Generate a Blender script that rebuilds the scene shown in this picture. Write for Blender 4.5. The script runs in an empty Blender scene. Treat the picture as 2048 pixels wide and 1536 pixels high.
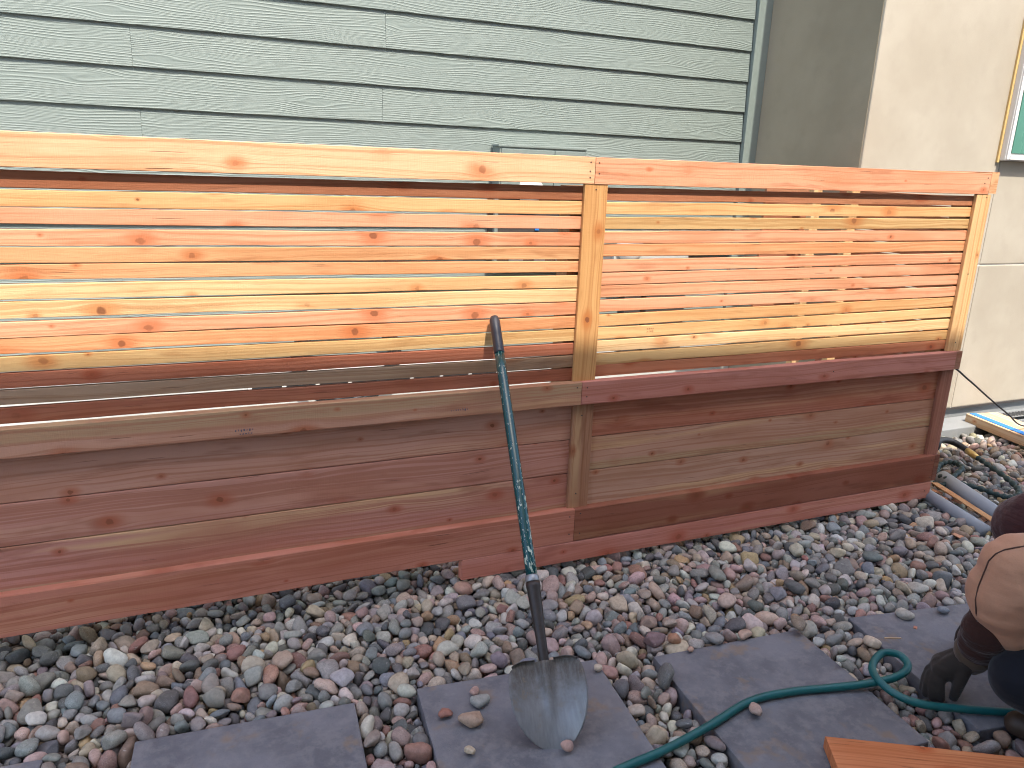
import bpy, bmesh, math, random
import numpy as np
from mathutils import Vector, Matrix, Quaternion, noise

sc = bpy.context.scene
COL = sc.collection
R = math.radians

# ------------------------------------------------------------------ camera
cam_d = bpy.data.cameras.new('camera')
cam_d.sensor_width = 36.0
cam_d.lens = 27.07
cam_d.clip_start = 0.05
cam_d.clip_end = 400
cam = bpy.data.objects.new('camera', cam_d)
COL.objects.link(cam)
yaw, pitch, roll = 0.40356873, 0.27546416, 0.0372294
fwd = Vector((math.sin(yaw)*math.cos(pitch), math.cos(yaw)*math.cos(pitch), -math.sin(pitch)))
rgt = Vector((math.cos(yaw), -math.sin(yaw), 0))
upv = rgt.cross(fwd)
rr_, uu_ = rgt*math.cos(roll)+upv*math.sin(roll), upv*math.cos(roll)-rgt*math.sin(roll)
cam.matrix_world = Matrix(((rr_.x, uu_.x, -fwd.x, 0), (rr_.y, uu_.y, -fwd.y, -2.45), (rr_.z, uu_.z, -fwd.z, 1.52), (0, 0, 0, 1)))
sc.camera = cam

# ------------------------------------------------------------------ sky, sun, exposure
SUN = Vector((0.06, -1.0, 1.72)).normalized()          # towards the sun
world = bpy.data.worlds.new('World')
sc.world = world
world.use_nodes = True
wn = world.node_tree
wn.nodes.clear()
sky = wn.nodes.new('ShaderNodeTexSky')
sky.sky_type = 'NISHITA'
sky.sun_disc = False
sky.dust_density = 2.5
sky.ozone_density = 0.7
sky.sun_elevation = math.asin(SUN.z)
sky.sun_rotation = math.atan2(SUN.x, SUN.y)
bg = wn.nodes.new('ShaderNodeBackground')
bg.inputs['Strength'].default_value = 0.15
wo = wn.nodes.new('ShaderNodeOutputWorld')
wn.links.new(sky.outputs[0], bg.inputs[0])
wn.links.new(bg.outputs[0], wo.inputs[0])
sun_d = bpy.data.lights.new('sun', 'SUN')
sun_d.energy = 2.5
sun_d.angle = R(0.53)
sun_d.color = (1.0, 0.93, 0.82)
sun = bpy.data.objects.new('sun', sun_d)
COL.objects.link(sun)
sun.rotation_euler = SUN.to_track_quat('Z', 'Y').to_euler()
sun.location = (0, -6, 12)
vs = sc.view_settings
vs.view_transform = 'Standard'
vs.look = 'None'
vs.gamma = 1.0
vs.use_curve_mapping = False
vs.exposure = 1.66
sc.cycles.use_denoising = True
sc.cycles.filter_width = 1.1
sc.cycles.use_adaptive_sampling = True
sc.cycles.adaptive_threshold = 0.03
sc.cycles.max_bounces = 7
sc.cycles.diffuse_bounces = 4

# ------------------------------------------------------------------ helpers
IDX = random.Random(2024)
def tag(o, label=None, cat=None, group=None, kind=None):
    if label: o['label'] = label
    if cat: o['category'] = cat
    if group: o['group'] = group
    if kind: o['kind'] = kind
    return o

def link(name, me, mat=None, parent=None, loc=None, rot=None, color=None):
    o = bpy.data.objects.new(name, me)
    COL.objects.link(o)
    if mat is not None and not me.materials:
        me.materials.append(mat)
    if loc is not None: o.location = loc
    if rot is not None: o.rotation_euler = rot
    if parent is not None: o.parent = parent
    if color is not None: o.color = color
    o.pass_index = IDX.randrange(1, 1000)
    return o

def empty(name, loc=(0, 0, 0), rz=0.0):
    o = bpy.data.objects.new(name, None)
    COL.objects.link(o)
    o.location = loc
    o.rotation_euler = (0, 0, rz)
    o.empty_display_size = 0.1
    return o

def me_from(name, verts, faces, smooth=False):
    me = bpy.data.meshes.new(name)
    me.from_pydata([tuple(v) for v in verts], [], faces)
    if smooth:
        for p in me.polygons: p.use_smooth = True
    me.update()
    return me

def bm_me(bm, name, smooth=False):
    bmesh.ops.recalc_face_normals(bm, faces=bm.faces)
    me = bpy.data.meshes.new(name)
    bm.to_mesh(me)
    bm.free()
    if smooth:
        for p in me.polygons: p.use_smooth = True
    return me

def box_me(name, sx, sy, sz, bev=0.0, seg=2):
    bm = bmesh.new()
    bmesh.ops.create_cube(bm, size=1.0)
    for v in bm.verts: v.co = Vector((v.co.x*sx, v.co.y*sy, v.co.z*sz))
    if bev > 0:
        bmesh.ops.bevel(bm, geom=bm.edges[:], offset=bev, segments=seg, affect='EDGES', profile=0.6)
    return bm_me(bm, name)

def box(name, x0, x1, y0, y1, z0, z1, mat, parent=None, bev=0.0, color=None):
    me = box_me(name, x1-x0, y1-y0, z1-z0, bev)
    return link(name, me, mat, parent, ((x0+x1)/2, (y0+y1)/2, (z0+z1)/2), color=color)

def tube_me(name, pts, radii, n=12, cap=True, smooth_pts=0):
    pts = [Vector(p) for p in pts]
    if not isinstance(radii, (list, tuple)): radii = [radii]*len(pts)
    if smooth_pts:
        P, Q = [], []
        m = len(pts)
        for i in range(m-1):
            p0, p1, p2, p3 = pts[max(i-1, 0)], pts[i], pts[i+1], pts[min(i+2, m-1)]
            for s in range(smooth_pts):
                t = s/smooth_pts
                P.append(0.5*((2*p1)+(p2-p0)*t+(2*p0-5*p1+4*p2-p3)*t*t+(3*p1-p0-3*p2+p3)*t**3))
                Q.append(radii[i]*(1-t)+radii[i+1]*t)
        P.append(pts[-1]); Q.append(radii[-1])
        pts, radii = P, Q
    bm = bmesh.new()
    rings = []
    prev = None
    for i, p in enumerate(pts):
        d = (pts[min(i+1, len(pts)-1)]-pts[max(i-1, 0)]).normalized()
        if prev is None:
            a = d.cross(Vector((0, 0, 1)))
            if a.length < 1e-3: a = d.cross(Vector((1, 0, 0)))
            a.normalize()
        else:
            a = (prev-d*prev.dot(d)).normalized()
        prev = a
        b = d.cross(a)
        rings.append([bm.verts.new(p+(a*math.cos(2*math.pi*k/n)+b*math.sin(2*math.pi*k/n))*radii[i]) for k in range(n)])
    for i in range(len(rings)-1):
        for k in range(n):
            bm.faces.new((rings[i][k], rings[i][(k+1) % n], rings[i+1][(k+1) % n], rings[i+1][k]))
    if cap:
        bm.faces.new(rings[0][::-1])
        bm.faces.new(rings[-1])
    return bm_me(bm, name, True)

def board_me(name, L, T, H, seed, ch=0.0015, wob=0.0008, nseg=14):
    """a sawn board: length x, thickness y, height z, chamfered and slightly wavy"""
    rg = random.Random(seed)
    prof = [(-T/2+ch, -H/2), (T/2-ch, -H/2), (T/2, -H/2+ch), (T/2, H/2-ch), (T/2-ch, H/2), (-T/2+ch, H/2), (-T/2, H/2-ch), (-T/2, -H/2+ch)]
    vs_, fs_ = [], []
    ph = rg.uniform(0, 90)
    for i in range(nseg+1):
        x = -L/2+L*i/nseg
        for k, (y, z) in enumerate(prof):
            w = noise.noise(Vector((x*2.1, ph+(5 if z > 0 else 0), 0)))*wob*2+rg.uniform(-wob, wob)*0.35
            vs_.append((x, y+noise.noise(Vector((x*1.3, ph, 7)))*wob, z+w))
    for i in range(nseg):
        for k in range(8):
            fs_.append((i*8+k, i*8+(k+1) % 8, (i+1)*8+(k+1) % 8, (i+1)*8+k))
    fs_.append(tuple(range(7, -1, -1)))
    fs_.append(tuple(nseg*8+k for k in range(8)))
    me = me_from(name, vs_, fs_)
    bm = bmesh.new(); bm.from_mesh(me)
    bmesh.ops.recalc_face_normals(bm, faces=bm.faces)
    bm.to_mesh(me); bm.free()
    return me

# ------------------------------------------------------------------ node helpers
class NT:
    def __init__(self, name):
        self.m = bpy.data.materials.new(name)
        self.m.use_nodes = True
        self.t = self.m.node_tree
        self.t.nodes.clear()
    def n(self, kind, **props):
        nd = self.t.nodes.new('ShaderNode'+kind)
        for k, v in props.items(): setattr(nd, k, v)
        return nd
    def put(self, sock, v):
        if isinstance(v, bpy.types.NodeSocket): self.t.links.new(v, sock)
        elif v is not None: sock.default_value = v
    def math(self, op, a, b=None, c=None, clamp=False):
        nd = self.n('Math', operation=op, use_clamp=clamp)
        for i, v in enumerate((a, b, c)):
            if v is not None: self.put(nd.inputs[i], v)
        return nd.outputs[0]
    def vmath(self, op, a, b=None, out=0):
        nd = self.n('VectorMath', operation=op)
        self.put(nd.inputs[0], a)
        if b is not None: self.put(nd.inputs[1], b)
        return nd.outputs[out]
    def xyz(self, x, y, z):
        nd = self.n('CombineXYZ')
        for i, v in enumerate((x, y, z)): self.put(nd.inputs[i], v)
        return nd.outputs[0]
    def sep(self, v):
        nd = self.n('SeparateXYZ')
        self.put(nd.inputs[0], v)
        return nd.outputs
    def noise(self, vec, scale=1.0, detail=2.0, rough=0.5, out='Fac'):
        nd = self.n('TexNoise')
        self.put(nd.inputs['Vector'], vec)
        nd.inputs['Scale'].default_value = scale
        nd.inputs['Detail'].default_value = detail
        nd.inputs['Roughness'].default_value = rough
        return nd.outputs[out]
    def mix(self, f, a, b, mode='MIX'):
        nd = self.n('Mix', data_type='RGBA', blend_type=mode)
        self.put(nd.inputs[0], f)
        self.put(nd.inputs[6], a if not isinstance(a, tuple) else (*a[:3], 1))
        self.put(nd.inputs[7], b if not isinstance(b, tuple) else (*b[:3], 1))
        return nd.outputs[2]
    def ss(self, v, lo, hi, a=0.0, b=1.0):
        nd = self.n('MapRange', interpolation_type='SMOOTHSTEP')
        self.put(nd.inputs[0], v)
        for i, q in enumerate((lo, hi, a, b)): self.put(nd.inputs[i+1], q)
        return nd.outputs[0]
    def bump(self, h, strength=0.3, dist=0.001, normal=None):
        nd = self.n('Bump')
        nd.inputs['Strength'].default_value = strength
        nd.inputs['Distance'].default_value = dist
        self.put(nd.inputs['Height'], h)
        if normal is not None: self.put(nd.inputs['Normal'], normal)
        return nd.outputs[0]
    def out(self, col, rough=0.6, spec=0.3, normal=None, metal=0.0, coat=0.0, sheen=0.0):
        b = self.n('BsdfPrincipled')
        self.put(b.inputs['Base Color'], col if not isinstance(col, tuple) else (*col[:3], 1))
        self.put(b.inputs['Roughness'], rough)
        self.put(b.inputs['Specular IOR Level'], spec)
        self.put(b.inputs['Metallic'], metal)
        b.inputs['Coat Weight'].default_value = coat
        b.inputs['Sheen Weight'].default_value = sheen
        if normal is not None: self.put(b.inputs['Normal'], normal)
        o = self.n('OutputMaterial')
        self.t.links.new(b.outputs[0], o.inputs[0])
        return self.m
    def obj(self):
        return self.n('TexCoord').outputs['Object']
    def oinfo(self):
        return self.n('ObjectInfo').outputs

def wood_mat(name, streak=1.0, knot_x=3.0, dust=0.0):
    """sawn redwood: colour from the object's own colour, grain along local x, knots with flowing grain"""
    t = NT(name)
    co = t.obj(); oi = t.oinfo()
    rnd = t.math('DIVIDE', oi['Object Index'], 1000.0)
    off = t.math('MULTIPLY', rnd, 37.0)
    x, y, z0 = t.sep(co)
    x = t.math('ADD', x, off)
    z = t.math('ADD', z0, t.math('MULTIPLY', rnd, 11.3))
    # knots
    kz = 7.0
    kv = t.xyz(t.math('MULTIPLY', x, knot_x), t.math('MULTIPLY', rnd, 19.0), t.math('MULTIPLY', z, kz))
    vo = t.n('TexVoronoi', voronoi_dimensions='3D')
    t.put(vo.inputs['Vector'], kv)
    vo.inputs['Scale'].default_value = 1.0
    ve = t.n('TexVoronoi', voronoi_dimensions='3D', feature='DISTANCE_TO_EDGE')
    t.put(ve.inputs['Vector'], kv)
    ve.inputs['Scale'].default_value = 1.0
    edge = t.ss(ve.outputs['Distance'], 0.0, 0.14)
    px, py, pz = t.sep(vo.outputs['Position'])
    kc = t.sep(vo.outputs['Color'])
    dx = t.math('SUBTRACT', x, t.math('DIVIDE', px, knot_x))
    dz = t.math('SUBTRACT', z, t.math('DIVIDE', pz, kz))
    wv = t.noise(t.xyz(x, z, 0.0), 55.0, 2.0)
    wv = t.math('MULTIPLY', t.math('SUBTRACT', wv, 0.5), 0.013)
    d2 = t.math('ADD', t.math('POWER', t.math('MULTIPLY', dx, 0.85), 2.0), t.math('POWER', dz, 2.0))
    d = t.math('ADD', t.math('SQRT', d2), wv)
    rad = t.math('MULTIPLY_ADD', t.math('POWER', kc[0], 1.6), 0.0125, 0.0022)
    dl = t.math('SQRT', t.math('ADD', t.math('POWER', t.math('MULTIPLY', dx, 0.42), 2.0), t.math('POWER', dz, 2.0)))
    R2 = t.math('MULTIPLY', t.math('MULTIPLY', rad, rad), 2.2)
    f = t.math('SUBTRACT', 1.0, t.math('MULTIPLY', t.math('MULTIPLY', edge, t.ss(dl, 0.058, 0.018)), t.math('DIVIDE', R2, t.math('ADD', t.math('MULTIPLY', dl, dl), R2))))
    lf = t.math('SUBTRACT', t.noise(t.xyz(t.math('MULTIPLY', x, 1.4), t.math('MULTIPLY', z, 5.0), off), 1.0, 2.0), 0.5)
    g = t.math('ADD', t.math('ADD', t.math('DIVIDE', pz, kz), t.math('MULTIPLY', dz, f)), t.math('MULTIPLY', lf, 0.05))
    # growth bands and fine fibres
    bands = t.noise(t.xyz(t.math('MULTIPLY', x, 0.45), t.math('MULTIPLY', y, 20.0), t.math('MULTIPLY', g, 115.0)), 1.0, 2.0, 0.6)
    broad = t.noise(t.xyz(t.math('MULTIPLY', x, 1.7), off, t.math('MULTIPLY', g, 9.0)), 1.0, 3.0, 0.55)
    fib = t.noise(t.xyz(t.math('MULTIPLY', x, 9.0), t.math('MULTIPLY', y, 120.0), t.math('MULTIPLY', g, 620.0)), 1.0, 2.0, 0.6)
    wide = t.noise(t.xyz(t.math('MULTIPLY', x, 0.55), off, t.math('MULTIPLY', g, 16.0)), 1.0, 2.0, 0.5)
    blot = t.noise(t.xyz(t.math('MULTIPLY', x, 3.2), off, t.math('MULTIPLY', g, 22.0)), 1.0, 3.0, 0.6)
    base = oi['Color']
    dark = t.mix(1.0, base, (0.60, 0.46, 0.38), 'MULTIPLY')
    late = t.mix(1.0, base, (0.72, 0.58, 0.48), 'MULTIPLY')
    sap = t.mix(0.72, base, (0.62, 0.42, 0.21))
    c = t.mix(t.math('MULTIPLY', t.ss(wide, 0.52, 0.66), oi['Alpha']), base, sap)
    # weathered olive band along the lower edge (0.90) or the upper half (0.97) of some boards
    wav = t.math('MULTIPLY', t.math('SUBTRACT', wide, 0.5), 0.05)
    low_b = t.math('MULTIPLY', t.math('COMPARE', oi['Alpha'], 0.90, 0.02), t.ss(t.math('SUBTRACT', wav, z0), 0.030, 0.046))
    top_b = t.math('MULTIPLY', t.math('COMPARE', oi['Alpha'], 0.97, 0.02), t.ss(t.math('ADD', wav, z0), -0.008, 0.008))
    olive = t.mix(0.8, base, (0.37, 0.255, 0.135))
    c = t.mix(t.math('MULTIPLY', t.math('ADD', low_b, top_b, clamp=True), 0.85), c, olive)
    c = t.mix(t.math('MULTIPLY', t.ss(broad, 0.40, 0.70), 0.75), c, t.mix(1.0, base, (0.80, 0.66, 0.55), 'MULTIPLY'))
    c = t.mix(t.math('MULTIPLY', t.ss(bands, 0.46, 0.62), 0.7*streak), c, late)
    c = t.mix(t.math('MULTIPLY', t.ss(blot, 0.54, 0.74), 0.7*streak), c, dark)
    c = t.mix(t.math('MULTIPLY', t.ss(fib, 0.6, 0.78), 0.38), c, dark)
    halo = t.ss(t.math('ADD', t.math('MULTIPLY', dl, 0.7), t.math('MULTIPLY', d, 0.5)), t.math('MULTIPLY', rad, 4.2), t.math('MULTIPLY', rad, 0.7))
    c = t.mix(t.math('MULTIPLY', t.math('MULTIPLY', halo, edge), 0.75), c, t.mix(1.0, base, (0.72, 0.40, 0.26), 'MULTIPLY'))
    core = t.ss(d, rad, t.math('MULTIPLY', rad, 0.6))
    ringk = t.noise(t.xyz(t.math('MULTIPLY', d, 900.0), 0.0, 0.0), 1.0, 1.0)
    kcol = t.mix(ringk, (0.10, 0.030, 0.014), (0.24, 0.085, 0.038))
    c = t.mix(t.math('MULTIPLY', t.math('MULTIPLY', core, edge), t.math('MULTIPLY_ADD', kc[1], 0.65, 0.2)), c, kcol)
    # short dark splits
    crk = t.noise(t.xyz(t.math('MULTIPLY', x, 5.0), 3.3, t.math('MULTIPLY', g, 260.0)), 1.0, 1.0)
    c = t.mix(t.math('MULTIPLY', t.ss(crk, 0.755, 0.79), 0.75), c, (0.07, 0.028, 0.016))
    if dust:
        dn = t.noise(co, 38.0, 4.0, 0.7)
        c = t.mix(t.math('MULTIPLY', t.ss(dn, 0.55, 0.75), dust), c, (0.62, 0.44, 0.32))
    h = t.math('ADD', t.math('MULTIPLY', bands, 0.5), t.math('MULTIPLY', fib, 0.7))
    h = t.math('SUBTRACT', h, t.math('MULTIPLY', t.ss(crk, 0.755, 0.79), 1.0))
    # saw marks across the grain
    saw = t.noise(t.xyz(t.math('MULTIPLY', x, 330.0), 0.0, t.math('MULTIPLY', z, 6.0)), 1.0, 1.0)
    h = t.math('ADD', h, t.math('MULTIPLY', saw, 0.35))
    return t.out(c, t.ss(fib, 0.2, 0.8, 0.62, 0.82), 0.22, t.bump(h, 0.7, 0.0014))

WOOD = wood_mat('redwood')
WOOD_DUST = wood_mat('redwood_dusty', dust=0.5)

def siding_mat():
    t = NT('siding_paint')
    co = t.obj(); oi = t.oinfo()
    off = t.math('MULTIPLY', oi['Object Index'], 0.0531)
    x, y, z = t.sep(co)
    x = t.math('ADD', x, off)
    kx, kz = 1.3, 4.2
    vo = t.n('TexVoronoi', voronoi_dimensions='2D')
    t.put(vo.inputs['Vector'], t.xyz(t.math('MULTIPLY', x, kx), t.math('MULTIPLY', t.math('ADD', z, off), kz), 0.0))
    vo.inputs['Scale'].default_value = 1.0
    px, pz, _ = t.sep(vo.outputs['Position'])
    dx = t.math('SUBTRACT', x, t.math('DIVIDE', px, kx))
    dz = t.math('SUBTRACT', t.math('ADD', z, off), t.math('DIVIDE', pz, kz))
    d2 = t.math('ADD', t.math('POWER', t.math('MULTIPLY', dx, 0.33), 2.0), t.math('POWER', dz, 2.0))
    f = t.math('SUBTRACT', 1.0, t.math('MULTIPLY', t.ss(t.math('SQRT', d2), 0.10, 0.03), t.math('DIVIDE', 0.0011, t.math('ADD', d2, 0.0011))))
    n1 = t.math('SUBTRACT', t.noise(t.xyz(t.math('MULTIPLY', x, 1.9), t.math('MULTIPLY', z, 9.0), off), 1.0, 2.0, 0.5), 0.5)
    g = t.math('ADD', t.math('ADD', t.math('MULTIPLY', dz, f), t.math('MULTIPLY', n1, 0.055)), t.math('DIVIDE', pz, kz))
    s = t.math('SINE', t.math('MULTIPLY', g, 2*math.pi/0.0115))
    s2 = t.math('SINE', t.math('MULTIPLY', g, 2*math.pi/0.0052))
    amp = t.noise(t.xyz(t.math('MULTIPLY', x, 3.0), t.math('MULTIPLY', z, 22.0), 4.0), 1.0, 2.0)
    ridge = t.math('POWER', t.math('MULTIPLY_ADD', s, 0.5, 0.5), 3.0)
    h = t.math('ADD', t.math('MULTIPLY', ridge, t.ss(amp, 0.3, 0.6)), t.math('MULTIPLY', t.math('MULTIPLY_ADD', s2, 0.5, 0.5), t.ss(amp, 0.62, 0.4, 0.0, 0.35)))
    fine = t.noise(t.xyz(t.math('MULTIPLY', x, 30.0), 0.0, t.math('MULTIPLY', z, 400.0)), 1.0, 2.0)
    h = t.math('ADD', h, t.math('MULTIPLY', fine, 0.12))
    tone = t.noise(co, 2.3, 3.0)
    c = t.mix(tone, (0.172, 0.207, 0.190), (0.192, 0.228, 0.209))
    return t.out(c, 0.55, 0.3, t.bump(h, 0.75, 0.0019))

def stucco_mat(name, a, b):
    t = NT(name)
    co = t.n('TexCoord').outputs['Object']
    big = t.noise(co, 1.6, 4.0, 0.6)
    mid = t.noise(co, 9.0, 3.0, 0.6)
    fine = t.noise(co, 260.0, 3.0, 0.65)
    tr = t.noise(t.vmath('MULTIPLY', co, (22.0, 22.0, 9.0)), 1.0, 2.0, 0.5)
    c = t.mix(t.ss(big, 0.32, 0.68), a, b)
    c = t.mix(t.math('MULTIPLY', t.ss(mid, 0.5, 0.75), 0.18), c, tuple(q*0.82 for q in a))
    h = t.math('ADD', t.math('MULTIPLY', fine, 0.8), t.math('MULTIPLY', tr, 0.8))
    return t.out(c, 0.88, 0.15, t.bump(h, 0.5, 0.0018))

def paint_mat(name, col, rough=0.5, spec=0.4, var=0.08, metal=0.0, bumpy=0.1, scale=40.0):
    t = NT(name)
    co = t.obj()
    nz = t.noise(co, scale, 4.0, 0.6)
    c = t.mix(nz, tuple(q*(1-var*2) for q in col), tuple(min(1, q*(1+var)) for q in col))
    return t.out(c, t.ss(nz, 0.2, 0.8, rough-0.08, min(1, rough+0.1)), spec, t.bump(nz, bumpy, 0.001), metal)

def stone_mat():
    t = NT('river_stone')
    at = t.n('Attribute', attribute_type='GEOMETRY', attribute_name='stone')
    base, alpha = at.outputs['Color'], at.outputs['Alpha']
    p = t.n('NewGeometry').outputs['Position']
    q = t.vmath('ADD', p, t.xyz(t.math('MULTIPLY', alpha, 71.0), 0.0, 0.0))
    return stone_rest(t, base, alpha, q)

def stone_rest(t, base, sel, q):
    sp = t.noise(q, 330.0, 3.0, 0.8)
    mt = t.noise(q, 80.0, 4.0, 0.65)
    vein = t.noise(t.vmath('MULTIPLY', q, (60.0, 60.0, 260.0)), 1.0, 3.0, 0.6)
    c = t.mix(t.math('MULTIPLY', t.ss(mt, 0.35, 0.7), 0.55), base, t.mix(1.0, base, (0.55, 0.55, 0.56), 'MULTIPLY'))
    gr = t.ss(sel, 0.55, 0.75)
    c = t.mix(t.math('MULTIPLY', t.ss(sp, 0.56, 0.66), t.math('MULTIPLY_ADD', gr, 0.55, 0.12)), c, (0.055, 0.055, 0.06))
    c = t.mix(t.math('MULTIPLY', t.ss(sp, 0.42, 0.30), t.math('MULTIPLY_ADD', gr, 0.4, 0.18)), c, (0.55, 0.53, 0.50))
    c = t.mix(t.math('MULTIPLY', t.ss(vein, 0.64, 0.72), t.math('MULTIPLY', t.ss(sel, 0.35, 0.15), 0.6)), c, (0.5, 0.47, 0.43))
    h = t.math('ADD', t.math('MULTIPLY', sp, 0.4), mt)
    return t.out(c, t.ss(sp, 0.2, 0.8, 0.5, 0.72), 0.32, t.bump(h, 0.4, 0.002))

def stone_mat_single():
    t = NT('river_stone_loose')
    oi = t.oinfo()
    q = t.vmath('ADD', t.n('NewGeometry').outputs['Position'], t.xyz(t.math('MULTIPLY', oi['Alpha'], 71.0), 0.0, 0.0))
    return stone_rest(t, oi['Color'], oi['Alpha'], q)

def paver_mat():
    t = NT('paver_concrete')
    p = t.n('NewGeometry').outputs['Position']
    big = t.noise(p, 5.0, 4.0, 0.6)
    mid = t.noise(p, 26.0, 4.0, 0.65)
    fine = t.noise(p, 260.0, 3.0, 0.8)
    st = t.noise(t.vmath('ADD', p, (4.0, 1.0, 0.0)), 9.0, 3.0, 0.7)
    c = t.mix(t.ss(big, 0.3, 0.7), (0.118, 0.117, 0.128), (0.185, 0.182, 0.194))
    c = t.mix(t.math('MULTIPLY', t.ss(mid, 0.42, 0.7), 0.6), c, (0.225, 0.215, 0.215))
    c = t.mix(t.math('MULTIPLY', t.ss(fine, 0.6, 0.75), 0.5), c, (0.26, 0.25, 0.25))
    c = t.mix(t.math('MULTIPLY', t.ss(fine, 0.40, 0.28), 0.45), c, (0.035, 0.036, 0.045))
    c = t.mix(t.math('MULTIPLY', t.ss(st, 0.56, 0.72), 0.6), c, (0.24, 0.165, 0.105))
    return t.out(c, 0.78, 0.28, t.bump(t.math('ADD', t.math('MULTIPLY', fine, 0.6), mid), 0.45, 0.002))

M = {}
M['siding'] = siding_mat()
M['stucco'] = stucco_mat('stucco_beige', (0.375, 0.33, 0.262), (0.43, 0.385, 0.312))
M['concrete'] = stucco_mat('concrete_grey', (0.20, 0.21, 0.213), (0.25, 0.257, 0.258))
M['pale_concrete'] = stucco_mat('concrete_pale', (0.38, 0.39, 0.375), (0.45, 0.45, 0.43))
M['wall_pale'] = stucco_mat('wall_pale', (0.60, 0.58, 0.54), (0.68, 0.65, 0.60))
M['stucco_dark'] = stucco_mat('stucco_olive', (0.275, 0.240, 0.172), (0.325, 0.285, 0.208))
M['trim'] = paint_mat('trim_paint', (0.20, 0.24, 0.22), 0.5)
M['white'] = paint_mat('white_paint', (0.66, 0.65, 0.62), 0.45, var=0.03)
M['cabinet'] = paint_mat('cabinet_paint', (0.185, 0.222, 0.205), 0.5)
M['meter'] = paint_mat('meter_paint', (0.42, 0.44, 0.42), 0.5)
M['dark_metal'] = paint_mat('dark_metal', (0.05, 0.043, 0.04), 0.6)
M['grey_metal'] = paint_mat('grey_metal', (0.30, 0.31, 0.32), 0.4, metal=0.6)
M['black'] = paint_mat('black_rubber', (0.018, 0.019, 0.022), 0.55)
M['paver'] = paver_mat()
M['stone'] = stone_mat()
M['stone1'] = stone_mat_single()
M['pvc'] = paint_mat('grey_plastic', (0.27, 0.29, 0.32), 0.5, scale=15.0)
M['blind'] = paint_mat('green_blind', (0.06, 0.20, 0.145), 0.25, var=0.03, scale=3.0)
M['blue_tape'] = paint_mat('blue_tape', (0.02, 0.20, 0.62), 0.4)
M['hose'] = paint_mat('hose_rubber', (0.004, 0.105, 0.105), 0.42, 0.5, var=0.15, bumpy=0.05)
M['hose_dark'] = paint_mat('ribbed_hose', (0.018, 0.04, 0.04), 0.6)
M['brass'] = paint_mat('brass', (0.52, 0.36, 0.13), 0.4, metal=0.7)
M['nail'] = paint_mat('nail', (0.05, 0.045, 0.045), 0.5, metal=0.4)
M['soil'] = paint_mat('soil', (0.075, 0.062, 0.052), 0.95, 0.1, var=0.3, bumpy=0.8, scale=60.0)

# ================================================================== SETTING
ground = link('ground', me_from('ground', [(-60, -60, -0.09), (60, -60, -0.09), (60, 60, -0.09), (-60, 60, -0.09)], [(0, 1, 2, 3)]), M['soil'])
tag(ground, kind='structure')
bed = bmesh.new()
bmesh.ops.create_grid(bed, x_segments=90, y_segments=40, size=0.5)
for v in bed.verts:
    v.co = Vector((1.95+v.co.x*6.6, -0.5+v.co.y*2.9, -0.056+0.008*noise.noise(Vector((v.co.x*40, v.co.y*20, 3)))))
o = link('stone_bed', bm_me(bed, 'stone_bed', True), M['soil'])
tag(o, kind='structure')
o = box('concrete_slab', 3.44, 9.0, 0.69, 1.2, -0.1, 0.034, M['concrete'], bev=0.006)
tag(o, kind='structure')
o = box('concrete_pad', -6.0, 3.44, 0.42, 1.80, -0.1, 0.012, M['pale_concrete'], bev=0.004)
tag(o, kind='structure')

# neighbouring building behind the viewpoint (it shades the lower part of the scene)
nb = empty('neighbouring_building', (0.0, -2.82, 0.0), -0.0197)
tag(nb, 'pale stucco building with a deep eave behind the viewpoint, shading the yard', 'building')
box('wall', -2.2, 6.8, -7.0, -0.9, 0.0, 5.5, M['wall_pale'], nb)
box('roof', -2.6, 7.2, -7.4, 0.0, 5.52, 5.81, M['wall_pale'], nb)
for i in range(2):
    for j in range(3):
        wx, wz = -1.4+j*2.8, 1.0+i*2.5
        wf = box('window', wx, wx+1.2, -0.91, -0.86, wz, wz+1.3, M['white'], nb)
        pn = box('pane', -0.53, 0.53, 0.018, 0.032, -0.58, 0.58, M['dark_metal'], wf)

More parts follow.
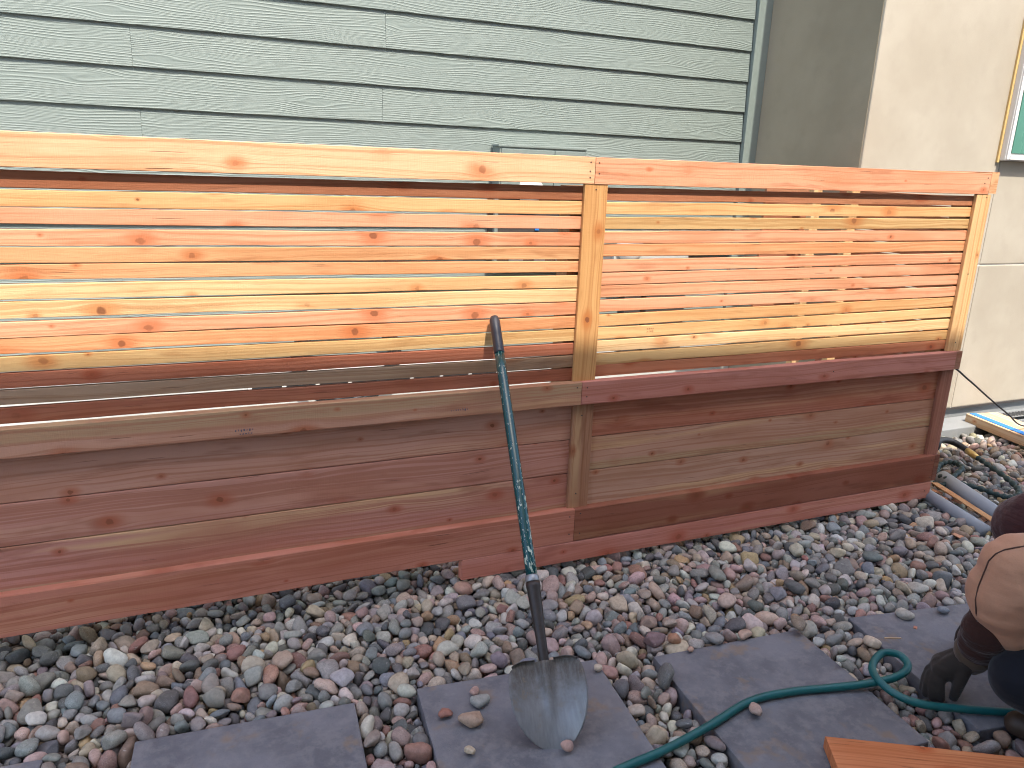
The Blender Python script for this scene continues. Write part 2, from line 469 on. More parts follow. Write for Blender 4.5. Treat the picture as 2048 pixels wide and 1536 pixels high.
# ------------------------------------------------------------------ house
house = empty('house', (0.0, 1.75, 0.0))
tag(house, 'house wall of pale green lap siding joined to a beige stucco wing', 'house')
HY = 1.75
def hbox(name, x0, x1, y0, y1, z0, z1, mat, bev=0.0, parent=None):
    return box(name, x0, x1, y0-HY, y1-HY, z0, z1, mat, parent or house, bev)
hbox('wall', -7.0, 3.43, 1.765, 2.2, 0.44, 6.0, M['siding'])
hbox('foundation', -7.0, 3.42, 1.742, 2.2, 0.0, 0.44, M['pale_concrete'])
EXPO = 0.179
rg = random.Random(3)
joints = {0: [1.0], 1: [-0.165], 2: [1.02], -1: [-0.152], 3: [-0.6], 4: [1.9], -2: [1.6], -3: [0.4], -4: [2.1], -5: [-0.3], -6: [1.2], 5: [0.3], 6: [2.2], 7: [1.0], 8: [-0.4], 9: [1.5]}
def plank_me(L, seed):
    # wedge-shaped lap plank, bottom edge proud
    H = EXPO+0.03
    t0, t1 = 0.0155, 0.0015
    n = 10
    r2 = random.Random(seed)
    vs_, fs_ = [], []
    for i in range(n+1):
        x = -L/2+L*i/n
        w = r2.uniform(-0.0005, 0.0005)
        vs_ += [(x, -t0, w), (x, -t0+0.0015, -0.0015+w), (x, 0.006, -0.0015+w), (x, 0.006, H), (x, -t1, H)]
    for i in range(n):
        for k in range(5):
            fs_.append((i*5+k, (i+1)*5+k, (i+1)*5+(k+1) % 5, i*5+(k+1) % 5))
    fs_ += [(0, 1, 2, 3, 4), tuple(n*5+k for k in range(4, -1, -1))]
    me = me_from('plank', vs_, fs_)
    bm = bmesh.new(); bm.from_mesh(me); bmesh.ops.recalc_face_normals(bm, faces=bm.faces); bm.to_mesh(me); bm.free()
    return me
for k in range(-7, 10):
    zb = 1.722+EXPO*k
    xs = [-6.5]+joints.get(k, [0.8])+[3.318]
    for a, b in zip(xs[:-1], xs[1:]):
        me = plank_me(b-a-0.0016, k*7+int(a*10))
        link('plank', me, M['siding'], house, ((a+b)/2, 0.0090, zb))
hbox('trim_board', 3.325, 3.4262, 1.722, 1.758, 0.44, 6.0, M['trim'], 0.003)
# stucco wing: four panels with open control joints over a backing
def spanel(x0, x1, z0, z1, y0=0.85, y1=2.6):
    return hbox('stucco_panel', x0, x1, y0, y1, z0, z1, M['stucco'], 0.008)
spanel(3.43, 4.5185, 0.11, 1.0345)
spanel(3.43, 4.5185, 1.0385, 6.0)
spanel(4.5215, 9.0, 0.11, 1.0345)
spanel(4.5215, 9.0, 1.0385, 6.0)
hbox('stucco_backing', 3.44, 8.99, 0.855, 2.55, 0.105, 5.99, M['wall_pale'])
hbox('olive_side', 3.4268, 3.4298, 0.864, 1.752, 0.12, 5.99, M['stucco_dark'])  # thin side face in a darker olive than the front panels
hbox('stem_wall', 3.44, 8.98, 0.872, 2.5, 0.0, 0.104, M['concrete'])
hbox('weep_screed', 3.435, 8.98, 0.846, 0.872, 0.1, 0.1095, M['dark_metal'])
# window
win = hbox('window', 4.495, 5.75, 0.806, 0.87, 1.657, 3.1, M['white'], 0.003)
fx = lambda a, b, c, d, e, f, m, n, bv=0.002: link(n, box_me(n, b-a, d-c, f-e, bv), m, win, ((a+b)/2-5.1225, (c+d)/2-0.838, (e+f)/2-2.3785))
fx(4.524, 5.73, 0.794, 0.8075, 1.662, 1.684, M['white'], 'sill')
fx(4.499, 4.5225, 0.797, 0.8075, 1.662, 3.09, M['white'], 'frame')
fx(4.536, 5.71, 0.8005, 0.8075, 1.699, 3.08, M['blind'], 'pane')
hbox('lit_edge_strip', 4.478, 4.4945, 0.838, 0.86, 1.645, 3.1, paint_mat('lit_edge_tan', (0.62, 0.42, 0.17), 0.7))  # added tan strip, the lit edge of the casing put into colour
# foundation vents: a pale frame with dark slots
vent = hbox('vent', 0.25, 1.70, 1.716, 1.745, 0.29, 0.425, M['white'], 0.002)
for i in range(8):
    x = 0.27+i*0.178
    link('slot', box_me('slot', 0.155, 0.012, 0.05), M['black'], vent, (x+0.078-0.975, -0.0135, -0.012))
    link('louvre', box_me('louvre', 0.155, 0.02, 0.01), M['white'], vent, (x+0.078-0.975, -0.018, 0.03), (0.5, 0, 0))

# ------------------------------------------------------------------ cabinets and meters on the siding
cab = empty('electrical_cabinet', (1.89, 1.74, 0.9))
tag(cab, 'green painted electrical cabinet on the siding behind the fence', 'cabinet')
def cbox(n, x0, x1, y0, y1, z0, z1, m, bev=0.0, root=cab, org=(1.89, 1.74, 0.9)):
    return box(n, x0-org[0], x1-org[0], y0-org[1], y1-org[1], z0-org[2], z1-org[2], m, root, bev)
cbox('body', 1.62, 2.15, 1.635, 1.745, 1.375, 1.622, M['cabinet'], 0.004)
cbox('lid', 1.61, 2.155, 1.628, 1.74, 1.6205, 1.634, M['cabinet'], 0.003)
cbox('door', 1.63, 1.948, 1.627, 1.637, 1.385, 1.612, M['cabinet'], 0.003)
cbox('door', 1.953, 2.14, 1.627, 1.637, 1.385, 1.612, M['cabinet'], 0.003)
cbox('dark_panel', 1.60, 2.19, 1.66, 1.745, 0.93, 1.372, M['dark_metal'], 0.004)
cbox('side_panel', 1.60, 1.62, 1.63, 1.659, 0.93, 1.372, M['cabinet'], 0.002)
cbox('inner_panel', 2.02, 2.15, 1.64, 1.659, 1.18, 1.372, M['cabinet'], 0.002)
for px_, w in ((1.70, 0.09), (1.86, 0.07), (2.0, 0.09), (2.12, 0.05)):
    cbox('breaker', px_, px_+w, 1.645, 1.661, 0.97, 1.07, M['grey_metal'], 0.003)
cbox('tape_mark', 1.86, 1.885, 1.652, 1.6605, 1.17, 1.21, M['blue_tape'])
def dome(name, r, d, n=28):
    prof = [(r, 0), (r, d*0.45), (r*0.93, d*0.7), (r*0.75, d*0.9), (r*0.4, d), (0.001, d)]
    vs_, fs_ = [], []
    for rad, h in prof:
        for k in range(n):
            a = 2*math.pi*k/n
            vs_.append((rad*math.cos(a), -h, rad*math.sin(a)))
    for i in range(len(prof)-1):
        for k in range(n):
            fs_.append((i*n+k, i*n+(k+1) % n, (i+1)*n+(k+1) % n, (i+1)*n+k))
    return me_from(name, vs_, fs_, True)
link('meter_dome', dome('meter_dome', 0.075, 0.07), M['white'], cab, (1.81-1.89, 1.655-1.74, 1.395-0.9))
mt = empty('meter_box', (2.62, 1.74, 0.85))
tag(mt, 'pale utility meter box with a round white meter low on the siding', 'meter')
def mbox(n, x0, x1, y0, y1, z0, z1, m, bev=0.0):
    return cbox(n, x0, x1, y0, y1, z0, z1, m, bev, mt, (2.62, 1.74, 0.85))
mbox('housing', 2.38, 2.92, 1.63, 1.745, 0.95, 1.03, M['meter'], 0.006)
mbox('side_box', 2.30, 2.375, 1.66, 1.745, 0.88, 1.03, M['grey_metal'], 0.003)
link('meter_dome', dome('meter_dome', 0.085, 0.07), M['white'], mt, (-0.14, 1.64-1.74, 1.07-0.85))
mbox('conduit_panel', 2.50, 2.62, 1.67, 1.745, 0.40, 0.93, M['dark_metal'], 0.004)
mbox('conduit_panel', 2.66, 2.95, 1.67, 1.745, 0.40, 0.93, M['dark_metal'], 0.004)
# coil of cable hung on the wall
pts = []
for i in range(200):
    a = i/199*2*math.pi*6
    rr = 0.30-0.012*(i/199*6)
    pts.append((rr*math.cos(a), -0.03-0.02*math.sin(i*0.21), rr*math.sin(a)*0.93))
coil = link('coiled_cable', tube_me('coiled_cable', pts, 0.009, 8), M['black'], None, (0.77, 1.70, 0.47))
tag(coil, 'coil of dark cable hanging on the siding behind the left slats', 'cable')

# ------------------------------------------------------------------ fence
fence = empty('redwood_fence', (1.35, 0.0, 0.0))
tag(fence, 'new redwood fence with open slats above solid boards', 'fence')
FX = 1.35
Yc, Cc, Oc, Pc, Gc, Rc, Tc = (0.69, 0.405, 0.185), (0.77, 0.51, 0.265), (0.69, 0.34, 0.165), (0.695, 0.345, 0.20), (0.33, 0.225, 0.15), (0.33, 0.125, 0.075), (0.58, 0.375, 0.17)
rg = random.Random(11)
def fb(name, x0, x1, y0, y1, zl, zr, H, col, sap=0.4, wob=0.0008, mat=None, ch=0.0015):
    """horizontal board from x0 to x1, centre heights zl (left) and zr (right)"""
    L = x1-x0
    me = board_me(name, L, y1-y0, H, rg.randrange(9999), ch, wob)
    j = 1+rg.uniform(-0.06, 0.06)
    return link(name, me, mat or WOOD, fence, ((x0+x1)/2-FX, (y0+y1)/2, (zl+zr)/2), (0, -math.atan2(zr-zl, L), 0), (col[0]*j, col[1]*j, col[2]*j, sap))
def fv(name, x0, x1, y0, y1, z0, z1, col, sap=0.3, wob=0.0004):
    me = board_me(name, z1-z0, y1-y0, x1-x0, rg.randrange(9999), 0.0015, wob)
    return link(name, me, WOOD, fence, ((x0+x1)/2-FX, (y0+y1)/2, (z0+z1)/2), (0, -math.pi/2, 0), (*col, sap))
# rails
rail_p = (0.60, 0.285, 0.165); rail_o = (0.70, 0.335, 0.195)
fb('top_rail', -1.6, 1.3295, 0.0, 0.019, 1.5165, 1.5155, 0.091, (0.76, 0.44, 0.255), 0.8)
fb('top_rail', 1.3315, 3.319, 0.0, 0.019, 1.5145, 1.5205, 0.091, rail_o, 0.1)
fb('middle_rail', -1.6, 1.3215, -0.017, 0.018, 0.7105, 0.7125, 0.088, (0.517, 0.289, 0.203), 0.97, mat=WOOD)
fb('middle_rail', 1.3235, 3.300, -0.017, 0.018, 0.713, 0.7155, 0.087, (0.494, 0.213, 0.167), 0.1)
fb('bottom_rail', -1.6, 1.3255, -0.018, 0.0185, 0.1665, 0.173, 0.136, (0.494, 0.203, 0.141), 0.25)
fb('bottom_rail', 1.3275, 3.290, -0.018, 0.0185, 0.173, 0.1745, 0.133, (0.265, 0.098, 0.060), 0.3, mat=WOOD)
fb('skirt_board', 0.862, 3.296, -0.0185, 0.0185, 0.061, 0.0605, 0.083, (0.517, 0.218, 0.172), 0.2)
# uprights
post_c = (0.58, 0.315, 0.125)
fv('upright', 1.2955, 1.3865, 0.0025, 0.0188, 0.7565, 1.4695, post_c, 0.1)
fv('upright', 1.3015, 1.3895, 0.0025, 0.0188, 0.2405, 0.6685, (0.36, 0.19, 0.115), 0.5)
fv('upright', 3.2555, 3.3455, 0.0025, 0.0188, 0.7595, 1.4745, (0.70, 0.43, 0.20), 0.6)
fv('upright', 3.2515, 3.328, 0.0025, 0.0188, 0.2420, 0.6715, (0.33, 0.145, 0.10), 0.2)
fv('upright', -0.79, -0.70, 0.0025, 0.0188, 0.7565, 1.4695, post_c, 0.2)
fv('upright', -0.79, -0.70, 0.0025, 0.0188, 0.2405, 0.6685, post_c, 0.2)
for a in (1.262, 3.262, -0.78):
    fv('post', a, a+0.089, 0.0395, 0.128, -0.2, 1.462, (0.33, 0.19, 0.10), 0.3)
# slats: (height left end, at right end) of each centre, colours
zl = [1.441, 1.390, 1.3445, 1.2855, 1.2385, 1.1915, 1.139, 1.0875, 1.031, 0.9855, 0.934, 0.886, 0.837, 0.784]
zr = [1.4365, 1.388, 1.335, 1.2785, 1.230, 1.1815, 1.1275, 1.0785, 1.0295, 0.9785, 0.930, 0.8785, 0.8315, 0.781]
hl = [0.044, 0.044, 0.043, 0.043, 0.041, 0.039, 0.042, 0.044, 0.043, 0.043, 0.042, 0.042, 0.040, 0.045]
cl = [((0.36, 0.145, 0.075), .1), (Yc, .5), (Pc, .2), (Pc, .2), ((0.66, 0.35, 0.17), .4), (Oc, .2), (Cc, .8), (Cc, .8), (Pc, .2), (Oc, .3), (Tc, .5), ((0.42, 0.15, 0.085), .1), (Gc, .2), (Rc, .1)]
def extrap(a, b, xa, xb, x):
    return a+(b-a)*(x-xa)/(xb-xa)
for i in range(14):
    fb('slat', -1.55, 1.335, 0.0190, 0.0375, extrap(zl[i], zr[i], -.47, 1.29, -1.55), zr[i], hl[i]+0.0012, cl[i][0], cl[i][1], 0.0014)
zl2 = [1.437, 1.388, 1.3355, 1.2845, 1.2375, 1.1815, 1.135, 1.087, 1.035, 0.980, 0.931, 0.8815, 0.8315, 0.787]
zr2 = [1.4445, 1.395, 1.344, 1.293, 1.245, 1.193, 1.1425, 1.0915, 1.040, 0.9905, 0.9395, 0.8865, 0.835, 0.788]
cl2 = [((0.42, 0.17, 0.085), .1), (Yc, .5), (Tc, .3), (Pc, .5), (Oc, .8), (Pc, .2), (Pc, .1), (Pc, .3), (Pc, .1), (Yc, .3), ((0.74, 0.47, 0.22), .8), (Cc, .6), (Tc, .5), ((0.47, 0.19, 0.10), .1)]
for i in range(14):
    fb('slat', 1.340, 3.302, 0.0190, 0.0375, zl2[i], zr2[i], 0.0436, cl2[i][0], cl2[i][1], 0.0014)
# solid boards
bc = (0.415, 0.205, 0.155)
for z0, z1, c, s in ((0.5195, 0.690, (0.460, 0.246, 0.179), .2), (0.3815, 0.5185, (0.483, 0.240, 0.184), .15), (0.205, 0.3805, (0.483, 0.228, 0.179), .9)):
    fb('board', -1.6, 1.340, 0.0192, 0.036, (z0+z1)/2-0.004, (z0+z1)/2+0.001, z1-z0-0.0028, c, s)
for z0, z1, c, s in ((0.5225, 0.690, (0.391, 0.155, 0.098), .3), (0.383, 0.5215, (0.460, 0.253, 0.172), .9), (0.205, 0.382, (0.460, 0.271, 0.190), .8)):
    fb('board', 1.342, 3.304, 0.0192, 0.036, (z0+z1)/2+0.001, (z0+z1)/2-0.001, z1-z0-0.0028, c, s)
# support block under the right end
box('support_block', 3.19-FX, 3.26-FX, 0.03, 0.12, -0.08, 0.012, WOOD, fence, 0.002, (0.50, 0.32, 0.12, 0.3))
box('support_block', 3.08-FX, 3.15-FX, 0.035, 0.10, -0.08, 0.008, WOOD, fence, 0.002, (0.50, 0.30, 0.12, 0.3))
# return side to the stucco corner
def ry(name, x0, x1, y0, y1, zc, H, col, sap=0.3):
    me = board_me(name, y1-y0, x1-x0, H, rg.randrange(9999))
    return link(name, me, WOOD, fence, ((x0+x1)/2-FX, (y0+y1)/2, zc), (0, 0, math.pi/2), (*col, sap))
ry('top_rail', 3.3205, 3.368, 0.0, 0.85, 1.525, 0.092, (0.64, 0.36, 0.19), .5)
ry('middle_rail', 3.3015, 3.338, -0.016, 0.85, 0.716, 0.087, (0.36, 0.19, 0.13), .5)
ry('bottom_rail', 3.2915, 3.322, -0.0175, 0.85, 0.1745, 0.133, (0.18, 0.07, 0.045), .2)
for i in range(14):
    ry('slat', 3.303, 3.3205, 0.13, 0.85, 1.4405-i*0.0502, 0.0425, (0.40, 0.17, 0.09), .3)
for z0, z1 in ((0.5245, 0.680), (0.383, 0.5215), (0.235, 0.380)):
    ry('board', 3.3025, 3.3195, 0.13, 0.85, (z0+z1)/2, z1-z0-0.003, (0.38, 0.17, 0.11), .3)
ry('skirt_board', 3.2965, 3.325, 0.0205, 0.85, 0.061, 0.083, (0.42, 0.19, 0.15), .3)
# two pale uprights inside the enclosure
fv('inner_upright', 3.20, 3.255, 0.66, 0.70, -0.05, 1.50, (0.70, 0.50, 0.27), 0.9)
fv('inner_upright', 3.23, 3.29, 0.96, 1.0, -0.05, 1.50, (0.70, 0.50, 0.27), 0.9)
for i in range(14):
    fb('inner_slat', 3.02, 3.40, 1.10, 1.118, 1.44-i*0.0502, 1.44-i*0.0502, 0.043, (0.34, 0.15, 0.09), .3)
# nail heads
nail_me = bpy.data.meshes.new('nail')
bmn = bmesh.new()
bmesh.ops.create_cone(bmn, segments=8, radius1=0.0028, radius2=0.0024, depth=0.002, cap_ends=True)
bmesh.ops.rotate(bmn, verts=bmn.verts, cent=(0, 0, 0), matrix=Matrix.Rotation(math.pi/2, 3, 'X'))
bmn.to_mesh(nail_me); bmn.free()
for x, y, z in ((1.312, 0, 1.543), (1.311, 0, 1.513), (1.312, 0, 1.492), (1.345, 0, 1.542), (1.347, 0, 1.506), (3.300, 0, 1.545), (3.285, 0, 1.522), (1.34, .0025, 1.452), (3.318, .0025, 1.462),
                (1.303, -.017, 0.738), (1.345, -.017, 0.735), (1.345, -.017, 0.70), (1.304, -.018, 0.214), (1.305, -.018, 0.14), (1.350, -.018, 0.222), (1.352, -.018, 0.137), (3.27, -.018, 0.22), (3.28, -.018, 0.13), (3.26, -.0185, 0.06),
                (3.295, .0025, 1.12), (3.30, .0025, 0.80), (1.335, .0025, 0.30), (1.34, .0025, 0.62), (2.55, -.017, 0.715)):
    link('nail', nail_me, M['nail'], fence, (x-FX, y-0.0006, z))

# faint lumber stamps
ink = paint_mat('stamp_ink', (0.11, 0.10, 0.13), 0.8)
ink2 = paint_mat('stamp_ink_brown', (0.42, 0.17, 0.08), 0.8)
rk = random.Random(9)
for cx, cy, cz, n_, m_, ht in ((0.13, -0.0178, 0.690, 7, ink, 0.009), (0.135, -0.0178, 0.678, 5, ink, 0.007), (0.845, -0.0178, 0.693, 8, ink, 0.008), (1.625, 0.0178, 0.940, 4, ink2, 0.009), (1.625, 0.0178, 0.929, 4, ink2, 0.007)):
    for i in range(n_):
        link('stamp_mark', box_me('stamp_mark', rk.uniform(0.002, 0.006), 0.0006, ht*rk.uniform(0.4, 1.0)), m_, fence, (cx-FX+i*0.0085-n_*0.004, cy, cz+rk.uniform(-0.001, 0.001)), (0, rk.uniform(-0.3, 0.3), 0))

# ------------------------------------------------------------------ paving slabs
PAV = [(-.742, -.765, 4.5, .575, 'dark paving slab cut off by the left edge of the bed'),
       (.045, -.822, 4.3, .575, 'dark paving slab left of the shovel, near edge cut off'),
       (.795, -.872, 5.5, .575, 'dark paving slab under the shovel blade'),
       (1.552, -.962, 3.8, .56, 'dark paving slab crossed by the green hose, right of the shovel'),
       (2.32, -1.035, 8.5, .58, 'dark paving slab under the crouching person'),
       (3.05, -1.12, 6, .58, 'dark paving slab to the right of the crouching person')]
for x, y, a, w, lab in PAV:
    me = box_me('paving_slab', w, w, 0.10, 0.004)
    o = link('paving_slab', me, M['paver'], None, (x, y, -0.03), (0, 0, -R(a)))
    tag(o, lab, 'paving slab', 'paving slabs set in the pebbles')

# ------------------------------------------------------------------ river stones
NSH=14
def stone_mesh(k,sub,S=1.0):
    import bmesh
    from mathutils import noise,Vector
    rr=random.Random(900+k)
    bm=bmesh.new();bmesh.ops.create_icosphere(bm,subdivisions=sub,radius=1.0)
    a=.0208*rr.uniform(.85,1.25);b=a*rr.uniform(.62,.88);c=a*rr.uniform(.42,.66)
    e=rr.choice([1.0,1.0,.86,.8,.72]);off=Vector((rr.uniform(0,50),rr.uniform(0,50),k*7.3));amp=rr.uniform(.1,.2)
    tp=rr.uniform(-.22,.22);bn=rr.uniform(-.18,.18)
    ang=rr.random()<.35
    cuts=[(Vector((rr.gauss(0,1),rr.gauss(0,1),rr.gauss(0,1))).normalized(),rr.uniform(.66,.82)) for _ in range(6 if ang else 2)]
    for v in bm.verts:
        p=v.co.copy()
        q=Vector([math.copysign(abs(t)**e,t) for t in p])
        for n,d in cuts:
            h=q.dot(n)-d
            if h>0: q-=n*h*.8
        r=1+amp*noise.noise(p*.9+off)+.05*noise.noise(p*2.3+off)
        q=q*r
        q.y*=1+tp*q.x;q.z*=1+tp*.6*q.x;q.y+=bn*(q.x*q.x-.4)
        v.co=Vector((q.x*a,q.y*b,q.z*c))*S
    me=bpy.data.meshes.new('stone');bm.to_mesh(me);bm.free()
    for p in me.polygons:p.use_smooth=True
    return me

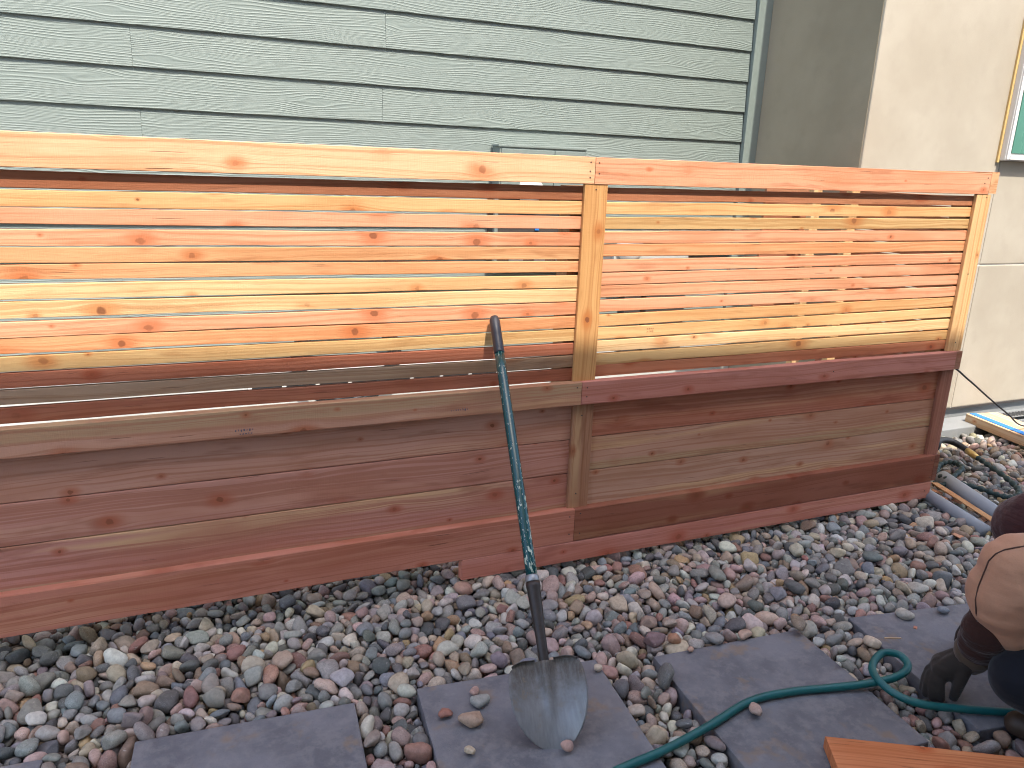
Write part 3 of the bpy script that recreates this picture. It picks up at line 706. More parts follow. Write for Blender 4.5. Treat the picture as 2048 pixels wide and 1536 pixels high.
# settled stones, three numbers each: place (x mm * 3000 + y mm), height with shape and size, turn (quaternion x, y, z in steps of 1/49)
STONES = [
5932109,120822,863839,4069539,140823,229055,3685421,143943,435597,4450494,161663,352312,10344564,151242,847325,2959732,148380,327870,3022625,137240,575416,
7953881,130381,445505,3610804,135243,167360,5524463,162387,97648,8278115,200679,268529,3790396,74682,796770,3067472,134385,828547,7848941,115522,658218,
3184518,126087,534398,3898613,136259,512592,5431527,142395,614590,8113352,126822,713788,5059610,160675,128145,4780555,167506,64341,8137260,132668,568076,
2770944,104101,328622,3349612,162097,525316,5380454,141242,506045,4261525,156100,247832,5839174,138639,76958,3025768,108123,439745,3649718,143383,583991,
4792621,140662,685639,5899482,165656,505706,4327854,110665,580341,3076583,136635,550436,4927554,157100,828361,6001397,123243,584088,3811459,193494,155646,
7981734,162681,907364,4990434,113656,185465,8542551,147523,168252,11503465,161802,198447,4882488,135645,540244,3679532,122638,599468,3916412,145102,755592,
3388756,133650,984940,3349980,114397,905022,6991741,148812,446002,7834934,121802,555516,9691288,136678,107252,3244678,146635,674646,4663493,145512,476278,
6556513,137098,580436,9714621,83791,288474,3184471,91513,629748,10629586,120253,286008,5599238,145077,359148,4426562,156375,545819,9478293,160666,434997,
4105802,111803,818638,3682616,128090,112640,8229852,143090,811546,5764141,110235,823225,10047630,130378,636963,10165524,140402,443350,4663729,116100,966851,
6025350,142963,385632,6949385,165377,835629,9940309,124121,963455,9694429,162118,525257,6823454,150263,893072,3046881,125645,907656,7960105,106245,330450,
3646362,102103,144221,10570410,184676,250852,5194525,111516,410761,4252693,124378,285777,2791685,93521,76155,3457888,137517,228025,3802869,114390,274679,
8509291,127505,14848,7549420,129781,34359,7144383,146796,827775,5608183,153230,258731,7108868,106673,525659,8170509,126117,397873,13636363,134683,66241,
8139890,131631,864660,8434353,129788,380451,5821341,121646,162871,3916550,156781,369749,12484284,137798,398354,6109994,103795,330742,8020139,122383,814323,
3694913,74122,623995,10449717,107487,505707,6340541,113663,365874,4558542,146543,482271,7846136,145382,926370,10557533,98635,580340,3910835,134370,524611,
8707259,130672,519855,4048646,114238,441077,5368623,123502,643644,3445483,143488,375284,12028274,139100,384686,2848716,129487,136045,10188642,103500,675810,
9091587,133102,913032,9913584,182682,771237,3208880,65243,365205,5230993,100799,976550,13612684,147803,434194,7942807,162822,629553,10348127,104374,747217,
6859533,118659,912459,3763572,145215,831452,5197627,102100,532685,5935293,109627,460242,10330404,166376,228846,5026545,91243,835984,9082916,92683,846926,
5473887,107939,333407,5296817,85103,106174,10159192,144672,544146,3904479,158233,222155,11614937,134671,714649,3784710,118649,843023,10009182,231224,72953,
5656158,119363,208230,8202810,105632,927544,12943224,143662,681158,7525722,127789,56360,10594047,170796,395111,2998541,121612,624595,6073561,138082,634141,
10570657,153802,65151,8707433,121516,445865,4774461,66263,765884,6139790,125498,63942,6484669,94662,524611,2896473,129078,730957,5098495,125499,376090,
10440671,103484,772321,3550395,98068,447023,3433688,120779,796982,12037499,175102,444888,3286908,114789,888042,9019690,142106,923463,2881563,130778,473790,
14209540,126402,372163,9385390,136381,147472,11299658,155523,485808,7705461,145931,619341,10546790,134112,565536,9793638,148676,384834,13042451,179662,85456,
9855621,125757,360754,6184680,134376,486326,10468031,112082,148259,11857283,140402,724894,10278864,96366,553092,7174330,170087,995454,8974536,95798,211564,
12886620,149240,214942,7798620,150381,394897,7834042,136635,569853,3301493,118927,297222,3361474,81616,442427,8077583,148791,319265,3988457,124077,946159,
3472842,92667,173983,10404628,114632,463113,2953996,70263,56345,5989151,109637,211352,6436469,138944,477121,8881932,99235,543997,10594172,136656,384740,
6640658,127769,394190,12166398,134655,221431,9283428,124642,758465,7729573,136098,758962,3490425,107188,63755,10594024,92084,903527,5890712,125522,395212,
9871902,117102,664957,2842993,123218,321471,2965947,102236,576197,7450491,104786,300845,10702518,143784,167767,2684049,115361,193715,8269083,80258,401942,
2695857,82364,460243,8053236,113491,933538,10200587,110773,745953,4208055,52823,465401,5608331,107932,607760,8166959,112629,569844,3259408,139047,445038,
4850057,99243,333286,7786340,135085,44667,5926436,121206,496304,4480448,117207,974951,5284465,94792,973939,4414926,107223,706369,3898683,93102,827539,
12928148,120381,162958,8575817,97785,479749,6136428,123489,327383,10017586,94227,34657,4309415,130630,97651,7894237,119922,699458,2780081,106379,585143,
5200712,122938,330736,3475539,115910,622388,3361533,101906,766736,5039023,95642,510831,9940373,156239,525534,11959199,108802,399165,5698540,93085,25559,
7567666,151759,127757,8998380,120362,147544,5788294,103754,423971,14785647,157802,455241,11776431,156253,926867,10101905,122391,419534,14287980,108683,138254,
7636360,109943,438646,6541434,94384,531366,8115850,118501,749254,4423659,156231,966452,10795287,159489,403495,3337862,84782,652185,4210472,121075,802452,
3112703,110780,702432,12559510,147662,350665,6478958,118094,455804,4582803,120935,94536,4579620,119062,541782,5554593,109088,884854,2930043,88229,427007,
9125036,92801,554619,10828487,162089,657781,5860572,124781,515408,10429229,123645,171655,10368528,108793,566347,4156656,132635,904027,5212760,127773,344837,
8050962,109102,565673,10338898,110084,340968,11755583,157521,975642,10453609,163515,44764,8704514,116106,654093,6613389,146353,424187,5512393,134780,421675,
5506978,108640,519955,4186417,130772,342219,9139741,124117,535319,7408883,108252,333668,10674538,130636,161643,13675432,191505,606294,3187602,114919,24541,
4975700,126080,596910,7489836,137516,731436,6835376,130640,435889,4402611,147929,603369,7645529,134795,916433,6241411,92081,885264,4660546,106106,308145,
5278532,146636,364703,3520972,107757,34761,8161647,118668,445695,12019849,123787,107334,7270823,88375,454257,8170067,122212,479650,8245187,111204,578385,
12448388,155383,515298,7834748,160785,238669,3571694,104776,718828,5872946,121367,484046,10120299,137375,694375,4312957,104371,474877,8353428,127912,733259,
7792703,133226,107538,6589768,138096,726375,3553479,126761,373964,5752603,104359,96154,10090585,156801,625669,6031655,119207,694131,3314028,150954,268627,
3785008,98222,212458,6247642,126941,144359,5716674,118629,389468,6766726,111656,234780,10224817,101345,674588,10870418,172379,585456,9997261,134773,587811,
3254032,81794,172154,14314507,163658,341049,10237023,71103,624693,8188153,86238,543791,8395504,101512,96655,3322565,145464,34844,5614095,106384,749250,
7836822,101932,465515,6202953,103933,425369,9304247,155070,166459,5899664,133198,643695,6793769,132792,492409,7150600,95216,529763,5476691,96250,313740,
6706560,86244,63539,5623755,111779,354378,5494755,119357,474993,2707640,150123,104667,11032369,146795,609457,11317311,146793,344757,13786546,141796,435528,
7576492,132635,985150,14137623,142262,421987,5599823,127362,625982,7870559,131627,439752,5023800,88360,808170,13489432,164963,132142,4385020,91213,626161,
10087442,150087,584805,6343827,96962,383347,7810381,123089,678728,12319799,122808,24856,12373262,129070,443469,8563995,69519,582152,13033849,138402,798841,
10534094,108540,383827,5677260,95659,318830,10642325,150637,613568,13249582,143229,533531,4357800,109061,660544,8962271,112532,564732,9265310,126079,493204,
9544697,143762,574371,6817905,71760,469758,12847544,156098,867461,2440485,162822,375505,9229535,111636,614457,10900364,162786,364271,9460971,111795,897436,
13507759,120805,56563,14728943,129942,544919,11224386,142107,257014,7798772,113523,228863,14476668,147797,474411,12265227,93650,375130,13159111,177103,103638,
4510998,96642,953647,5923817,124230,625869,12349341,135637,480758,5857222,100538,429556,7951053,70112,906747,8611360,127913,943548,9142286,91645,500467,
11275505,148793,955256,7444574,116773,932941,7288553,98096,704218,12866025,132105,328843,8134553,115503,589137,5026926,86769,84654,7126452,136226,505214,
9257035,144811,415421,7270376,118120,232668,12433550,126665,222475,5713414,110064,87555,7894290,114097,772915,8857386,144370,741063,4108897,97208,484306,
9850785,97780,963346,8902573,159209,544123,8197864,101226,112145,13060385,129089,72748,8359791,96657,674178,8350646,118783,389538,9631235,139642,966559,
4243732,118787,551884,9403341,127219,354477,10479802,59635,372809,7420815,67639,422210,5243054,97374,300645,7165560,119215,323827,4768938,77478,564005,
10296965,110766,583766,3907982,68796,893065,6901980,86372,515667,9564622,84792,806558,10390733,109766,304394,5332412,134074,114374,12871760,144801,424846,
5995945,97768,912558,12661384,132246,15452,7918672,138788,132926,6364996,108641,384693,4633829,73660,293489,3679983,103907,696429,13660894,114823,904126,
2827539,154778,512875,9557013,123101,426097,11608303,125506,350858,13138514,163230,164453,4501780,103748,290650,5590404,108634,439067,10161849,96779,341149,
9238486,127064,617286,12544047,119783,514395,5614705,117907,341322,8092716,105662,625943,5278566,113770,667333,7300473,72799,225788,6664589,124350,124163,
5630031,81757,526710,6535713,139624,435398,12778034,109367,253751,10256023,134649,927260,5080829,73085,647415,10345467,120797,637516,11464177,156643,298476,
5959329,99070,863050,7045989,93204,523994,7927006,97201,735075,6406687,142234,831559,6982638,102349,514398,11743317,131382,326006,5818861,45102,769147,
11670531,142681,622777,6145490,137483,304586,12874811,110806,238954,8383844,111773,524899,8347377,93078,151755,10903884,77783,493489,6406876,99767,399751,
11005664,142942,553446,13108149,134644,454330,10993929,118106,771537,5819043,73791,848147,9147527,92389,424897,6533020,112257,801251,5353742,96526,175770,
10215730,80081,604014,8038096,142348,94966,6778677,112073,518781,10422855,102356,838443,6664726,141199,838554,5662469,108214,321744,7324520,137611,360831,
4970060,64250,283153,9277661,136225,635038,6196527,149349,975250,13597283,127236,223551,12277286,124947,117230,7959840,93618,454934,3559595,119894,464496,
4591464,118625,350768,4741970,84360,934052,10132776,92384,432281,11143420,176630,699558,11389251,135763,724876,10380815,90765,518827,9112408,119084,906127,
15346863,117783,66051,9631553,141213,579535,12802211,119492,464387,11479681,168100,285753,6676375,94796,843753,5317709,102767,654304,3226952,93073,650768,
8212022,54077,828247,8212973,80236,554180,4042410,130080,806378,6541550,109781,122353,4318581,140623,75862,4765702,109236,638528,13099328,132078,563189,
6703457,110073,605192,8500924,73073,973650,6037476,124347,625089,9091334,77626,613132,4454073,91064,132741,10113711,108213,733890,7084677,127616,83348,
11083236,126082,64631,4150450,140923,704335,3538513,108223,338968,4334088,95909,674341,10873223,49795,107547,8746338,91771,917645,5323956,58777,246874,
6964583,101207,384603,10660264,139913,495661,7860896,87205,907744,14926580,130403,474635,10327092,93082,955747,13945558,154785,178141,12058424,124086,249150,
8106815,85758,53966,12427629,116106,163380,3901739,132523,280862,6010621,107052,451377,11836232,117207,45748,10858728,128095,905662,10369373,104383,595404,
4225996,67369,487570,4088036,114930,386007,4852788,101913,195521,8755384,104640,456589,4843415,76656,500440,2836868,87203,346238,5776475,115192,975760,
2830755,106366,215457,9835980,80379,191556,10675212,110794,805215,7508047,95488,808957,3484623,118760,238947,3160648,100768,828749,11623657,137070,514088,
5092591,112517,499844,7345604,149479,352245,13720246,150658,922748,11551399,160230,121950,14413466,135493,621927,3442335,132094,75744,5191439,106207,984840,
8109984,72341,24146,13807313,131777,251575,15604776,117647,659560,14035746,98669,599566,8671571,133505,803242,4207827,131466,312645,4787010,94780,181969,
8143034,98067,578846,6919835,84243,963451,6322667,69518,105429,5125936,48937,828062,10323715,91335,613506,3682669,129909,713111,8234054,82092,801733,
15173063,130683,321681,8284710,104783,554653,8648038,96376,664496,2617919,67383,289154,6607476,101480,456819,7351684,116620,502590,12668056,118823,433547,
9079371,84228,985360,10192402,141479,610247,9022835,84238,339555,6412432,84220,151656,4987888,45231,574968,9862557,118783,515539,4981940,45777,45357,3575044,131908,566197,
12724650,129767,956062,2599553,181243,505299,10371775,70930,266244,8743804,130782,912860,12811314,149486,73253,16772080,130663,573986,8521427,95486,605079,
5793955,122254,553479,14062879,124962,363535,8497247,69785,166265,3526772,131895,454443,6680023,94232,294042,3466472,87345,367618,11422358,160939,379025,
7934020,118796,832036,6286679,152071,936944,15089037,92394,668521,8611484,108340,112840,14611460,152658,922648,7853073,94793,488213,5224849,86628,409469,
10252614,158781,546390,6688976,92359,438342,12325589,116647,582389,3199724,118377,786815,10296617,88225,821347,4060719,88637,581122,11734866,101088,953146,
8041478,137057,808753,8503644,108221,465349,10429069,99346,531424,8803614,138226,469846,11981029,103768,705011,2674788,108101,665994,5716901,76772,569533,
10043043,138810,545176,4513860,54100,676660,3083078,103623,714031,9667962,93484,218860,4765829,96218,513619,11482304,120362,767619,2869561,61774,44733,
7438661,97771,176574,13468339,134083,426710,10158542,105200,653953,3127980,54100,112257,10159136,119473,56542,9031499,144771,902637,11989610,155632,984246,
9661678,96642,904028,4900445,130501,672711,7199013,67768,876831,11077887,73654,437728,7933472,138344,504959,8242380,127918,172171,5230932,85615,689157,
12940267,131916,204250,12685227,85491,665524,13525942,87803,383509,8602400,96225,107462,3457377,86962,281359,9316382,95471,288135,10185967,89491,83562,
5725330,77176,633492,3595655,84628,882533,10155607,98914,437409,3949771,79790,572651,8161091,101056,662471,4618948,34624,495273,12262366,131749,409032,
12820083,105908,508236,5462099,94372,309360,6245015,117355,576167,5752935,84631,965543,2842787,100245,351322,12658841,120097,605680,3235844,81891,676739,
13609596,146079,514783,4561502,68803,144664,6532391,114621,954431,12133972,100090,307863,3253363,87803,458252,11341988,99790,348824,4141943,80069,837539,
10936237,132926,547206,14878508,132812,654503,8068012,98755,585177,7468616,116624,137269,13318820,138091,680448,3817950,85746,379556,2842651,112616,854020,
13114784,110668,770953,9493502,94365,589125,9631735,143071,535723,3178982,110620,83165,4513706,122936,579463,4339459,97492,213518,10591536,124222,617616,
6010275,80510,334152,10356747,92495,645359,3953034,88940,731936,7767898,109067,284487,4945791,106211,333187,13315994,103508,696328,12733461,144938,286143,
8347954,79762,513883,11992375,107496,152572,9637371,73503,905778,11146535,128524,24846,9199353,85350,623579,10861675,124641,485270,8368455,78402,252615,
3056019,102915,855943,11200738,116649,856645,5776987,82770,266738,12568244,116230,712284,9379570,116353,561740,10531934,92785,513117,4579444,60938,268251,
9769390,122623,673983,7633616,98782,517990,11797512,111081,544378,8041065,122339,863720,10321301,135898,556907,13339287,114668,284871,10035683,60091,533756,
8420032,123778,771162,5683364,109470,726773,6004768,97767,449441,11083290,112927,165728,4615994,46221,721932,6052817,87215,112145,12487698,119367,367556,
8851748,94539,443725,2929883,77469,563504,8782775,95911,372835,5749642,111477,441142,15761064,141934,794013,4573658,76671,613826,11692740,126260,416353,
3616946,98633,777740,3139424,126077,956446,4447890,89048,33947,11359199,133357,283113,11046488,120097,609264,11887421,138361,279350,8916600,117638,503681,
12154488,129787,249150,3805453,86661,856643,4849667,147907,663029,3698092,96542,614629,9934866,89752,716809,3766814,86795,370764,10531302,136926,369655,
4667008,95901,832038,12796165,125473,273289,10500888,87343,774513,8386684,139355,620656,5434654,107058,686717,13222417,149758,758730,8443596,90769,564362,
11713269,138510,241136,7252703,99204,385821,9979421,102095,257260,15106841,113778,589535,10234467,143482,815179,12406202,111481,973945,2392758,140683,653827,
9415891,83355,917264,5108095,127102,25155,5020975,83345,471270,12526166,115757,477412,12691505,108652,293869,11341458,147360,555099,14758546,140650,730750,
10195986,89367,447086,6979503,104778,156933,11044574,133483,359456,4552654,145606,643846,4402709,134231,138140,3940499,110386,669170,7321631,105197,198653,
12598720,133215,743956,9610444,103907,565953,12148819,102087,734410,8019861,81740,597710,5587197,60801,712524,3298506,52251,430338,9694874,91499,403986,
13798850,116635,748870,4861965,74923,248325,14176854,99927,524402,11377375,67782,196563,8007758,93628,469857,4189858,90636,922836,10516843,102657,316816,
12482000,114367,927451,8077420,117343,797946,13933941,117766,306246,13867392,124377,816977,4144500,119739,438115,4924673,127740,658319,6070931,45360,201243,
8605730,108530,465872,3283536,150905,117948,8061923,94778,455221,15121710,111936,474189,7884637,54100,54356,17030373,117776,698775,8541636,69802,94371,
10831961,94793,862466,6967881,56648,310741,8283997,75204,185984,6859615,100064,294793,4402425,114345,681262,11869755,123909,614536,8178855,57094,537889,
5860808,72357,486517,10027766,114944,226919,7669637,140755,584746,5413792,86939,465484,9943678,132650,444689,5557139,102484,584813,10417195,100618,827323,
15202637,139930,375311,10558218,123742,474450,10189074,112624,206185,3427590,99619,728244,5731576,102214,559850,13228461,142105,507548,13522871,121093,366314,
10344561,77188,430462,7999285,85063,257484,10804370,90682,637842,10414944,86642,771432,10804331,137199,236256,16256089,142374,778428,11593572,134628,259159,
7705915,53803,985845,10639107,99202,492981,3949793,134343,313446,3658412,56100,279161,3988906,71064,813615,3088538,98642,247924,12307471,150652,373608,
5548793,74097,327181,11365415,131768,524098,4015972,116918,636083,3691227,75084,35953,11098635,111634,510535,5926621,88353,391177,5807065,124946,828747,
11623359,143340,422489,6310358,114543,636607,3283643,105648,356021,10200783,50957,821446,12121161,135076,445803,10459140,127621,391323,5432020,66787,588758,
7120663,81194,433562,8965476,88783,242649,14423045,144677,484904,5965867,97213,974860,10153345,129620,957051,11494980,82366,34149,7267882,87047,534556,
7966554,129905,737260,3664184,80091,844238,4730085,74930,162859,14551984,98095,122830,5749508,126344,285411,7852877,73941,333693,3697136,67775,595598,
12919496,150068,360353,5746027,136073,24455,16073216,124394,184814,9595774,110963,995652,7447320,143622,207845,6340947,91897,492508,10558145,84940,392389,
2758911,47635,984144,5170487,75605,97347,6391588,122491,107443,5809404,105601,828556,7384712,93222,36153,7627576,108640,497955,12721558,127942,592413,6679910,49217,922739,
12600828,109502,46138,6751418,109743,367515,12877408,131766,699353,8224803,95912,268642,3181563,99356,837863,14227400,129634,954332,7477358,118075,358876,
5809484,54683,494473,8736653,69777,825940,14165041,109781,519328,9553867,79059,520239,6289456,56105,270859,10329831,98623,267184,10628036,102080,341423,
5903089,109084,493387,10113495,126952,198850,12679992,97918,723529,3751773,122216,107436,9541270,102078,927137,7849523,86236,649368,2635991,96934,744146,
11209234,126764,539664,8263305,99363,262721,14704842,84669,547847,9343476,125908,376632,3352732,91772,430459,5575544,139604,748850,8845703,84093,912957,
4102974,89466,394798,4888913,79606,513205,10785406,110793,281762,5737352,57065,113333,9899027,105359,589853,15292991,106657,436058,12976111,113354,105442,
11167267,131202,432753,8815666,136347,523505,9259930,78781,858359,11509740,110806,353392,5886918,50820,454919,9232601,117907,572211,3584012,108512,444524,
5755235,94759,157124,8686473,123744,766252,9996662,86757,422893,7404699,40372,424748,8857997,89920,776484,5652954,84108,831963,9631519,74241,821837,11090018,90654,15344,
5968220,53508,45259,5539945,93053,516497,6268714,145617,726585,8274954,75896,575620,10507693,114946,177344,9251002,81204,593629,14485815,131206,574788,
8783002,54789,291571,2647960,103465,609662,4837884,53616,757315,8098459,90353,152058,14122449,123501,250940,5770193,100076,202948,10335653,96339,755592,
8890880,95202,712530,9565949,55502,248444,18596561,93662,582521,5131793,86628,181450,15076557,131797,438936,5350994,49485,126842,18185388,122806,912843,
7885453,64643,143224,9234636,87483,24754,7717401,130761,512344,5683950,41774,986147,10180893,97477,259253,10630362,119353,35562,12327329,130403,574398,
8923659,92090,470629,13960334,143487,389564,5122413,97210,472809,5563449,101923,973844,6334737,141611,833125,2993084,77751,151956,9752018,106944,63246,
10140748,91744,334275,6712653,64101,798643,12274952,93757,175627,11686237,120935,566236,6205924,50372,420354,15473034,111774,73039,7702799,109061,874380,
11368711,116263,431419,6353053,84650,484682,11140937,102233,218645,14710776,129774,436709,7999463,83905,226517,12264426,134403,393456,9331716,113351,506907,
9964498,120621,897755,6815020,89757,771673,12301633,109768,385515,17222214,140660,935852,8488680,103360,845085,6325620,92768,853982,11371292,107755,503232,
8827509,112910,228451,9229687,99921,914745,10339060,53934,460151,13246189,115357,213639,3559323,69784,36150,13234745,101189,157344,17522365,124804,288081,
17516450,133647,408236,2380706,121229,157259,11281924,85078,943646,10096683,87102,114821,10756431,122263,309036,6877723,66236,744807,9673487,129750,545598,
11956912,86778,685283,10614495,100650,504002,5863876,107185,944362,13234247,141467,495538,11716381,151483,917641,6283583,107195,444854,6571629,113454,198454,
15827012,86380,696607,7969516,127193,345285,10896404,105223,499347,5884258,100060,455448,8194704,142063,714308,6460840,103603,198142,5743747,94614,847864,
5686140,65898,586179,3226274,123764,670742,8142778,93912,637243,10708992,100663,355107,10299805,42767,206634,9706525,145462,963350,13549971,123211,296157,
11161308,131899,457126,4741879,61898,736189,4156584,114774,597782,10985067,90091,466282,7012461,123187,544598,8108053,94940,215915,5089715,89748,83457,
7990630,114770,937139,9771480,116666,485408,10549589,140337,482257,17222360,112396,728731,12895464,128077,619754,10969779,119210,424087,6091702,131602,904974,
7156530,83755,523494,4351661,93372,506421,12541875,103921,112243,10396166,80092,965259,3398027,104920,46141,8914356,105477,954035,11488828,92657,706780,
9084636,109910,437116,7060551,106200,752929,10360345,134057,527026,5348032,84762,545110,2917636,69075,793621,9634839,101480,397151,13372644,132076,832329,
12745252,125609,955937,16444924,95926,360768,6935059,92348,697884,12679184,98786,85063,3163823,53913,295907,9739699,125618,466169,14302689,142369,500150,
11452606,120087,934072,11335860,86227,444003,7412100,46084,684427,2419851,146384,73363,14368859,113201,584223,15700826,126651,730840,2860601,93633,845240,
8863451,108207,333868,5557655,96343,294916,4711659,131626,266115,17519290,108262,578723,9475700,75088,581886,8437471,122922,826085,4507424,94498,469945,
9969612,95320,153064,17420137,124260,452868,7595024,94630,648643,7144746,115186,15446,8728719,103052,73660,4768543,80762,542247,12847364,156057,423684,
15862892,81942,667121,13204338,147469,634092,9406528,96770,704267,6946449,88364,510347,13864671,123903,788945,9241886,71353,516995,7390377,86640,697863,
12165242,136104,649540,11695802,88650,268570,10552476,145609,836142,11758205,114072,527153,12754419,151621,635196,3001852,76208,141753,10578967,84060,710944,
6226744,110355,147461,11953682,145355,335618,17156098,119774,463396,6590093,99229,137937,8461993,110219,394220,7036357,109618,545416,10717936,78631,659654,
8951080,84364,956640,16363997,77788,248370,13648743,131363,612129,13966639,122367,426487,6805944,50233,836873,15556671,144633,138043,7821980,104350,635256,
14176718,119211,409759,5533866,45496,954850,11527345,130625,484589,4042853,59382,103159,8608884,63225,748956,6025725,101200,87154,7423446,77460,597021,
3394562,119598,515638,12260081,128402,132060,7096940,76365,181561,5983046,117048,555283,11168060,95505,545841,15889763,121223,614985,12604092,117629,454651,
11878378,95941,657178,4159710,111199,786530,10807259,103348,446188,4822732,115752,277169,10231949,59648,216628,14494521,142242,121946,16792997,94963,597069,
5788540,123729,75869,10264783,114776,848347,9706399,66648,643261,6415736,109204,137038,15733979,112241,444104,8862536,81068,781237,7999405,86918,633839,
11152441,135069,107357,8803314,130058,626081,15196889,104078,321131,18443338,162262,438569,11675013,98642,33848,3748657,124621,847760,9375587,109190,33744,
8113677,132340,943563,8040638,60361,823330,7228674,73888,644942,2845932,63322,707935,10243851,73497,873821,5608681,92752,807026,12172451,164057,956562,
5428389,122205,728772,11155576,110645,409332,3940948,63473,427377,8953319,81351,662435,8299209,72647,682774,6355928,62226,448278,10263692,73189,405457,
8116200,101915,876843,13148013,115910,394740,12616343,114963,953459,3364834,89189,678421,12127718,103501,712342,13496011,140640,534203,9007437,92525,513841,
9811520,116927,414717,5842648,88617,866420,9682596,131747,338032,10374690,64618,537677,10732638,92795,235253,4249596,117481,765432,3805556,87613,263015,
5644044,121628,506978,3499745,59760,547052,8269467,124200,808640,9987985,223879,460149,5947782,110760,857555,4318490,90227,727420,10546424,102380,851954,
13336225,128344,313365,10935582,107479,256361,8865491,46530,848450,10119567,67190,714017,17864397,98123,461855,13417205,111772,946651,8986877,97895,643831,
13285626,110364,822437,12985904,96347,593823,6094520,104762,665576,13111114,64249,653489,11011714,131465,117944,12826939,97354,413268,5878047,97057,525138,
5838867,86071,685615,6508611,88755,356305,9943534,147325,462663,7681428,122908,822263,12139351,97490,974847,6121360,44067,126341,5836319,48658,818648,8851827,97769,364378,
1990590,162823,589461,13354697,113045,67048,7906489,102626,14554,10981599,113208,706066,6617004,43503,475098,6775593,80624,459468,6038091,82931,534776,
11842656,136517,847336,14119402,124072,793116,7510781,104357,283590,7331020,75188,545415,8014370,101458,437684,4574027,73050,279151,5458833,70509,535997,
3376454,48337,638837,6412630,90917,502583,11263559,151885,678380,12601136,114624,127954,11602263,88219,472140,4243666,102909,283626,10926536,99508,82861,
6229621,61501,462037,5827451,97173,360353,6847421,89758,822035,8257748,114642,887450,12733149,101618,735493,8722951,79191,715484,3532449,96750,321324,
10408567,118928,236349,16262233,150374,364687,13996416,151213,625667,10108930,73476,573385,10441293,125174,348841,13393463,148335,716308,5944912,58086,836438,
4924775,50926,322720,11125354,110923,445199,16490044,109771,375388,3283416,83907,946243,5680209,99473,788862,13231226,98211,643325,11035431,134361,334512,
16267917,72093,428960,2122982,77241,676231,6370471,84617,862544,5107423,134486,345568,9952805,84353,656606,6289470,114610,464316,6562961,48779,768270,
17030421,166101,760950,12652591,127612,888150,12747548,243523,609468,11197839,85203,273881,16136018,93358,674144,12784350,122515,737185,8545504,95607,340844,
13342787,87232,963651,3529228,100643,486592,12013757,94363,24754,8650775,97466,424642,14836883,117630,483094,7612816,96772,656246,8695677,82203,518516,
10099825,102927,759061,7264781,79606,874341,6152078,94630,396075,13924995,72383,488158,3884083,137242,798947,13765186,138659,429759,10834614,121468,368384,
10567066,89087,552012,12445946,120517,639643,10263901,63497,430659,3568753,101766,892253,5951041,94917,484517,3088849,47080,446115,7778035,47482,238139,
3571897,104615,804425,8973493,74364,142970,10434594,58106,575187,5608292,99193,865069,2794503,70400,926666,4717409,109328,676692,5538921,81763,196945,
10603955,115899,676693,856537,88806,804741,4645775,86074,538384,13333424,142627,814732,4130014,75325,392310,8798055,81351,484014,9978638,102901,83854,7636986,41619,489850,
9346800,95626,724844,10783765,108218,426219,14317351,137237,625632,12735865,112963,235713,16192954,92957,477712,6454763,126757,686789,8413726,105492,223917,
14959734,108643,954945,10948204,126780,577413,9760842,96516,343250,5764778,96056,643293,9295579,117339,294813,7884873,45914,444120,5569912,57487,637313,
8200233,77611,699156,5713442,74782,666909,6340890,46090,310735,6985673,59498,672462,12492238,130106,344181,7027707,97621,201770,11487442,164110,243564,
8214888,56371,852052,13205069,77103,75371,6520801,90774,293689,3280812,53356,343063,4562066,85890,842234,7321984,70059,926856,6325781,110345,43541,10805025,109198,584492,
11603049,58122,720942,9619596,122622,241759,10488928,77612,615803,9358996,87047,496212,5851756,101188,505302,11422777,131914,601623,1642581,123802,526739,
8470805,101465,244289,1456914,104680,602489,2645085,65658,317416,11333036,79762,304941,9859424,117890,517760,8788580,127057,825045,8323566,58798,856266,
10477993,102768,64861,3736470,131186,548516,9931463,112764,335847,13993373,103653,46161,10372024,64334,498832,11920551,124350,652085,9853720,120207,45058,
9123594,100351,23953,10417842,92522,627174,10023459,99086,56744,12480321,162387,246620,8182438,87338,594205,12442921,93767,730859,4321752,92219,825181,
7334089,77889,411072,14704195,119932,97339,12037810,95618,462159,2117028,140661,609752,10801845,90789,650562,8050023,58626,690738,10978996,105054,702544,
8742550,76348,584803,8095056,77321,773284,6970690,116191,322186,6196489,81920,354785,7252511,100044,734919,5839089,95321,413408,4147618,111037,55852,
11470567,123606,352989,16859397,106402,625409,4030953,72335,198850,10705800,105207,208853,9526643,115191,540346,12760005,83766,265562,8187739,73195,503626,
15965025,111786,650752,14551318,168095,64737,7836723,89077,434409,6055306,55891,437323,11347575,122784,479274,12328166,96775,287623,16190140,127060,307330,
14677583,128786,256110,5670995,118225,585050,13000547,119100,486294,2251746,135224,360660,9379619,87372,112464,4498523,149189,202722,10582246,99751,34042,
6470079,86340,565092,10562000,56649,549456,9793286,92369,663269,11743162,108388,522491,9319838,82232,575053,15605166,127633,113033,9707075,108360,569757,
13657782,94387,142537,7927384,91615,522992,10342285,91764,355585,11155872,103057,247583,10240157,98940,214045,7665698,47763,489330,11486095,63103,887156,
3685873,97885,736292,9178859,68345,798432,5950994,82943,409363,13666488,124239,281356,7751097,87063,475364,15704133,108645,729247,9151490,94758,406076,
6043247,73869,716242,4468643,113353,801667,8020324,95481,935528,8016992,80489,44566,12580757,115067,506926,5579075,79739,444564,10933491,151210,933568,
12490223,73495,508960,6211865,103883,476606,10587422,107484,834133,10228122,80499,300549,7567550,98508,577663,13579320,128060,25041,3860052,56776,258063,
10362951,58636,346280,3529176,39759,349337,3304690,84253,706511,12757707,124211,484616,3634517,60089,841967,10488960,83320,815669,3956078,80773,275622,
3988587,133456,460835,8407314,73331,56440,7914791,85339,446827,10890491,113922,498415,8323608,82616,936662,6478400,82769,536441,12508807,125480,964338,
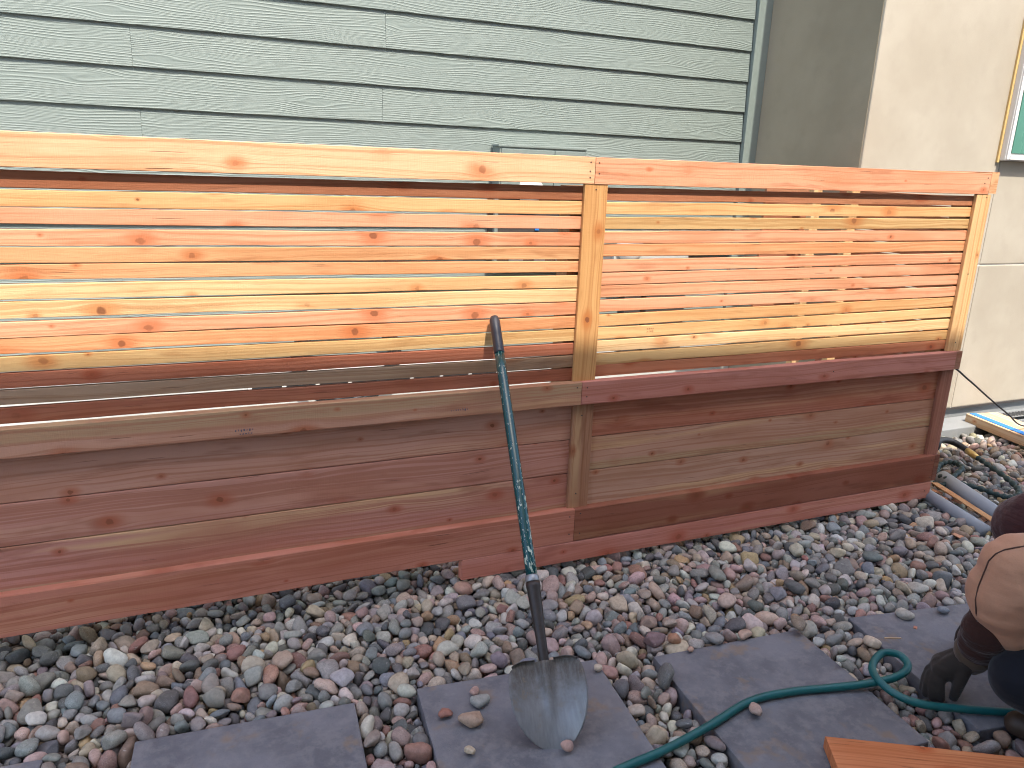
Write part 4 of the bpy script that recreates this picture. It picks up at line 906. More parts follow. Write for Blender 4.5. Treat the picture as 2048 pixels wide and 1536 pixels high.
15286757,111627,761058,12386048,152636,454484,10603604,99382,553173,8410551,97482,757758,11443642,141606,410641,8362289,87460,751165,13441257,124357,720939,
13852804,94091,421958,3517262,127355,350970,8959729,89202,172555,5929367,80060,426867,5438056,79474,659245,1921516,164098,795145,12499785,93763,876536,
8422412,97598,877764,2398539,148649,508286,8598547,68069,25545,9535575,92213,289047,4525933,52767,755509,15016916,103634,113068,12094628,123074,639561,
16601309,128076,512573,2938714,85190,494009,3649478,102758,54966,14740738,114080,907751,3898717,98762,896639,9495562,57927,268847,10186488,62683,575697,
16688427,126087,933042,4531970,54346,361368,4816446,119450,344119,11479877,65363,176679,15073785,95347,542088,8985641,65242,471617,6538908,40642,484709,
8887376,73910,409566,9877591,115900,146447,9082794,71185,182339,12342531,144801,682657,8193692,99209,319544,3499569,105743,459840,7561321,112088,923333,
13987171,134963,757087,12352432,102082,352477,7076053,83331,532491,10539989,56205,836076,11851686,124933,766847,3365103,92778,485943,5071754,76218,602642,
15001621,136076,345119,11674905,56082,496544,11739457,126263,852169,3412625,65771,587635,4243796,94206,529345,12943331,133345,896968,9760351,131901,462512,
6943377,91054,484303,8359258,85045,316007,7099518,103036,784831,12358718,101477,104032,5153009,47336,146756,5739908,51061,477719,14554586,114642,858156,
9706554,97499,313492,7195473,107037,644045,13468382,128913,574383,15457985,103753,453191,5919937,111918,404509,17348092,110531,693130,11362798,95496,721233,
5611623,118198,593555,16223287,150238,112663,12481745,92943,297528,17642092,160123,151836,9466946,78508,788942,11104319,94620,824720,12673901,94646,811438,
7330756,78205,590564,1042554,110391,330869,9870565,78772,575445,11769362,147943,589533,8033083,132098,525355,7055107,56078,934934,4528903,62486,496915,
6907692,79451,683320,8339089,81761,385897,6049344,77608,535071,10312537,111645,363139,7570880,104780,469954,3881007,95323,53460,9316742,85074,94748,6832865,54619,327648,
7108497,109320,156246,10364027,111756,609747,15863111,132788,208161,14281200,144088,455696,13183293,108627,274912,3595574,94333,323064,10713463,144641,516363,
14891045,109062,963739,12781292,82230,158034,10449974,55196,155176,9859362,105741,97151,8983797,76340,406461,13198982,96349,758631,4024685,106921,352082,
910752,118263,570359,13783971,101471,353293,7459971,49621,698835,8187921,99618,147465,9360635,57352,758329,7211078,93333,897166,8230928,82346,544791,
10522364,117188,228271,10541084,112808,506764,2894107,85201,404290,14542633,118625,841549,5212664,68090,657916,13618250,88085,825758,8293267,61898,407233,
3121802,92494,657112,11457480,120236,261152,7747958,74207,532592,16799178,138218,565692,6160587,107619,677267,15614029,118078,459845,9708434,49642,279356,
2278920,109935,714827,5332371,120080,76030,13333390,111466,803427,8814610,53936,176646,9951529,84624,678375,5215393,98497,192226,7357960,63738,682713,
17630441,116657,543320,12310684,96517,623725,10978317,90795,660971,7420925,48252,105647,10540567,104616,345187,16526206,132787,365604,2494999,92365,35745,
9082648,108771,832349,16997105,130076,66758,3779050,92515,489448,10299487,85354,344804,4660451,81313,792134,5389879,79881,412429,9199319,78338,506403,
10609916,81905,818347,5296927,38346,917238,3022695,90641,272681,3700568,109749,475825,7722736,77632,500753,10507339,132489,437137,8533463,75196,614897,
10210693,128348,424003,8326911,76760,545317,14407254,134798,259154,13711604,116085,772620,12997664,119498,145627,3424271,91761,181664,7039625,46661,534889,
5914174,93613,605836,8158459,120328,692222,15238686,137616,486008,5404859,52498,753287,14131954,76773,665005,12484349,109617,410251,3431051,48671,112148,
5002390,116618,557159,4936993,50627,418821,13468814,92937,831865,8315006,87894,506796,13604078,134648,404095,2593508,138774,836474,7150710,94233,454318,
10714324,95077,682630,9017059,115892,817964,10840800,96226,629434,11592370,124533,644803,17902820,112122,291136,10765886,54087,221354,12202928,60096,736980,
9520810,64076,342728,12229323,100070,319546,9217464,102610,275531,14596874,90364,63534,9538730,115205,280964,10244044,60112,575073,11211433,109905,731751,
4493042,79602,994951,7639410,58104,554317,16291822,101500,440924,3316592,96365,477053,6925949,41211,485476,16147631,144122,771770,11370441,104637,513181,
9437060,58398,299259,11214492,117760,242463,6520937,75885,758839,11929520,129458,659132,8227118,107334,405743,10641445,98784,422485,8659977,69173,197842,
10254398,108963,543610,12781854,82543,514838,6718870,68215,727056,8659303,102754,754757,7397031,54765,94525,2488905,112799,956034,4759778,83617,586981,
9914073,91769,975137,8260344,58781,853023,3595472,64638,654794,13738720,149210,946663,4669924,36197,602118,10957539,130214,43444,14065333,106081,555603,
7219755,61773,344023,8824954,40785,474560,6814644,74500,357624,6121741,62387,151738,7762505,110063,914555,7051409,110226,92762,13189386,126335,64046,
10519275,102340,276462,14662283,136093,163328,6028204,78755,467018,6259953,38758,155142,10294319,95353,644369,8419271,100901,906526,6007699,118899,127135,
5974193,95727,323593,9355951,44651,484568,10108408,110061,545655,10432326,106644,218023,7423853,50087,477592,3985733,79184,203246,14497752,114628,476281,
14320792,106623,943955,12622953,84362,102767,4690950,52049,501040,7486537,62783,677321,3182074,61920,568367,2977511,89610,963857,15124893,49243,34654,4628066,50357,593156,
11260596,146913,152568,5821010,97495,368924,2677490,104215,606145,2734513,126069,579367,17081016,105912,298743,12283503,167891,335708,7714836,105608,540567,
12444393,126823,335305,7665636,32350,56651,15760930,99354,440254,13993676,113064,481783,15466698,122776,145471,6721939,51186,856117,10062796,110059,654410,
6298501,81471,591065,12359045,69938,821855,11428522,87079,235888,13189833,103216,192125,10710560,92917,705183,9334304,63053,452890,6586725,92349,495798,
10468539,94762,665045,18065307,96803,606095,3403309,93755,688724,3241236,100354,912655,2521812,138642,963552,16162895,80633,485296,9463556,97889,666507,
9952734,90784,226329,7475036,42211,757978,7834836,88360,461582,11614940,47218,510338,5482360,139609,143435,7828416,101069,651884,10150723,104217,765280,
15322953,103752,346367,12491062,112105,334076,10225656,121357,976253,9280754,130491,474751,16208064,110067,658278,13615413,153747,902851,11917592,122522,181458,
7528593,87471,275984,8725850,86371,639540,11206974,94224,272375,8994545,88633,917439,18542384,154801,985144,11508544,73775,512257,13816613,114223,423585,
2615022,89611,798357,4825925,39198,434917,5714067,82331,851649,9961281,47191,452079,7387527,90922,862963,2296846,108110,377520,16030544,150104,769146,
8242453,101728,557282,3427236,49624,550854,10992528,147760,690657,14084071,100510,867326,17078274,111755,904025,10234263,127914,426118,8103663,72938,406630,
9014018,50507,667210,10374495,121459,93930,7672761,93340,530954,16514339,122087,882139,11248776,98072,471366,4256023,88183,792968,9337277,115629,275214,
2356644,134926,113536,13507530,127338,634676,8338329,90915,514238,10533567,74207,671680,4981847,68339,304091,10461483,81215,566010,5962568,84203,538618,
11835281,116236,469432,13039961,83337,289244,4637100,115483,375810,6988550,77215,650966,4186531,95058,771529,16961179,109492,663217,13225894,94790,403358,
13441991,94628,211260,4306524,63766,792170,18404428,118083,164425,8373655,76631,575697,4432824,82899,176969,12457443,120616,964754,4921869,78188,584046,
8064841,48339,807029,5344674,80075,838645,7655011,70903,631578,9535528,111182,493605,14680629,112515,370866,5269404,61934,157755,9979539,97490,549548,
18908446,133382,621925,11771070,96061,455198,19415554,110789,719360,8911422,86631,429154,10282356,124196,811733,14962210,132368,526407,12363685,147366,683340,
11218655,101901,599758,12064940,78067,553995,7727002,42916,208452,16057961,85894,714024,13264306,123460,702811,3241218,71469,510566,15385720,113633,584886,
7853041,81609,722217,5218732,83758,24748,6409373,103621,333794,16613087,128769,565155,5809115,73723,405476,4927652,92640,385763,12421162,96216,201863,
14242089,131636,194114,10669393,113897,766519,11356952,78068,469855,13639219,116622,688525,7921358,102902,261036,9502389,112900,186325,6938029,57890,675515,
5758810,75742,73467,4888848,58221,578856,3644064,102195,241441,5884393,79330,115447,10503773,85723,74066,10657159,72225,515187,8026670,94210,365005,12919305,92063,335312,
10109031,79609,734708,4046048,57905,775690,862496,83915,75348,12027404,96386,540466,8782883,74616,857968,8833423,81734,381465,3382174,61610,518739,5125375,83103,206963,
8337601,74621,956847,7833670,52350,873461,8145627,90354,256486,4705503,52765,213913,6242095,66761,464529,8655582,85744,44657,5392935,46058,713491,3505202,75203,851758,
12771911,97054,208655,13943076,103371,835967,4438473,90344,886137,8348039,60362,255227,12574421,133496,416505,3394427,70323,394714,8431632,84338,946034,
6931757,105743,15452,12202270,107199,366321,3986113,68203,629362,15505851,73220,267871,13528226,103893,813239,7009977,40053,310857,3040576,93040,454913,
12140009,85745,122449,3820753,78542,485224,4882398,110750,650731,12808982,55651,515896,946623,100262,627748,1324411,82651,966345,12241759,114753,325944,
9048468,64786,235489,10521406,81928,261370,6472577,92614,824687,13534638,140908,725965,7612850,95600,55948,8298598,35195,514305,5669122,71062,336826,4768500,111303,569859,
9757941,69056,394514,14377933,91052,953457,14026530,121901,554603,9628476,85470,519076,10440450,109900,294506,2203826,149624,965766,9436630,117169,460967,
5875941,71456,848552,8253563,38063,675239,4744580,78108,783359,9585548,80222,384175,7679038,52073,162328,9358669,92518,324294,4996471,95350,806535,4154124,67469,954166,
5698979,70486,423705,12892518,101220,450254,15710187,114250,221927,13870155,105913,343392,15839202,136638,973756,11617617,143595,963744,12106587,101611,872163,
10531198,56106,454488,9723373,59382,34558,10354623,133470,484874,6610877,61331,341751,6020051,78611,543576,15247319,135491,181545,5221971,43073,444682,
16700293,121908,712514,12732813,83919,435020,13063604,107070,489955,13169010,43784,53257,11478344,96080,798842,4639482,70907,238836,11364503,109766,354908,
4178098,51344,854372,6514848,70501,414096,10189268,83056,286652,14596732,104221,102636,15425070,131614,278425,18599470,115081,584493,13468699,111613,429757,
13936508,127191,604328,2956677,90066,785889,7348507,78505,935340,6121409,88047,326393,12636664,149219,127645,7228987,72752,771367,10903279,92207,498321,
9076474,86498,75471,16481152,127642,355996,10216596,98769,934070,10656376,76634,117950,15346404,130236,178337,8857333,107459,97054,8821544,62122,46448,
11274532,117623,765577,9462631,75330,414482,7150987,49901,676762,17948538,97380,263969,13342504,131099,650867,6235506,128605,483307,11509268,93773,856071,
18938489,114225,103139,17225177,116225,459055,8070727,56508,652366,814630,115796,408942,6157645,73323,662372,6196826,93635,933635,18197277,128083,425016,
12871726,97209,104478,5092465,60360,752324,8284057,36493,399228,6835682,39761,639752,4031013,76209,495583,13188442,118823,583808,2944935,41901,156151,
10537732,99352,718245,2005958,84360,126750,3739255,94356,366781,5144068,65730,355831,10789201,69741,327980,9451590,105351,226414,6037540,81607,893234,
13948608,113890,719057,5902708,50542,985341,6791115,47765,290748,13615624,101065,520824,3799641,66958,632265,10042351,117335,318016,832556,167487,708119,
16451104,70402,325495,8505576,60763,316318,7954595,99357,721562,5134688,102761,933247,17888319,89762,629469,1657898,102823,691132,5764136,36207,966456,
5710497,103461,927138,11929991,89471,768834,10990626,63074,262051,8658611,72347,455604,1246479,126373,413733,1537511,129764,475160,19331117,118822,516506,
16661371,131484,198639,8782543,130043,694022,10078262,95189,424627,10386321,68635,439666,1459618,158784,709166,4102433,105040,563696,16600966,74359,223485,
2110536,87802,146873,15616914,82943,513682,5591105,86749,65961,12055262,78055,66545,9457757,94900,718321,4288963,40068,547082,8706506,35193,545105,7513415,64769,204064,
2684036,47061,943853,11618100,120804,861751,2941502,41206,615558,10710587,52515,877173,11566791,93623,895379,1882709,118255,343392,11571287,122399,485658,
7243934,37209,24948,15652839,62361,114142,18368528,74797,788947,13643012,112634,758856,5532978,100769,332081,6688828,84053,683812,4519825,79334,243027,
17042229,102652,520147,9847831,68213,451985,8010801,78202,553514,17395696,117242,963352,17260809,122099,903453,5542043,90935,272972,5956251,74332,347189,
10941453,83206,334487,9364416,103742,586109,3457701,68495,299453,12139244,88925,792065,3097926,80924,317731,9520605,112193,561454,9610997,77068,563504,
10147573,96761,335990,6634849,68064,44768,8034699,53741,342862,16588642,136804,232554,12639369,150656,842624,14032285,118648,757748,11743962,100802,974048,
1780550,150953,534971,9235574,91466,943339,12010496,106639,861753,9882598,54216,863367,4105468,105457,450337,10972260,112206,604492,6416110,79471,645793,
18536282,160822,435387,11278214,132479,695885,6892639,55486,814886,14996065,123080,812274,10294425,76660,611154,14770697,93478,278333,15854152,116960,688577,
12675973,113614,410559,3340220,38921,425014,9654510,109765,415108,5425911,44772,408618,13018197,103891,502828,7996438,55747,708335,18023505,67663,599239,
15865511,123508,734793,1369575,155630,564926,8139949,53760,717273,4390780,70919,374250,11326342,99194,331165,10450132,64624,719343,3331380,90763,767582,
5344532,78344,345241,9906626,58743,156940,16192179,60682,579665,14857926,72817,599542,4541115,102228,458345,5659858,51362,806271,5488760,64200,360355,6181877,75910,73554,
13972228,124086,862927,14272265,131632,590750,13405367,115320,802150,7714863,78771,447005,15196518,165768,366330,5992501,73645,172471,3439200,31894,514847,
11350750,120348,370768,10149379,49359,669538,8394514,49518,475094,11950958,72056,729346,7504444,60049,740842,15662007,64787,205786,12901934,48640,698474,
13618552,102634,134439,4249894,69499,802339,12381270,102376,72946,4354534,120903,354119,13612133,90387,812674,2345006,80789,401040,10306968,84064,374816,
1267561,116940,490435,3665039,57493,392229,10735602,110492,374314,1054775,128796,762923,11139561,81223,144717,4745053,44230,463822,17338915,100388,504369,
7657315,129045,703327,8215483,63069,256566,12298992,100348,409761,11307566,94218,529567,12861353,140644,730857,7537689,69779,721465,10339822,65924,622280,
6736482,96499,76552,12690937,95056,917546,9094701,80078,262677,14680802,92918,670761,4546589,120355,882054,7935726,41217,504744,4966503,94913,258033,16742231,97492,137733,
12133674,104346,244871,16033825,67515,183682,13832001,59775,337024,7219968,43337,378720,16762952,87056,495253,11223404,54372,245840,12652628,88618,204513,
16441873,86921,393578,8166593,34910,575132,14098130,109926,410450,6751998,76486,25548,14917365,126077,664113,10044525,102917,634596,1258660,98793,195230,
9424258,79783,812578,11288061,111595,646311,17159395,143619,310546,2210015,100224,544245,1798827,127943,365318,10525033,44073,122363,1201738,124640,738572,
15625732,108930,798126,13471574,120625,425202,14941298,105640,663793,8581695,95322,529432,9271421,68481,344725,12085543,123624,614245,13007034,73764,701844,
11653831,87203,864755,6932103,89473,435586,10371455,88765,390557,10549502,100624,906772,13411410,75937,254490,9945427,63073,460438,4039767,56632,432871,
12616686,104938,253321,2543089,96911,504804,16253176,124356,675929,9466473,93324,284129,15019809,81458,289348,6649954,40911,747673,8605636,81054,162968,
12843501,130376,618523,1117703,110368,464695,14302726,113901,337825,11329616,114351,439241,3328255,69601,138256,1418039,110798,589847,827005,88963,243058,
931662,158078,324505,11863829,86496,291234,8427565,49193,674095,8848558,122746,364404,8519111,98079,457609,1885464,136649,484060,3484968,48089,56847,5203898,51609,598362,
15076311,134793,936537,2746994,80633,424525,2578846,112364,629660,16307045,105050,221046,10043020,52511,844819,1717489,155483,821349,16739032,82062,664088,
9741569,87742,914346,12501991,117338,464658,6433955,42069,612609,11536539,115344,304848,14335614,87757,356752,11861055,84351,459233,7511113,85041,45840,
8671754,47242,127941,7292052,51228,686182,8800474,83621,720758,10329596,43728,521851,4049145,51641,290942,7843010,76209,440742,3463788,87204,75553,14623518,130628,976043,
7207627,89337,558632,15433944,97188,188748,2359586,139756,445941,13591173,133484,643738,5125975,51310,107660,11926638,130758,857654,6739969,49037,754809,
5934876,89740,243269,6091685,85068,506681,8235784,45614,581339,13702841,93334,295427,11485416,127592,341359,16024480,151765,245320,10312764,70759,342115,
17138567,97483,574715,10111893,66334,912936,4447530,75511,567146,17168301,120075,619850,5722846,72184,776564,9324566,71193,463919,7962888,56337,580853,
15986070,106209,383593,14386410,106632,639562,9392065,130953,545504,14098569,135901,680861,11358370,91761,476440,3895810,83181,448978,6689087,74202,984452,
17954369,104069,662518,8031607,44755,738279,8790580,89605,655370,6172552,102927,324961,10260359,79484,435105,10834935,44237,444218,16981755,126373,554097,
9150457,38637,495501,8545859,64497,461261,13009709,90349,655992,2176741,99062,575763,11494224,101475,754109,9583408,90758,616866,6833108,83877,432884,5575979,72504,269249,
9901519,111592,647686,9529750,59616,224912,14164666,121776,415402,15283607,120370,213884,3104058,42919,298939,17273559,95079,53357,7175047,71185,454998,
8134124,61227,822847,7915325,95048,603890,1183523,119753,730752,10818457,116913,269256,2140510,120781,440830,7536697,36057,485704,10603281,95600,731749,
10780228,87053,559851,10034104,78942,335560,8061882,60769,673308,10222376,109459,361223,5500622,92478,695306,15391268,123514,300856,8545771,46634,619452,
7250025,95316,728473,9883239,87474,86558,14566944,100495,424946,5047596,47503,943345,14494855,105898,520633,9577617,94915,392265,13444468,84403,508755,
6178385,112889,147938,17858561,79769,506014,12733344,123731,843923,6028591,75348,214520,1321522,77383,125579,12594884,88921,122656,2533807,59645,326714,
9979986,85058,305674,12232808,51211,473187,3107003,84480,462913,12760103,83212,590440,17093333,88932,742179,3485023,88323,479369,7819600,110522,892566,
4837533,113163,122736,16367155,126514,336712,2992440,108912,831756,16373198,127763,775382,16531745,138654,801345,14080801,72652,632227,8478540,65739,251063,
1411820,92102,416147,4844037,28505,475376,16202339,145643,449464,1510684,134651,975248,5962057,54241,393684,3512098,118393,963642,3736320,85188,510363,
8969047,70058,474110,13074430,149907,582835,9733738,114199,201151,11755703,133316,380459,15187944,89613,437753,15655482,136645,690641,4588905,28332,465802,
5755709,86642,791466,7372325,106526,241451,1423469,53098,563996,10998376,86782,426588,9532451,80348,710934,10633457,128364,582359,17005703,140792,892244,
18311351,93347,431615,11215894,60646,433524,9684592,73040,468415,7875697,47337,601277,6271857,60209,192672,14941438,132218,171540,1660783,98803,475536,
13837439,136367,197067,7043023,70931,15449,15196037,75102,867670,17672177,117211,812622,10660296,96753,752638,6118849,82055,726229,10155698,43351,424892,
7606786,102912,528386,9004592,64364,66232,5779914,41052,724642,5803748,47213,400437,7360787,59607,371075,16225459,116784,475820,10330859,62632,243187,6109617,62082,113333,
13489302,102072,837432,17114490,121488,927443,11967519,97493,708369,17590972,109653,258434,10015877,49645,218952,1009483,83622,812060,17584756,110662,710739,
11731669,77523,428442,5350726,51039,296785,13313038,84089,703714,15265800,92501,131956,11631410,101221,974763,10897425,91920,706091,9463658,59511,748526,
9922943,93220,595449,11215617,100923,385689,11056760,62659,828039,10432996,51485,550732,8425992,50232,642420,3680010,77905,418621,6631703,61789,902460,
4466001,40341,761060,17681234,93754,822921,16091321,162783,347632,5734085,76619,604303,18407382,96941,474048,1165473,55224,265625,5848186,38643,25849,
10244089,103467,64430,3319469,35723,706972,13954708,95745,248963,9456465,72927,271132,3358895,66360,453504,9318494,71354,694092,12235713,96763,665204,7399601,93586,185917,
3745287,73057,440248,11834102,110377,866779,2749565,138513,576076,7821773,73606,34563,11511398,107906,234183,10329980,74212,589760,17356988,113087,198660,
12391761,91601,472677,9517893,69324,280649,8546072,85068,761448,10050410,76523,584798,12507793,95627,673739,5884535,90370,405476,18011270,122348,386371,
5293783,98899,348729,4042607,114323,514738,4816857,67872,166824,12102336,93056,258834,12319749,87610,318734,5771117,78258,214711,3089108,51922,453468,
14338823,82065,195545,14633035,81054,248954,10629555,55621,637625,8027013,77197,868354,14431970,104918,73867,2500671,103479,277347,9898641,81199,725807,
13433073,87370,316910,12334920,61644,324836,2501054,84785,727111,16282783,111918,564203,6196448,101331,164930,6406489,89176,874337,5470985,60489,536493,
10378959,41331,306710,7924545,81194,260854,12073383,110334,826617,8746910,40071,626474,1708630,145620,87259,12424677,64089,913928,15310828,95035,639747,
6293127,48935,122668,8653928,43614,480930,5662664,67740,235256,15949469,112251,334509,6802564,46757,441872,7639648,101458,77345,13522400,147311,194217,
8023209,51632,409351,3583282,82208,985042,3619548,80199,15050,9593079,83615,328016,9100974,79897,364227,5722779,52342,430547,6979425,143058,194071,5648002,73164,475490,
5643877,52214,478225,2146920,85614,83854,15058276,110230,828134,2935813,78636,677875,18431482,98229,984847,3268311,79476,625015,7426415,82190,618467,5176575,73626,371228,
12532662,120349,173073,7589079,62358,478223,11353544,116212,385150,8946578,46785,841646,10566908,86603,535080,7776651,27883,514748,13489909,46800,424634,
7495454,101450,67143,12423732,127363,593208,14908251,117751,112151,10444798,62900,481174,3589151,34060,927360,14864009,67927,261365,9912389,37201,475389,
11635976,43069,486203,5662627,81750,575218,11733336,57215,341972,6785077,70901,923036,6124384,83047,461528,7571043,30340,250960,1327875,103940,802933,6682506,79333,756384,
4708618,57493,165866,9411418,38633,127963,15769397,116637,569470,16916050,99329,534396,8017931,40065,725230,5992402,47795,77050,12394974,71078,721036,
13315663,85615,915277,4964101,78495,963840,18020093,136792,15349,12652023,78208,481927,17057066,102760,565404,7705669,114342,902460,9987599,38069,330538,
11044470,131735,724293,6436815,49481,103857,16040120,122923,484164,5348101,69032,547073,11284821,74492,426154,10426003,71050,966341,10825682,73781,984841,
12627604,102395,383816,7962966,47768,65160,14092492,106351,885261,12214438,107085,465806,11659444,138338,582610,8682540,35470,475187,5389578,102362,254479,
12211611,98199,386518,18818534,90793,127740,9357601,69326,103355,10333590,100219,377410,18113355,92940,517592,6031268,38620,887059,1147638,123212,332988,
11875568,81496,346507,3325940,47637,699550,8604576,39207,564621,15298535,139523,785217,4897456,61756,763884,18656517,106238,93954,7555943,55903,441948,
8171104,84637,882052,10319007,68066,435998,15128004,77885,647410,12049692,114922,734445,7549974,47737,166334,8092934,69447,254041,2578663,126772,396537,
10386366,81748,564882,7192494,78513,735122,15611065,105760,256182,13585585,82632,410340,868974,56629,212029,14203180,99220,477193,7531512,89338,379364,
15493488,108364,245955,8190619,37889,639747,6188040,55659,801254,7864084,91042,231760,13051299,102210,126653,8509733,83197,276523,13309107,141938,489659,
17576502,95902,388169,13323400,153925,184223,7713677,26486,514612,16292210,80651,621024,15067972,82350,395250,3455003,78756,213325,3253767,77732,309443,
8946530,42932,922543,15976865,79059,395395,8629704,52769,318557,9631642,64231,825916,4288811,80758,768372,13606851,79749,877647,4658098,45615,516350,1024936,62543,578282,
12394875,71607,645497,2050916,61633,437758,5090045,39761,72749,6433514,89335,626607,1753881,121083,85773,10167287,56372,644107,10524457,97892,194113,7595013,36194,457710,
10879995,93043,916142,4030985,36633,902346,10415080,113486,282782,4801509,64361,647712,10161879,67882,654484,10162439,98061,795662,11764903,96057,744635,
9469782,69336,754889,15121443,105763,335093,13870916,62123,656056,11326389,139588,157935,2314677,125613,87343,3871785,95880,582832,11071831,62788,417726,
9792592,80912,640665,13486655,105903,435502,12150381,104069,418932,6973740,76190,313960,15319156,124675,963638,5758379,75870,793658,10440707,43898,784541,
15529403,132359,818741,5629997,36766,679646,4888820,83177,76552,7684736,90500,834266,10468480,99490,795683,15526082,82662,505117,15445531,153075,912349,
12067173,97749,62955,11698580,98764,585598,10966925,49092,515420,10111382,92344,801362,4760060,90888,495388,5926650,74904,613655,15043459,143360,585790,
17953765,126104,360349,5913846,40223,464514,9001626,99348,215351,10505047,79466,854842,15910409,126778,533718,14563374,136631,867232,2092790,109908,648676,
8572324,79646,319168,3208207,30195,604997,19157562,91746,235436,11623412,119217,366595,4829000,43196,334061,5799875,39605,505606,14039012,83483,764164,
2416619,100081,922965,18338286,144247,574071,5857416,69039,852964,4246932,40219,451381,5959016,64908,175658,11893487,98075,258842,11052454,81606,975043,
11265474,94061,563021,17720291,80530,271871,12112897,56790,668282,7007075,66496,545222,17804358,101337,814587,17780263,114769,413209,12073859,50085,261168,
8370583,39179,926066,2641704,123070,336519,13342736,92050,251773,12633470,140635,55966,5827941,37332,161553,6967610,90482,75240,14452892,60102,807772,9732542,71070,894636,
4933816,35912,524881,6406552,33902,484813,11063101,111782,831663,13294158,116232,399758,7327619,45082,455503,9089101,104787,379753,2956465,60944,717249,
11137799,67341,373670,12823145,79189,92558,12226537,133619,449429,10705479,108371,733956,10796101,79469,422680,1018661,98631,694117,12522903,109339,501136,
2170649,114078,228075,12693430,126359,647122,8323677,91339,336577,10794352,80535,484712,10455740,50778,677882,13252713,81750,403543,15982993,71735,877328,
4841110,65369,744379,13762409,149053,700648,4198968,31456,801636,12972464,94245,841864,3712952,46068,329359,17024507,64389,427074,5611417,54081,342790,9531415,32347,92558,
2725816,54767,408532,17207266,110615,514698,8202952,57730,318036,5068996,34345,300553,11827626,98652,405345,1885632,122530,615612,12212036,61766,157771,
13117955,53490,232363,10102085,71780,85025,12595654,97338,874181,10531454,120904,577193,7315889,42781,168551,8098771,115234,505860,14392149,104521,596915,
16139267,110785,112564,16651565,123212,739136,15634584,141917,847334,6118890,38212,330547,5290593,95209,835845,14506409,117472,357543,2977546,57359,339261,
17897259,105906,122263,14416785,81470,843629,8642123,61465,346146,9232790,107903,561619,17843193,120634,953442,14089226,115926,502769,3010910,65613,922643,
3232925,69733,171452,11803355,106614,470951,7411767,75444,710852,3511629,66759,761060,12489679,122542,342386,15796694,116655,563268,18254460,97489,776289,
14623419,104251,868035,12267567,149631,154119,12499484,86628,634639,17047963,108795,975846,9237593,69605,301271,11056679,90943,694531,3889834,54934,362217,
1867980,68088,915424,3574429,78483,483222,9103519,94358,143067,2563742,102522,585497,12226891,106916,955050,6112459,96909,471432,7537627,87729,457621,7427009,34194,904446,
5662830,70326,527525,10221609,39489,515461,15724628,137754,403989,13972137,108213,701062,11410932,45912,907852,10858573,126760,902438,13108224,88625,523205,
11133474,81477,201668,12685063,85484,549465,2914967,37193,596695,3289167,36362,405226,3139513,49219,483882,8268632,53735,231761,10699583,102192,397582,
5354132,47607,265370,9591588,38355,878253,9757609,99211,888144,13993803,67919,185087,2284520,102248,902736,1990502,71076,688019,16811460,90122,420456,8462033,65182,464493,
16660764,152079,788954,13405978,45351,127540,12028981,63609,974355,13939817,122897,544476,10730056,75899,597121,5440741,45600,267176,10477883,65463,137468,
6808981,58896,691372,12726760,97049,842428,1282467,73609,75734,4051525,48784,402184,17936216,125348,565794,14374512,93751,469848,7759556,75041,762663,8064950,67172,733832,
16750887,63777,204082,12021457,149618,426812,1207931,90376,808330,2821456,105609,203320,17747378,92766,285507,3530043,87175,555614,12252374,116772,385468,
15078757,46658,545055,18880938,56822,138251,16507500,129076,966353,10023384,38515,781145,11005504,112232,818261,4135682,92623,14955,9271632,104199,584245,
10213304,57780,241876,15424831,76343,351323,9451985,35053,434927,10928109,106771,507317,6860082,47745,263375,12588771,120906,501787,15640427,107652,123069,
8077081,75330,162823,3952868,88768,283172,6337709,94346,465002,14254758,87211,142265,8825114,43490,892641,6757506,81884,372267,1579826,108639,195559,14905800,83476,484882,
15736368,125747,634955,10564383,93053,301524,10620317,39060,927356,10879761,82080,272019,11323256,81743,147552,3274549,66793,175386,3731105,40647,750853,
9658943,33321,240944,4967024,34207,494899,17303037,114791,946256,3838589,93894,354119,13366351,95467,326384,4678658,45489,329341,12165212,99786,599333,
11737548,106765,823517,8373630,41202,505946,12430474,117181,414373,13847047,78219,571939,15259272,124210,828435,12802380,115329,192621,12597967,52809,158446,
8626435,64767,466012,19676361,145082,413293,15764154,139023,699260,10023742,100213,784959,7969969,68618,626393,10290715,33879,156250,13222774,82051,717640,
15832807,94923,644584,12540442,123624,540356,12636732,100768,386405,7396464,41349,515707,13008355,122355,647209,3799973,64755,705086,11865438,102221,519947,
13276338,105738,456587,12525941,100212,207841,16370073,87209,227042,5584364,122323,516360,5047497,53749,265608,12011111,52353,817180,12204303,88509,906159,
8800662,62917,351752,1057454,48083,494411,14212044,230071,665547,12697442,100231,627987,5749400,47619,214943,13519153,117481,163618,12318608,139657,887837,
4423986,78323,956743,14533934,50787,415492,13093907,88081,191355,1399510,105341,346117,1024729,105473,561321,7945246,70520,97348,10948281,46643,709153,
6640599,75484,536012,12044071,112061,517709,9450593,85193,658730,8073578,39603,541034,14731143,93511,634457,5693016,43040,699240,1570638,130790,570557,5422444,70899,75142,
17234064,93046,311522,8569946,58207,665392,4477674,101740,943663,4153800,38920,263358,8374754,83039,723663,12553259,45218,53344,10803527,80609,503948,
11035978,68061,554141,11248685,98043,181540,9109605,59759,573162,16511008,76625,848357,1642466,106811,675496,8641547,59639,292069,12594495,94259,545314,
3976827,98616,106732,5684055,45204,56464,7959607,25725,465311,9368034,95596,246465,1009976,67489,381323,9606498,73054,719445,4351731,99027,136081,5479724,85179,14547,
16348963,83463,739143,1750715,137347,563507,17008624,119210,536028,6217656,55746,124031,7171431,59794,585616,4307023,68481,826672,3830020,51470,385632,
